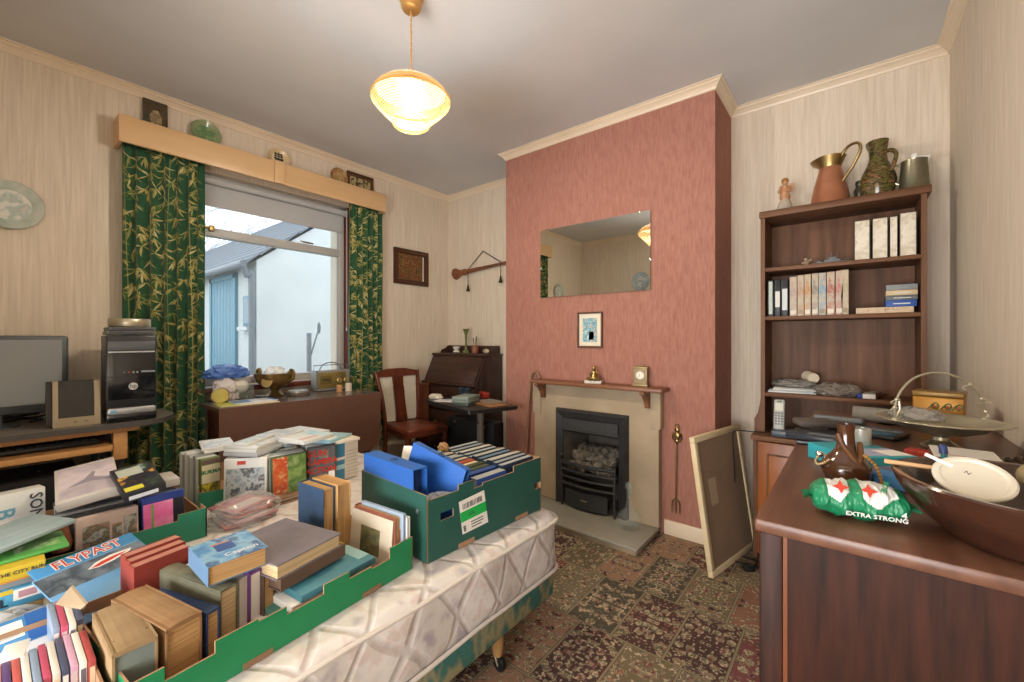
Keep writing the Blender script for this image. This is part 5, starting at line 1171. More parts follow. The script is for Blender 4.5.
# ---------------------------------------------------------------- bright tray: old books
tan = mat('worn_tan_leather', 'a38a68', .75, '8c7350', scale=16, bump=.15); tan2 = mat('mottled_tan_leather', 'a5845e', .75, '86623f', scale=14, bump=.15); olive = mat('olive_cloth', '71705c', .8, '62604e', scale=30)
navy = mat('navy_cloth', '33456a', .75, '2b3a5a', scale=20); ink = mat('brown_ink', '5a4630', .7); grp = 'books in the bright green tray'
z = TF
def sp(label, nl, nr, fl_, zt, cover, pgm, **kw): A, B, Cc = at3((*nl, zt)), at3((*nr, zt)), at3((*fl_, zt)); return book(label, A, B, Cc, zt-z, cover, pgm, 'T', group=grp, **kw)
sp('thick pale tan old book with title lettering at the near end of its tray', (112, 655), (158, 635), (90, 614), .60, tan, mat('blue_grey_edge', '7c8680', .8, '6a766f', scale=12), art_=[(.12, .22, .9, .235, ink), (.16, .28, .84, .29, ink), (.2, .17, .6, .18, ink), (.3, .74, .62, .80, ink)], ct=.004)
sp('thick mottled brown leather book beside the navy book', (166, 630), (202, 611), (136, 589), .602, tan2, pgt, ct=.004)
sp('slim navy blue cloth book standing spine up', (207, 613.7), (220, 606), (181, 579), .59, navy, pgt)
sp('faded olive book standing spine up under the blue-covered paperback', (220.5, 591.4), (238, 582), (184, 556), .607, olive, pg)
A, B = at3((239.5, 580, .60)), at3((249, 574.5, .60)); A2, B2 = at3((250, 574, .605)), at3((261, 568, .605)); A3, B3 = at3((264, 576, .59)), at3((274, 570.5, .59))
for A_, B_, c_, p_, lb in ((A, B, whitep, mat('clean_pages', 'e6e2da', .8), 'white paperback standing next to the olive book'), (A2, B2, mat('purple_card', '7b4a93', .5), mat('clean_pages', 'e6e2da', .8), 'white paperback with purple spine'), (A3, B3, mat('dark_brown_cloth', '5a4434', .7), pgt, 'brown-edged book standing next to the grey atlas')):
    book(lb, A_, B_, A_+V((-.19, -.02, 0)), A_.z-z, c_, p_, 'T', group=grp, inset=.001)
sky = art('sky_cover_art', ['2f5f96', '4f86b4', '86aec6', '2a4a78', 'c0c8c4'], 18)
book('worn paperback with blue seascape cover lying across the spine-up books', at3((208, 568, .665)), at3((268, 546.5, .665)), at3((193, 546, .668)), .042, mat('paperback_blue', '5f7f9e', .4), pgt, 'L', [(.0, .0, 1, 1, sky), (.3, .42, .62, .72, mat('deep_blue_disc', '2c4a86', .4)), (.28, .72, .6, .78, mat('orange_patch', 'b9855a', .5))], [('Captain', .62, .22, .022, mat('pale_lettering', 'd5dbe0', .5))], group=grp, ct=.0012)
atl = mat('grey_violet_cloth', '726c73', .75, '7d767c', scale=24, bump=.1)
tb_ = mat('brown_board', '5f4a3c', .7, '6d5646', scale=20)
a, b, c_ = at3((277, 566, .625)), at3((341, 533, .625)), at3((252, 532, .625))
dz = V((0, 0, 1))
book('big grey cloth-bound atlas lying flat in the bright green tray', a, b, c_, .036, atl, pg, 'B', group=grp, ct=.003)
o1, o2 = (b-a)*.05, (c_-a)*.02
book('brown book lying directly under the grey atlas', a-dz*.0365+o1, b-dz*.0365+o1*1.6, c_-dz*.0365+o1+o2, .030, tb_, tb_, 'F', group=grp)
teal = mat('teal_cover', '3d7280', .45, '4b8490', scale=10)
zt = .553
for k, (m, lb) in enumerate(((whitep, 'white magazine at the bottom under the atlas'), (mat('sea_green_cover', '4d7f74', .5), 'sea-green magazine under the atlas'), (whitep, 'second white magazine under the atlas'), (teal, 'teal magazine with yellow panel sticking out beside the atlas'))):
    z1 = z+.018*(k+1); A_ = V((-1.018+.004*k, .405+.02*k, z1)); B_ = V((-1.04+.004*k, .605+.024*k, z1))
    case(lb, A_, B_, A_+V((-.275, -.03, 0)), .0175, m, [(.86, .5, 1, .9, mat('yellow_panel', 'd2c24e', .5)), (.84, .1, 1, .45, mat('pale_teal_panel', '8fb3b4', .5))] if k == 3 else [], name='magazine', group='magazines under the atlas', cat='magazine', bev=.0015, front=[(0, .12, 1, .88, pgw)] if k % 2 == 0 else [])
ydir = V((-.095, .995, 0)).normalized(); xdir = V((.995, .095, 0)).normalized()
def upr(label, x0, y0, w, h, t_, cover, pgm, art_=(), txt=(), rot=0, spine='L', name='book', lean=0, ct=.002):
    """upright book, cover facing the near end of the tray; pages towards the bed edge"""
    ax = Matrix.Rotation(rot, 3, 'Z') @ xdir
    A = V((x0, y0, z)); ndir = V((ax.y, -ax.x, 0)); return book(label, A, A+ax*w, A+dz*h-ndir*lean, t_, cover, pgm, spine, art_, txt, group=grp, name=name, ct=ct)
upr('tall dark blue book standing upright at the back of the bright green tray', -1.368, .622, .135, .222, .036, mat('prussian_cloth', '2f4a68', .7, '293f5a', scale=18), pgt)
upr('tall tan-edged book standing behind the dark blue one', -1.362, .664, .135, .226, .045, mat('buff_card', 'b9935f', .7), pgt)
upr('cream book with dark square photograph on its cover in the bright tray', -1.232, .716, .19, .142, .010, mat('cream_jacket', 'd2c7b2', .5), pgw, [(.26, .18, .72, .72, art('dark_photo_art', ['3a3c2c', '5c5c40', '7a7452', '2c2e24'], 26))], lean=.012)
upr('reddish brown book standing behind the cream picture book', -1.225, .7275, .19, .152, .021, mat('russet_cloth', '7d4636', .7, '8b5240', scale=20), pgt, lean=.004)
upr('pale blue book standing at the bed-corner end of the bright green tray', -1.215, .7505, .19, .160, .009, mat('pale_blue_jacket', '9db0c4', .5), pgw)
upr('white-spined book standing last at the corner end of the bright green tray', -1.205, .7608, .185, .148, .011, mat('white_jacket', 'd5d6d2', .5), pgw)
redc = mat('red_cloth', '8f382e', .6, '7d3026', scale=16); redp = mat('pink_page_edge', 'c08878', .8, 'a8705f', scale=20)
for k, lb in enumerate(('front one of three matching red books behind the tan leather books', 'middle one of three matching red books', 'rearmost one of three matching red books')):
    A, B, Cc = stand((134+1.2*k, 568-5*k), (190-1*k, 546-3.5*k), .635+.004*k, .635+.004*k-z)
    off = V((-.0285*k, -.002*k, 0)); base0 = stand((134, 568), (190, 546), .635, .635-z)
    A, B, Cc = base0[0]+off, base0[1]+off, base0[2]+off+dz*.004*k
    book(lb, A, B, Cc, .027, redc, redp, 'L', group='three red books', ct=.002, inset=.001)

# ---------------------------------------------------------------- tall box: files and videos
bf = mat('blue_file', '2b5fae', .4, '2f66b8', scale=4); bfd = mat('file_inside', '27406e', .6)
ex2, ey2 = V((.05, .9987, 0)), V((-.9987, .05, 0))
def inbox(a, b, zz=0): return V((-1.0, .835, 0))+ex2*a+ey2*b+dz*zz
def lever(label, M, w, l, th):
    """lever-arch file: two covers and a spine along one long side, hollow ends"""
    t = thing('lever_arch_file', label, 'file', M, 'blue lever arch files')
    MB().bb(0, w, 0, l, th-.003, th, bf).bb(0, w, 0, l, 0, .003, bf).bb(0, w, l-.003, l, .003, th-.003, bf).build('cover', t)
    MB().bb(.03, w-.03, l-.20, l-.006, .008, th*.5, bfd).build('paper_block', t)
    MB().lathe([(.012, 0), (.012, .003)], bfd, 20, Matrix.Translation((w*.5, l, th/2)) @ Matrix.Rotation(-PI/2, 4, 'X')).build('finger_ring', t)
M = Matrix((ey2*-1, dz, ey2.cross(dz)*-1)).transposed().to_4x4()
ezz = (ey2*-1).cross(dz); M = Matrix((ey2*-1, dz, ezz)).transposed().to_4x4(); M.translation = inbox(.058, .375, TF)
lever('blue lever arch file standing along the near end of the tall green box', M, .30, .262, .055)
ap = V((-1.20, .985, .775)); exf = V((.95, .17, -.28)).normalized(); eyf = (V((.0, .10, 1))-exf*V((.0, .10, 1)).dot(exf)).normalized()
M = Matrix((exf, eyf, exf.cross(eyf))).transposed().to_4x4(); M.translation = ap-eyf*.205-exf*.02
lever('blue lever arch file leaning with one corner up in the tall green box', M, .235, .205, .03)
crumple('plastic_bag', 'clear plastic sleeve bag beside the standing blue file', inbox(.078, .05, .605), (.07, .13, .045), 12, clear('grey_film', 'd8dde0', .5, .15, 'b9c0c4'), rz=.0)
MB().box((0, 0, 0), (.10, .003, .10), whitep).box((.02, -.0018, .01), (.03, .001, .03), mat('red_print', 'b8402e', .5)).build('leaflet', M=TR(inbox(.165, .30, .695), .5, -.5), label='white and red leaflet sticking up behind the blue files', cat='leaflet')
tops = ['9aa3a8', '8a9498', 'a8b0b0', 'b5b3a8', '98a0a4', '7f8d92', 'a5a8a2', '5c7a94', '9ca4a2', 'b0aea4', '8c979c', 'a2aaac']
dkb = mat('video_navy', '22324a', .5)
def vid(label, a, b, w, h, top, body, k, l=.183):
    A = inbox(a, b, h); o = case(label, A, A+ey2*-w, A+ex2*l, h-TF, body, [(.06, .03, .8, .97, mat('spine_top_'+top, top, .6))], name='video_cassette', group='videos in the tall green box', cat='video'); return o
n1 = ('first', 'second', 'third', 'fourth', 'fifth', 'sixth', 'seventh', 'eighth', 'ninth', 'tenth', 'eleventh', 'twelfth')
for k in range(12): vid(n1[k]+' video from the wall side in the far row of the tall green box', .372, .372-.028*k, .0265, .684-.004*(k % 3), tops[k], dkb, k)
mid = ['a3a79f', '8f9aa0', 'b8a88c', '9aa4a6', '8e98a0', 'b5ae98', 'a84a32', 'd2c5a4', '3f4a34', '46503a']
for k in range(10): vid((n1[k]+' video from the wall side in the near row of the tall green box') if k not in (6, 7, 8, 9) else ('red-topped', 'cream-topped', 'dark green-topped', 'second dark green-topped')[k-6]+' video in the near row of the tall green box', .183, .372-.028*k, .0265, (.682 if k < 6 else .676)-.004*(k % 2), mid[k], dkb if k < 6 else mat('spine_side_'+mid[k], mid[k], .6), k)
bb_ = mat('royal_blue_board', '2a4a8c', .5)
A = inbox(.195, .088, .672); book('blue book standing spine up against the near wall of the tall green box', A, A+ey2*-.030, A+ex2*.17, .16, bb_, pgw, 'T', group=None)
A = inbox(.22, .048, .668); book('blue-covered book with grey top edge next to the near wall of the tall green box', A, A+ey2*-.036, A+ex2*.145, .15, bb_, mat('grey_page_edge', '9fa3a4', .8), 'R', [(.06, 0, .92, 1, mat('grey_page_edge', '9fa3a4', .8))], group=None)
crumple('paper_bag', 'tan crumpled paper poking out at the far end of the tall green box', inbox(.36, .365, .675), (.05, .035, .035), 15, mat('tan_paper', 'b08a66', .9), cat='paper')
# ---------------------------------------------------------------- tray of film cases
silv = mat('silver_case', 'a7abad', .3, 'b8bbbb', scale=10); wcase = mat('white_case', 'd2d3cf', .4); gc = 'film cases in the green tray by the window table'
gl_ = mat('title_green', '2f7a48', .5); rd = mat('title_red', 'c03a26', .5)
def row(tl, tr, zt, t_, body, art_, txt, n, labs, others, name='dvd_case', lean=.01):
    A, B, Cc = stand(tl, tr, zt, zt-TF, lean); nrm = (B-A).cross(Cc-A).normalized(); nrm.z = 0; nrm.normalize()
    for k in range(n):
        d = nrm*-(t_+.0012)*k; h = .006*((k*7) % 3-1) if k else 0
        case(labs[0] if k == 0 else labs[1] % n1[k-1], A+d, B+d, Cc+d+dz*h, t_, body if k == 0 else others[k % len(others)], art_ if k == 0 else [], txt if k == 0 else [], group=gc, name=name, cat='case')
oth = [silv, wcase, mat('grey_case_b', '8f9496', .35), mat('pale_case', 'c2c5c4', .35)]
burart = art('jungle_art', ['8a8a3a', 'c9b83c', '4d5628', 'b5a050', '2c3320'], 26)
row((201, 460), (220.5, 456), .662, .026, mat('video_sleeve_green', '6d7a4a', .5), [(.04, .42, .96, .86, mat('cream_sleeve', 'd6d0b4', .5)), (.04, .02, .96, .46, burart), (.05, .88, .95, .97, mat('sleeve_top', '6b5a58', .5))], [('BURMA', .5, .70, .0215, gl_, 0, .0008)], 8,
    ('video with green BURMA title at the near corner of the green tray', '%s case behind the BURMA video'), oth, 'video_cassette', 0)
row((224, 459.5), (267, 456.5), .662, .02, wcase, [(.05, .04, .95, .78, art('war_photo_art', ['5c6c74', '8e9aa0', 'b4bcbc', '3d4a52', 'a09a94'], 34)), (.3, .86, .5, .94, rd)], [], 9,
    ('white film case with grey war photograph', '%s case behind the grey war photograph case'), oth)
row((271.5, 458), (306, 451.5), .655, .02, mat('dark_green_case', '4a5c3c', .4), [(.03, .03, .45, .97, art('orange_cover_art', ['d8cba0', 'c86a38', 'b8482c', 'e0d4a8'], 30)), (.45, .03, .98, .97, art('leaf_cover_art', ['6f9048', '8fa860', '55783a', 'a4b478'], 16))], [], 9,
    ('film case with half orange, half leafy green cover', '%s case behind the orange and green case'), oth)
row((308, 448), (335.5, 443.7), .662, .024, mat('charcoal_case', '3e4044', .4), [(.03, .03, .97, .97, art('gun_cover_art', ['3a3c40', '6a6c70', '55565a', '8a8680'], 20)), (.3, .02, .8, .22, mat('flesh_flash', 'b87a5a', .5)), (.72, .2, .95, .36, whitep)],
    [('GUN', .30, .82, .040, rd, 0, .001), ('CAMERA', .5, .62, .034, rd, 0, .001), ('ACTION', .44, .42, .034, rd, 0, .001)], 7, ('dark film case titled in red GUN CAMERA ACTION', '%s case behind the red-titled case'), oth)
A, B, Cc = stand((336.2, 444), (358, 439), .655, .655-TF)
case('cream box with blue side strip at the window-table tray\'s far end', A, B, Cc, .12, mat('cream_carton', 'd2c8b8', .6), [(.0, .0, .38, 1, mat('carton_blue', '3f7f9c', .5)), (.0, .55, .38, .62, whitep), (.0, .3, .38, .42, mat('pale_carton_blue', '9cc0cc', .5))]+[(.45, .1+.09*k, .95, .115+.09*k, mat('carton_grey', 'a39c92', .6)) for k in range(8)], name='carton', cat='box')
A, B, Cc = at3((337, 441.5, .672)), at3((360, 437, .672)), at3((334, 434, .672))
case('pale cream flap-topped carton lid over the blue-striped box', A, B, Cc, .014, mat('cream_carton', 'd2c8b8', .6), name='flat_carton', cat='carton')
# flat stacks on top
def fl_stack(items, nl, nr, fl3, z0, grp_):
    zz = z0
    for k, (lb, t_, m, art_, sx, dx, nm) in enumerate(items):
        z2 = zz+t_; A, B, Cc = at3((*nl, z0+.03)), at3((*nr, z0+.03)), at3((*fl3, z0+.03))
        A = A+(B-A)*dx; Cc = Cc+(B-A)*0; w_ = (B-A); l_ = Cc-A
        for p in (A, B, Cc): p.z = z2
        B = A+V((w_.x, w_.y, 0))*sx; Cc = A+V((l_.x, l_.y, 0))*sx
        case(lb, A, B, Cc, t_-.0004, m, art_, group=grp_, name=nm, cat='case' if nm != 'book' else 'book'); zz = z2
paleart = art('pale_cover_art', ['c6cad0', 'a9b4c2', 'd4d4d0', '8f9fb2'], 20)
fl_stack([('silver case lying at the bottom of the pile on the film tray', .016, silv, [], 1, 0, 'dvd_case'), ('clear-edged case second in the pile on the film tray', .016, wcase, [], .97, .02, 'dvd_case'), ('pale blue-covered case third in the pile on the film tray', .012, wcase, [(.03, .03, .97, .97, paleart)], 1, 0, 'dvd_case'), ('small pale blue case topping the pile on the film tray', .010, wcase, [(.05, .05, .95, .95, art('small_blue_art', ['a9c0d2', 'd2d8da', '7fa0ba'], 30))], .55, .3, 'dvd_case')],
    (223, 449), (257, 450), (242, 431), .668, 'pile on the film tray')
fl_stack([('grey case lying at the bottom right of the film tray top', .014, oth[2], [], 1, 0, 'dvd_case'), ('white boxed set lying above the orange and green case', .022, wcase, [(.04, .05, .96, .95, art('pale_set_art', ['d8d6d0', 'c6ccd0', 'e0deda'], 14))], 1, 0, 'dvd_case')], (287, 441), (330, 431), (284, 430), .668, 'white sets on the film tray')
A, B, Cc = at3((303.5, 441, .724)), at3((334, 433, .724)), at3((296, 433.5, .724))
case('second white boxed set with pale lettering on top of the first', A, B, Cc, .018, wcase, [(.05, .1, .6, .3, mat('pale_red_print', 'c9a49c', .5)), (.62, .05, .98, .95, art('blue_corner_art', ['6fa4bc', '9cc4d0', 'c9d8da'], 20))], group='white sets on the film tray')
A, B, Cc = at3((330, 441, .684)), at3((352, 433, .684)), at3((322, 431, .684))
case('blue and white flat case behind the cream carton lid', A, B, Cc, .014, mat('blue_flat_case', '7fb0c4', .4, 'a9c8d0', scale=14), [(.1, .1, .5, .6, whitep)], group=None)
for k, (u, v, lb) in enumerate(((216, 449, 'first'), (214, 446.5, 'second'))):
    A = at3((u-12, v+3, .678+.01*k)); case(lb+' pale clear case lying across the tops behind the BURMA video', A, A+V((.02, .115, 0)), A+V((-.13, .03, .012)), .009, wcase, [(.05, .05, .95, .95, paleart)], group='clear cases across the tops')
# bag of discs and papers on the mattress between the trays
pk = [mat('pink_sleeve', 'b0626a', .4, 'c98a8c', scale=20), mat('red_sleeve', '9c3a3a', .4, 'b85a50', scale=20), mat('rose_sleeve', 'c49aa0', .4, 'a87078', scale=20)]
for k in range(7):
    c0 = at(243+4*(k % 3), 511-3*(k % 2), z=.50); case(n1[k]+' pink-red disc sleeve from the bottom in the clear bag', V((c0.x+.07, c0.y-.08+.006*k, MZ+.0095+.008*k)), V((c0.x+.07-.01*k, c0.y+.07+.004*k, MZ+.0095+.008*k)), V((c0.x-.07, c0.y-.085+.004*k, MZ+.0095+.008*k)), .0075, pk[k % 3], [(.1, .1, .9, .5, mat('pale_sleeve_print', 'd8c8c8', .4))], name='disc_sleeve', group='disc sleeves in the clear bag', cat='disc')
c0 = at(247, 509, z=.50); crumple('plastic_bag', 'clear plastic bag of pink-red disc sleeves lying on the mattress', V((c0.x+.015, c0.y-.01, MZ+.0015)), (.185, .22, .085), 21, clear('thin_film', 'f4f4f4', .24, .12, 'e0e0e0'), rz=.2)
for k in range(4):
    c0 = at(284, 497, z=.48); case(n1[k]+' brown-edged booklet from the bottom of the little pile behind the upright blue book', V((c0.x+.06, c0.y-.07+.008*k, MZ+.0075+.0065*k)), V((c0.x+.05, c0.y+.08, MZ+.0075+.0065*k)), V((c0.x-.06, c0.y-.07-.01*k, MZ+.0075+.0065*k)), .006, (card, mat('dark_booklet', '5f4a3c', .7), mat('pale_booklet', 'b8a48c', .7), mat('mid_booklet', '8c7058', .7))[k], name='booklet', group='booklets on the mattress', cat='booklet', bev=.001)

# ---------------------------------------------------------------- left tray: boxed videos
clam = mat('cream_clamshell', 'c4bdb4', .35, 'b5aea6', scale=8); vg = 'boxed videos in the left tray'
jet = art('jet_sky_art', ['b5aab2', 'c9bcc0', 'a39aa4', 'bdb0b4'], 7)
jd = mat('jet_grey', '8a8490', .4)
A, B, Cc = at3((55, 505, .672)), at3((121, 486, .692)), at3((46, 473, .722))
M, w, l = frame(A, B, Cc)
o = case('cream video album with a grey jet on its cover lying tilted on top', w, l, None, .028, clam, [(.06, .06, .97, .95, jet)], M=M, group=vg, name='video_album', cat='video')
MB().prism([(-.62*w/2, -.3*l/2), (-.1*w/2, -.02*l/2), (.2*w/2, .35*l/2), (.3*w/2, .30*l/2), (.22*w/2, .02*l/2), (.78*w/2, -.28*l/2), (.74*w/2, -.36*l/2), (.1*w/2, -.22*l/2), (-.3*w/2, -.26*l/2)], .0282, .0288, jd).build('jet_picture', o)
A, B, Cc = at3((124, 495, .688)), at3((166, 482, .700)), at3((113, 470, .728))
rain = art('rainbow_art', ['b8402e', 'd8a03c', '24242a', '20202c', '2a2a36', '33502e', '8f9aa0'], 16)
case('black video box with bright coloured swirls lying beside the jet album', A, B, Cc, .03, mat('black_card', '26262a', .4), [(.05, .08, .96, .95, rain), (.06, .06, .5, .2, mat('yellow_title', 'c9c23c', .5)), (.1, .6, .7, .9, mat('pale_swirl', 'a9b0a4', .5))], group=vg, name='video_box', cat='video', front=[(.1, .2, .8, .6, mat('white_line', 'c9ccd0', .5))])
A, B, Cc = at3((140, 470, .70)), at3((168, 478, .70)), at3((118, 458, .70))
case('pale clamshell case lying behind the black swirled box', V((-1.86, .31, .658)), V((-1.86, .435, .658)), V((-1.98, .31, .658)), .026, clam, group=vg, name='video_album', cat='video')
# standing rows
def lstand(label, y0, y1, x, h, t_, body, art_=(), txt=(), lean=.01, name='video_album', front=()):
    A = V((x+lean, y0, TF)); return case(label, A, A+V((-.008, y1-y0, 0)), V((x, y0, TF+h)), t_, body, art_, txt, group=vg, name=name, cat='video', front=front)
ph = art('aircraft_photo_art', ['7a8a94', 'b8b4ac', '5c665c', 'b08a70', '8e9aa4'], 34)
lstand('pinkish cream video album with four small aircraft photographs', .165, .305, -1.755, .148, .028, mat('pink_cream_album', 'c9b4ac', .4), [(.1, .2, .52, .82, ph), (.56, .45, .72, .75, ph), (.75, .35, .97, .85, ph), (.1, .08, .7, .14, mat('pale_text', 'dcd0c8', .5))])
mag = art('magenta_art', ['c83a86', 'd86aa0', 'e4b8c8', 'b8306c'], 5, (1, 1, 1))
lstand('video box with magenta cover and blue top by the tray end', .315, .425, -1.765, .165, .03, mat('navy_box', '26397c', .4), [(.02, .02, .72, .86, mag), (.72, .02, .98, .86, mat('black_strip', '24242a', .4)), (.5, .02, .95, .2, art('flame_art', ['c8342a', 'd8b83c', 'b02a30'], 40)), (.2, .3, .26, .84, mat('green_stripe', '6f9c5a', .5))])
k_ = 0
for x in (-1.797, -1.827, -1.857, -1.887, -1.917):
    lstand(('dark', 'grey', 'second dark', 'cream', 'third dark')[k_]+' video case standing in the left tray behind the photograph album', .135, .30, x, .150+.004*k_, .027, (mat('video_dark', '33353a', .4), oth[2], mat('video_dark', '33353a', .4), clam, mat('video_dark', '33353a', .4))[k_]); k_ += 1
for k in range(4): lstand(('black', 'second black', 'blue', 'third black')[k]+' video box standing behind the magenta box', .31, .42, -1.80-.032*k, .155, .03, (black, black, mat('navy_box', '26397c', .4), black)[k], name='video_box')
# white SONY box and pale case
A, B, Cc = V((-2.0, -.09, TF)), V((-2.035, .125, TF)), V((-2.01, -.09, TF+.195))
cy = mat('logo_blue', '6aa0b8', .5); dkt = mat('logo_dark', '4a4e54', .5)
case('white SONY box with blue logo standing at the left tray\'s back', A, B, Cc, .06, mat('white_box', 'd6d8d4', .5), [], [('SONY', .90, .66, .040, dkt, -PI/2, .0006), ('B', .60, .70, .055, cy, -PI/2, .001)], name='electronics_box', cat='box')
A, B, Cc = at3((-30, 562, .66)), at3((77, 518.5, .668)), at3((-30, 536, .672))
case('pale blue-grey folder lying across the left tray', A, B, Cc, .010, mat('blue_grey_folder', '8fa5ac', .45, 'a3b6ba', scale=9, stretch=(1, 6, 1)), name='folder', cat='folder')
MB().box((0, 0, .05), (.16, .25, .095), mat('dark_case_b', '1f2022', .5), bev=.004).build('black_case', M=TR((-1.85, .012, TF)), label='black case standing in the left tray under the blue-grey folder', cat='case')
MB().lathe([(.02, 0), (.024, .02), (.018, .05), (.012, .075), (.001, .08)], mat('terracotta', '7d4a36', .5), 16).build('small_pot', M=TR(V((-1.765, .137, .545))), label='tiny terracotta pot wedged at the corner of the aircraft album', cat='pot')

# ---------------------------------------------------------------- magazines and flat boxes leaning between the trays
fb = mat('magazine_blue', '3f86c0', .35, '4a93cc', scale=5); ft = mat('title_white', 'e4e0dc', .4); fr2 = mat('title_red_b', 'c23a2c', .4)
def mag_(label, A, B, Cc, m, art_, txt): return case(label, A, B, Cc, .005, m, art_, txt, name='magazine', cat='magazine', group='aircraft magazines', bev=.001)
dn = V((.165, .022, -.072))
A1, B1 = at3((51, 562.5, .605)), at3((147, 526, .605))
shk = [(.05, .1, .95, .5, art('warplane_art', ['4a5a68', '6f7c88', '3c4854', '8a97a0'], 16))]
planes = art('biplane_art', ['4f93c8', '3f7fb4', 'b8a890', '3f86c0', '6a86a0'], 12)
mag_('blue FLYPAST aircraft magazine leaning on the left tray', A1+dn, B1+dn, A1, fb, [(.02, .05, .98, .62, planes)], [('FLYPAST', .5, .885, .037, ft, 0, .002), ('FLYPAST', .5, .885, .037, fr2, 0, -.0002)])
o2 = V((.062, .004, -.012)); up2 = V((.0, 0, .009))
o = mag_('second aircraft magazine with a shark-mouthed plane overlapping the first', A1+dn+o2+up2, B1+dn+o2+up2, A1+o2+up2, mat('magazine_blue_b', '5590c4', .35, '7aa8cc', scale=6), [(.0, .62, 1, .97, art('warplane_art', ['4a5a68', '6f7c88', '3c4854', '8a97a0'], 16))], [])
MB().prism([(.0, .0), (.02, .012), (.055, .018), (.10, .014), (.092, .006), (.05, -.004), (.02, -.006)], .0052, .0058, ft, Matrix.Translation((-.02, .055, 0))).prism([(.006, .0), (.03, .008), (.06, .011), (.09, .010), (.05, .001), (.02, -.003)], .0058, .0062, fr2, Matrix.Translation((-.02, .055, 0))).build('shark_mouth', o)
gm_ = mat('green_board_lid', '4f9a4c', .45, '5ca656', scale=12); ym = mat('yellow_box', 'd2b83a', .45); bm_ = mat('sky_box', '5aa8d0', .45); kx = mat('box_ink', '26303c', .5)
x_ = -1.515
def slabY(name, label, x1, x0, y0, y1, z0, z1, m, art_, txt, cat='box', grp_='flat boxes at the left edge'):
    A, B, Cc = V((x1, y0, z0)), V((x1, y1, z0)), V((x1, y0, z1)); return case(label, A, B, Cc, x1-x0, m, art_, txt, name=name, cat=cat, group=grp_)
slabY('flat_box', 'yellow flat box with black lettered side in the left-edge pile', -1.512, -1.70, -.16, .092, .59, .622, mat('yellow_box', 'd2b83a', .45), [(0, .0, 1, .12, mat('orange_strip', 'c98a3a', .5))], [('MEET THE CITY RUN', .79, .58, .0115, kx, 0, .0001)])
slabY('flat_box', 'grey flat box between the yellow and the blue one', -1.518, -1.70, -.15, .088, .574, .5895, oth[2], [], [])
slabY('flat_box', 'sky blue flat box with white barcode label in the left-edge pile', -1.508, -1.70, -.17, .094, .530, .5735, bm_, [(.80, .35, .97, .92, whitep), (.83, .45, .94, .8, mat('barcode_pink', 'b58a94', .5)), (0, .78, .8, 1, ym)], [('HELL', .66, .38, .026, kx, 0, .0006)])
slabY('flat_box', 'orange-brown flat box at the bottom of the left-edge pile', -1.505, -1.70, -.16, .088, .472, .5295, mat('orange_brown_box', 'a8784a', .5, 'c9a86a', scale=20), [], [])
case('green leaf-printed magazine topping the left-edge pile', V((-1.54, -.10, .631)), V((-1.55, .135, .631)), V((-1.66, -.10, .633)), .008, gm_, [(.62, .2, .95, .6, art('leaf_print_art', ['4f9a4c', 'a9c98a', '4f9a4c', 'd8e0c8'], 40))], name='magazine', cat='magazine')
crumple('plastic_bag', 'grey plastic bag crumpled below the sky blue box at the left edge', V((-1.435, .03, .472)), (.10, .19, .075), 17, mat('grey_bag', 'a3a6a8', .35, 'b9bcbe', scale=12))
case('bright blue magazine in a plastic sleeve with a white address label', at3((-30, 664, .535)), at3((53, 631, .535)), at3((-30, 634, .566)), .006, mat('cobalt_cover', '3a78b8', .25, '5a9ccc', scale=3), [(.0, .25, .66, .85, whitep), (.04, .32, .6, .42, mat('label_grey', 'b5b8b8', .6)), (.7, 0, 1, 1, mat('deep_cobalt', '2f62a8', .25))], name='magazine', cat='magazine')
case('white magazine lying under the sleeved blue one at the left edge', at3((-30, 676, .522)), at3((52, 642, .522)), at3((-30, 640, .556)), .007, whitep, name='magazine', cat='magazine')
# discs in the corner tray
R = random.Random(12)
dc = ['c9c4bc', 'd8a0a4', '5f4a7c', 'c0605c', 'e0ded8', '8a9cb4', 'b8506a', 'd6d2c8', '4a5068', 'c8a0b8', 'e2ddd2', 'a84a4a', 'd2d6d8', '7a5a8c', 'dcd8cc', '6a7a8c']
hue = {'c9c4bc': 'stone', 'd8a0a4': 'rose', '5f4a7c': 'violet', 'c0605c': 'coral', 'e0ded8': 'white', '8a9cb4': 'steel blue', 'b8506a': 'crimson', 'd6d2c8': 'off-white', '4a5068': 'slate', 'c8a0b8': 'mauve', 'e2ddd2': 'ivory', 'a84a4a': 'brick red', 'd2d6d8': 'silver', '7a5a8c': 'purple', 'dcd8cc': 'cream', '6a7a8c': 'grey-blue'}
for r_, (x, nn, yy, ln, hh) in enumerate(((-1.06, 12, -.003, .0, .100), (-1.195, 4, .082, .01, .116))):
    for k in range(nn):
        c_ = dc[(k+5*r_) % 16]; A = V((x+R.uniform(-.005, .005), yy+.0108*k, TF)); dl = V((0, -.012+R.uniform(-.003, .003), 0))
        case(hue[c_]+' disc case, '+(n1[k]+' from the left in the front row' if r_ == 0 else n1[k]+' from the left in the second row')+' of the corner tray', A, A+V((0, .0095, 0)), A+V((0, 0, hh))+dl, .125, mat('disc_'+c_, c_, .4), [(.15, .08, .85, .9, mat('disc_strip'+str(k % 4), ('e4e0d8', 'c9b8b8', '6a6a78', 'd8c8a8')[k % 4], .5))], name='disc_case', group='disc cases in the corner tray', cat='disc case', bev=.0006)
case('white card lying on top of the front row of disc cases at the left edge', at3((-4, 664, .578)), at3((24, 655, .578)), at3((-4, 648, .578)), .003, whitep, name='card', cat='card')

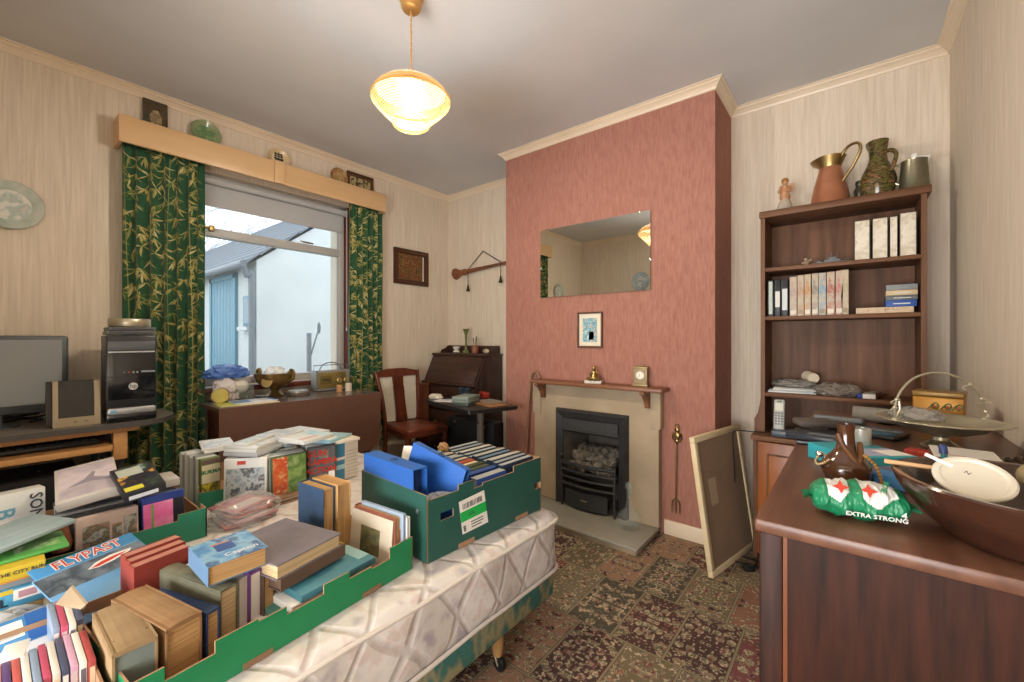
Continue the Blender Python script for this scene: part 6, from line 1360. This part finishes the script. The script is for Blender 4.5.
# ================================================================ sideboard and the things on it
sbw = wood('sideboard_oak', '1d0c06', '3a1b0e', 14, 2, .5, spec=.25); sbt = wood('sideboard_top_sheen_oak', '523427', '704d3c', 5, 1, .33)  # top oak lightened, its reflections painted into the colour
SB0, SB1, SY0, SY1, ST = -.123, XR-.002, .815, 2.20, .85
t = thing('sideboard', 'large dark brown oak sideboard along the right wall', 'sideboard')
MB().bb(SB0-.006, SB1, SY0-.006, SY1, ST-.022, ST, sbt, .005).build('top', t)
for y in (SY0+.004, SY1-.02): MB().bb(SB0+.035, SB1, y, y+.016, .06, ST-.022, sbw).build('end_panel', t)
for y in (SY0, SY1-.034): MB().bb(SB0, SB0+.034, y, y+.034, 0, ST-.022, sbw, .004).build('corner_post', t)
MB().bb(SB0+.034, SB0+.040, SY0+.002, SY0+.006, .06, ST-.022, mat('worn_orange_wood', '6a3a20', .4)).build('edge_bead', t)
MB().bb(SB0+.034, SB1, SY0+.02, SY1-.02, .06, .08, sbw).bb(SB1-.012, SB1, SY0+.02, SY1-.02, .08, ST-.022, sbw).build('carcass', t)
for k in range(3):
    y0 = SY0+.04+k*.437; d = MB().bb(SB0+.004, SB0+.024, y0, y0+.43, .08, .60, sbw, .004).bb(SB0-.002, SB0+.004, y0+.06, y0+.37, .15, .53, sbw, .003).build('door', t); MB().ball((SB0-.006, y0+.40, .38), .013, brass).build('knob', d)
    d = MB().bb(SB0+.004, SB0+.024, y0, y0+.43, .61, ST-.03, sbw, .004).build('drawer', t); MB().ball((SB0-.006, y0+.215, .71), .013, brass).build('knob', d)
T1 = ST+.0006
def ons(u, v, dz_=0): p = at(u, v, z=ST); return V((p.x, p.y, T1+dz_))
# big wooden bowl
bw = wood('turned_bowl_wood', '2a1711', '45281c', 3, 0, .18, coat=.3); bc = V((.207, .955, T1))
MB().lathe([(.001, .003), (.09, 0), (.099, .003), (.104, .010), (.124, .028), (.142, .052), (.152, .070), (.157, .083), (.155, .086), (.146, .085), (.141, .078), (.13, .056), (.108, .034), (.08, .018), (.001, .016)], bw, 56).build('wooden_bowl', M=TR(bc), label='large dark turned wooden bowl at the near end of the sideboard', cat='bowl')
ivory = mat('ivory_plastic', 'd8d2c2', .3)
q = at(972, 478, y=.985)
t = thing('lid_disc', 'round ivory lid propped in the wooden bowl', 'lid', Matrix.Translation(at(973, 480, z=.938)) @ Matrix.Rotation(-.15, 4, 'Z') @ Matrix.Rotation(.12, 4, 'Y') @ Matrix.Rotation(.50, 4, 'X') @ Matrix.Scale(.66, 4))
MB().lathe([(.001, .0), (.062, 0), (.068, .003), (.068, .007), (.064, .010), (.056, .010), (.053, .006), (.001, .006)], ivory, 48).build('disc', t)
MB().text('N', .014, mat('lid_grey_ink', '6a6862', .5), Matrix.Translation((-.01, .012, .0065)) @ Matrix.Rotation(-.4, 4, 'Z')).build('mark', t)
# items standing in the bowl
def inb(x, y, z_): return V((bc.x+x, bc.y+y, T1+z_))
MB().ball((0, 0, .03), (.034, .026, .024), mat('beige_sponge', 'b5a27c', .95, '8f7f5c', scale=50, bump=.5)).build('sponge', M=TR(inb(.03, .085, .052), .2), label='beige natural sponge behind the ivory lid', cat='sponge')
MB().box((0, 0, .02), (.07, .045, .04), mat('bright_red', 'b5302a', .4), bev=.006).build('red_packet', M=TR(inb(.06, .02, .045), .3), label='red packet at the right of the ivory lid in the wooden bowl', cat='packet')
MB().box((0, 0, .025), (.12, .05, .05), mat('cream_card_box', 'ddd2bc', .6), bev=.003).build('cream_box', M=TR(inb(.085, .06, .04), -.1), label='cream box at the right edge beside the sponge', cat='box')
t = thing('wooden_spoon', 'pale wooden stick resting across the left rim of the wooden bowl', 'stick')
a, b = at(885, 461, z=.94), at(935, 468, z=.945); MB().tube([a, a.lerp(b, .5), b], [.0038, .0036, .0032], mat('pale_stick', 'c9a075', .5, 'b58a5f', scale=10), 10).build('handle', t)
a, b = at(925, 454, z=.975), at(952, 466, z=.962); MB().tube([a, b], .0026, whitep, 10).build('white_pen', label='white pen lying beside the pale wooden stick', cat='pen')
p = at(947, 466, z=.93); t = thing('blue_marker', 'dark blue capped marker standing up behind the ivory lid', 'marker', TR(V((p.x, p.y, T1+.064)), 0, -.1, -.1, .62))
MB().tube([(0, 0, 0), (0, 0, .06)], .007, mat('teal_barrel', '2f7f86', .35), 14).build('barrel', t); MB().tube([(0, 0, .058), (0, 0, .078), (0, 0, .083)], [.0095, .0095, .006], mat('navy_cap', '2c3a6a', .35), 14).build('cap', t)
# brown vase, beads, mints
p = ons(846, 481); vz = mat('brown_slip_glaze', '3a2216', .15, '5c3820', scale=7, coat=.5)
t = thing('brown_vase', 'dark brown glazed bottle vase with moulded figure on its neck', 'vase', TR(p, .5, s=.80))
MB().lathe([(.036, 0), (.044, .004), (.053, .02), (.056, .034), (.05, .052), (.036, .068), (.024, .082), (.0195, .1), (.018, .13), (.020, .145), (.021, .150), (.016, .150), (.013, .13), (.001, .06)], vz, 36).build('body', t)
MB().tube(bez([(-.03, -.014, .125), (-.024, -.022, .10), (-.012, -.034, .075), (.0, -.046, .055), (.012, -.036, .075), (.018, -.020, .105)], 20), .0065, mat('brown_slip_pale', '6e4424', .2, '4d2d18', scale=20), 8, TR((.006, .006, 0))).build('moulded_loop', t)
beadm = mat('amber_bead', 'b58a48', .25, '8f5f28', scale=60); R = random.Random(3)
pts = bez([p+V((.030, -.018, .062)), p+V((.046, -.020, .046)), p+V((.0545, -.026, .022)), p+V((.054, -.032, .0055)), p+V((.042, -.043, .0045)), p+V((.028, -.052, .006))], 22)
t = thing('bead_necklace', 'amber bead necklace draped down the side of the brown vase', 'necklace')
for b in pts: MB().ball(b, .0038, beadm, n=8, k=6).build('bead', t)
t = thing('silver_chain', 'silver bead chain hooked on the left shoulder of the brown vase', 'chain')
pts = bez([p+V((-.036, .02, .044)), p+V((-.046, .018, .040)), p+V((-.052, .0, .034)), p+V((-.048, -.016, .030)), p+V((-.038, -.027, .036)), p+V((-.028, -.030, .046))], 18)
for b in pts: MB().ball(b, .0028, mat('pale_gold_bead', 'c9b48a', .25, metal=.6), n=8, k=6).build('bead', t)
MB().ball(p+V((-.046, .016, .046)), (.008, .006, .007), chrome, n=10, k=6).build('clasp', t)
pk_g, pk_w = mat('packet_green', '1f7a52', .38), mat('packet_white', 'd6d7d2', .38)
a, b = ons(812, 508), ons(905, 522); cpk = V(((a.x+b.x)/2, (a.y+b.y)/2-.012, T1)); ang = math.atan2(b.y-a.y, b.x-a.x)
t = thing('mint_packet', 'crumpled green and white packet of extra strong mints on the sideboard', 'packet', TR(cpk, ang))
Lp = .128
def pf(u, v):        # rolled bag
    a_ = 2*PI*v; x = (u-.5)*Lp; e = math.sin(PI*min(1, max(0, u)))**.22; pin = 1-.12*math.exp(-((u-.42)/.05)**2)
    rr_ = 1+.16*mnoise.noise(V((u*9, math.cos(a_)*1.6, math.sin(a_)*1.6)))+.06*mnoise.noise(V((u*26, a_*2.5, 3)))+.03*mnoise.noise(V((u*60, a_*6, 9)))
    return V((x, .040*math.cos(a_)*(e*.75+.25)*rr_*pin, .030+.030*math.sin(a_)*e*rr_*pin))
nu, nv = 120, 84
vs = [pf(i/nu, j/nv) for j in range(nv) for i in range(nu+1)]; fs = []; ms = []
for j in range(nv):
    for i in range(nu):
        fs.append([j*(nu+1)+i, j*(nu+1)+i+1, ((j+1) % nv)*(nu+1)+i+1, ((j+1) % nv)*(nu+1)+i])
        u = i/nu; v = j/nv; wv_ = .10
        ms.append(pk_w if ((.15 < u < .38 or .5 < u < .86) and .06 < v < .50+.03*math.sin(14*u)-(.1*abs(u-.68)/.18 if u > .45 else .1*abs(u-.27)/.12)) else pk_g)
mb = MB().add(vs, fs, ms, True)
def onp(u, v): P = pf(u, v); d = V((0, P.y, P.z-.030)).normalized(); return P+d*.0012, d
def ptext(s, u, v, sz, m, rz=0):
    P, d = onp(u, v); ex_ = V((1, 0, 0)); Mx_ = Matrix((ex_, d.cross(ex_), d)).transposed().to_4x4(); Mx_.translation = P+d*.0004; mb.text(s, sz, m, Mx_ @ Matrix.Rotation(rz, 4, 'Z'), bold=.0002)
ptext('EXTRA STRONG', .62, .555, .0105, pk_w, 0); ptext('4', .90, .54, .015, pk_w); ptext('TREBOR', .74, .34, .0105, pk_g, 1.2)
for u_, v_ in ((.29, .36), (.58, .36)):
    P, d = onp(u_, v_); ex_ = V((1, 0, 0)); Mx_ = Matrix((ex_, d.cross(ex_), d)).transposed().to_4x4(); Mx_.translation = P+d*.0012
    st_ = [(.012*math.cos(k*PI/4)*(1 if k % 2 == 0 else .45), .012*math.sin(k*PI/4)*(1 if k % 2 == 0 else .45)) for k in range(8)]; mb.prism(st_, 0, .0006, mat('packet_red', 'b8402e', .3), Mx_)
mb.build('wrapper', t, sharp=60)
for s in (-1, 1): MB().grid(lambda u, v: V((s*(Lp/2-.004+.016*u), -.016*(1+.5*u)+.032*(1+.5*u)*v, .029+.004*math.sin(v*9+u*3))), 4, 10, pk_g).grid(lambda u, v: V((s*(Lp/2-.004+.016*u), -.016*(1+.5*u)+.032*(1+.5*u)*(1-v), .0282+.004*math.sin((1-v)*9+u*3))), 4, 10, pk_g).build('end_fold', t)
MB().box((0, 0, .013), (.075, .045, .026), mat('bright_blue', '3a7fc0', .35, '5a9cd4', scale=8), bev=.006).build('blue_packet', M=TR(ons(888, 490)+V((.012, .03, 0)), -.5), label='bright blue packet between the mints and the wooden bowl', cat='packet')
MB().lathe([(.015, 0), (.017, .003), (.019, .08), (.017, .08), (.015, .006), (.001, .005)], mat('silver_cup', 'c4c0b6', .3, metal=.5), 24).build('silver_cup', M=TR(ons(862, 461)), label='small silver cup just behind the brown vase', cat='cup')
a, b, c_ = at3((858, 458, ST+.04)), at3((920, 457, ST+.04)), at3((862, 441, ST+.04))
tl = mat('teal_carton', '2f97a4', .4, '3aa4b0', scale=3)
case('teal toothpaste carton lying on the sideboard behind the wooden bowl', a, b, c_, .038, tl, [(.02, .1, .98, .5, mat('lilac_band', 'a3a8c4', .4)), (.6, .08, .98, .4, whitep)], name='toothpaste_box', cat='box', front=[(.02, .1, .65, .5, mat('lilac_band', 'a3a8c4', .4)), (.68, .1, .74, .9, whitep), (.74, .2, .98, .7, mat('lilac_band', 'a3a8c4', .4))])
a, b, c_ = at3((936, 460, ST+.035)), at3((1012, 470, ST+.035)), at3((940, 446, ST+.035))
case('long white box with brown side lying beneath the silver basket', a, b, c_, .033, mat('brown_carton_side', '6a5040', .6), [(0, 0, 1, 1, mat('white_carton', 'd8d6d0', .5)), (.2, .4, .5, .46, mat('pale_rose', 'c9a0a0', .5))], name='long_box', cat='box')
MB().box((0, 0, .01), (.07, .04, .02), mat('red_card', 'b03a34', .4, 'c04a40', scale=10), bev=.003).build('red_box', M=TR(ons(925, 459), -.4), label='small red box between the teal carton and the white box', cat='box')
# silver basket
p = V((.19, 1.66, T1)); sil = mat('tarnished_silver', 'c9c2ac', .32, 'a39a80', scale=10, metal=.65)
t = thing('silver_basket', 'tarnished silver footed cake basket with tall twig handle', 'basket', TR(p, .0, s=.84))
scal = lambda a, i: 1+(.035*abs(math.sin(8*a)) if i >= 9 and i <= 12 else 0)
MB().lathe([(.05, 0), (.052, .004), (.04, .012), (.022, .024), (.02, .034), (.03, .042), (.07, .05), (.105, .064), (.125, .084), (.148, .092), (.158, .089), (.157, .0915), (.146, .095), (.122, .088), (.1, .069), (.001, .05)], sil, 96, wob=scal).build('bowl', t)
rt = V((CS, SN, 0)); hp = [rt*-.150+dz*.094, rt*-.152+dz*.13, rt*-.132+dz*.185, rt*-.08+dz*.232, rt*.0+dz*.245, rt*.085+dz*.215, rt*.135+dz*.16, rt*.150+dz*.11, rt*.148+dz*.092]
hc = bez(hp, 48); hm = MB().tube(hc, .0034, sil, 8)
R = random.Random(8)
for k in (6, 9, 31, 36, 41): b = hc[k]; hm.tube(bez([b, b+V((R.uniform(-.02, .02), .0, -.012)), b+rt*R.uniform(-.03, .03)+dz*-.018], 8), [.003]*9 if 0 else .0022, sil, 6).ball(b, (.007, .006, .007), sil, n=8, k=6)
hm.tube([rt*-.150+dz*.094, rt*-.135+dz*.125, rt*-.138+dz*.16], .003, sil, 6).ball(rt*-.150+dz*.094, (.012, .008, .006), sil).ball(rt*.148+dz*.092, (.012, .008, .006), sil)
hm.build('handle', t)
crumple('plastic_bag', 'clear crumpled film lying in the silver basket', p+V((-.05, .02, .068)), (.11, .10, .032), 5, clear('basket_film', 'e0e0de', .35, .12, 'cfcdc8'))
a, b = at(917, 408, z=.905), at(964, 408, z=.905)
t = thing('gold_tin', 'rectangular gold tin with embossed scrolls behind the silver basket', 'tin', TR(V((.225, 2.0, T1)), -.2))
tgm = mat('gold_tin_paint', 'b5822e', .35, 'a06a22', scale=9, metal=.3)
MB().box((0, 0, .054), (.12, .09, .108), tgm, bev=.004).build('body', t)
ld = MB().box((0, 0, .117), (.124, .094, .018), mat('brown_gold_lid', '8a6a34', .35, metal=.3), bev=.004).build('lid', t)
sc = MB()
for x in (-.01, .02, .045):
    sc.tube(bez([(x-.012, -.046, .07), (x+.004, -.0465, .09), (x+.012, -.0465, .08), (x+.002, -.0465, .07), (x-.004, -.0465, .085)], 16), .0022, mat('scroll_green', '5c6a34', .4), 6).ball((x+.004, -.046, .076), (.006, .003, .006), mat('scroll_red', 'a8482e', .4), n=8, k=6)
sc.build('scroll_relief', t)
# flat dark things at the far left of the top
bx_ = mat('black_gadget', '26282c', .3)
def onf(name, label, u, v, d, rz, m, z0=0, bev=.004, cat=None, parts=()):
    q = ons(u, v); mb = MB().box((0, 0, d[2]/2), d, m, bev=bev)
    for c0, d0, m0 in parts: mb.box(c0, d0, m0, bev=.0015)
    return mb.build(name, M=TR(q+V((0, 0, z0)), rz), label=label, cat=cat)
onf('dark_folder', 'black folder lying at the far left of the sideboard', 826, 440, (.15, .22, .012), .1, bx_, cat='folder')
onf('remote_control', 'slim black remote control at the front of the gadgets', 818, 446, (.15, .045, .02), -.25, mat('remote_black', '2b2f36', .3), .0126, .006, cat='remote control', parts=[((.02, 0, .0205), (.08, .03, .002), mat('remote_key', '5a6068', .5))])
onf('tablet', 'black tablet with blue reflective screen leaning among the gadgets', 868, 434, (.17, .13, .012), -.35, bx_, .001, .004, cat='tablet', parts=[((0, 0, .0125), (.15, .11, .001), mat('blue_screen', '3d6a80', .12))])
onf('wallet', 'worn brown-grey wallet lying on the black folder', 815, 430, (.11, .08, .022), .45, mat('worn_wallet', '5f5650', .7, '4d4540', scale=16), .0126, .008, cat='wallet')
onf('grey_gadget', 'long pale grey gadget behind the wallet', 838, 422, (.14, .035, .018), -.1, mat('pale_gadget', '7d848a', .35), .0006, .005, cat='gadget')
onf('white_sheet', 'small white sheet of paper in front of the remote control', 838, 450, (.06, .05, .002), .3, whitep, .0006, .0005, cat='paper')
q = ons(875, 424); tubec = mat('grey_card_tube', '8f887c', .8, '7a746a', scale=20)
MB().tube([(-.09, 0, .028), (.09, 0, .028)], .026, tubec, 24).lathe([(.016, 0), (.026, 0)], tubec, 24).tube([(-.0905, 0, .028), (-.085, 0, .028)], .016, mat('tube_end_shade', '1f1d1b', .9), 20).build('cardboard_tube', M=TR(q+V((.03, .02, 0)), -.15), label='grey cardboard tube with dark open end left of the silver basket', cat='tube')  # dark disc painted for the shade inside the open end
# dark ribbed lid at the right
t = thing('slatted_mat', 'dark ribbed wooden mat propped at the wall beside the silver basket', 'mat', TR((.325, 1.36, T1), .0, 0, -.0))
mb = MB(); rbm = wood('ribbed_dark_wood', '2e2018', '463226', 5, 1, .25)
for k in range(8): mb.tube([(-.055+.014*k, -.14, .012+.004*k), (-.055+.014*k, .14, .012+.004*k)], .0078, rbm, 8)
mb.build('slats', t); MB().bb(-.062, .05, -.12, -.10, .0, .006, rbm).bb(-.062, .05, .10, .12, .0, .006, rbm).build('backing_strip', t)

# ================================================================ light and view
def lamp(name, kind, loc, e, col, size=.1, rot=(0, 0, 0), sy=None):
    L = bpy.data.lights.new(name, kind); o = bpy.data.objects.new(name, L); C.objects.link(o); o.location = loc; o.rotation_euler = rot; L.energy = e; L.color = col
    if kind == 'AREA':
        L.size = size
        if sy: L.shape = 'RECTANGLE'; L.size_y = sy
    elif kind == 'POINT': L.shadow_soft_size = size
    return o
lamp('pendant_light', 'POINT', (-1.43, 1.11, 2.09), 60, (1, .985, .955), .05)
lamp('added_fill_light', 'AREA', (-.5, -1.5, .95), 64, (.97, .98, 1), 1.9, (math.radians(118), 0, 0), 1.0)  # area light added behind the camera as frontal fill
wd = bpy.data.worlds.new('sky'); bpy.context.scene.world = wd; wd.use_nodes = True; wt = wd.node_tree; bgn = wt.nodes['Background']
tc = N(wt, 'TexCoord'); nz = N(wt, 'TexNoise', Scale=3.0, Detail=5.0); wt.links.new(tc.outputs['Generated'], nz.inputs[0])
wt.links.new(ramp(wt, nz.outputs[0], ['d6dde4', 'f2f4f5'], pos=(.35, .65)), bgn.inputs[0]); bgn.inputs[1].default_value = 1.8
sc_ = bpy.context.scene
sc_.view_settings.view_transform = 'Standard'; sc_.view_settings.look = 'None'; sc_.view_settings.exposure = .80; sc_.view_settings.gamma = 1; sc_.view_settings.use_curve_mapping = False
sc_.cycles.max_bounces = 10; sc_.cycles.transparent_max_bounces = 16; sc_.cycles.diffuse_bounces = 6
sc_.cycles.use_denoising = True; sc_.cycles.sample_clamp_indirect = 6; sc_.cycles.caustics_reflective = False; sc_.cycles.caustics_refractive = False
bpy.context.view_layer.update()
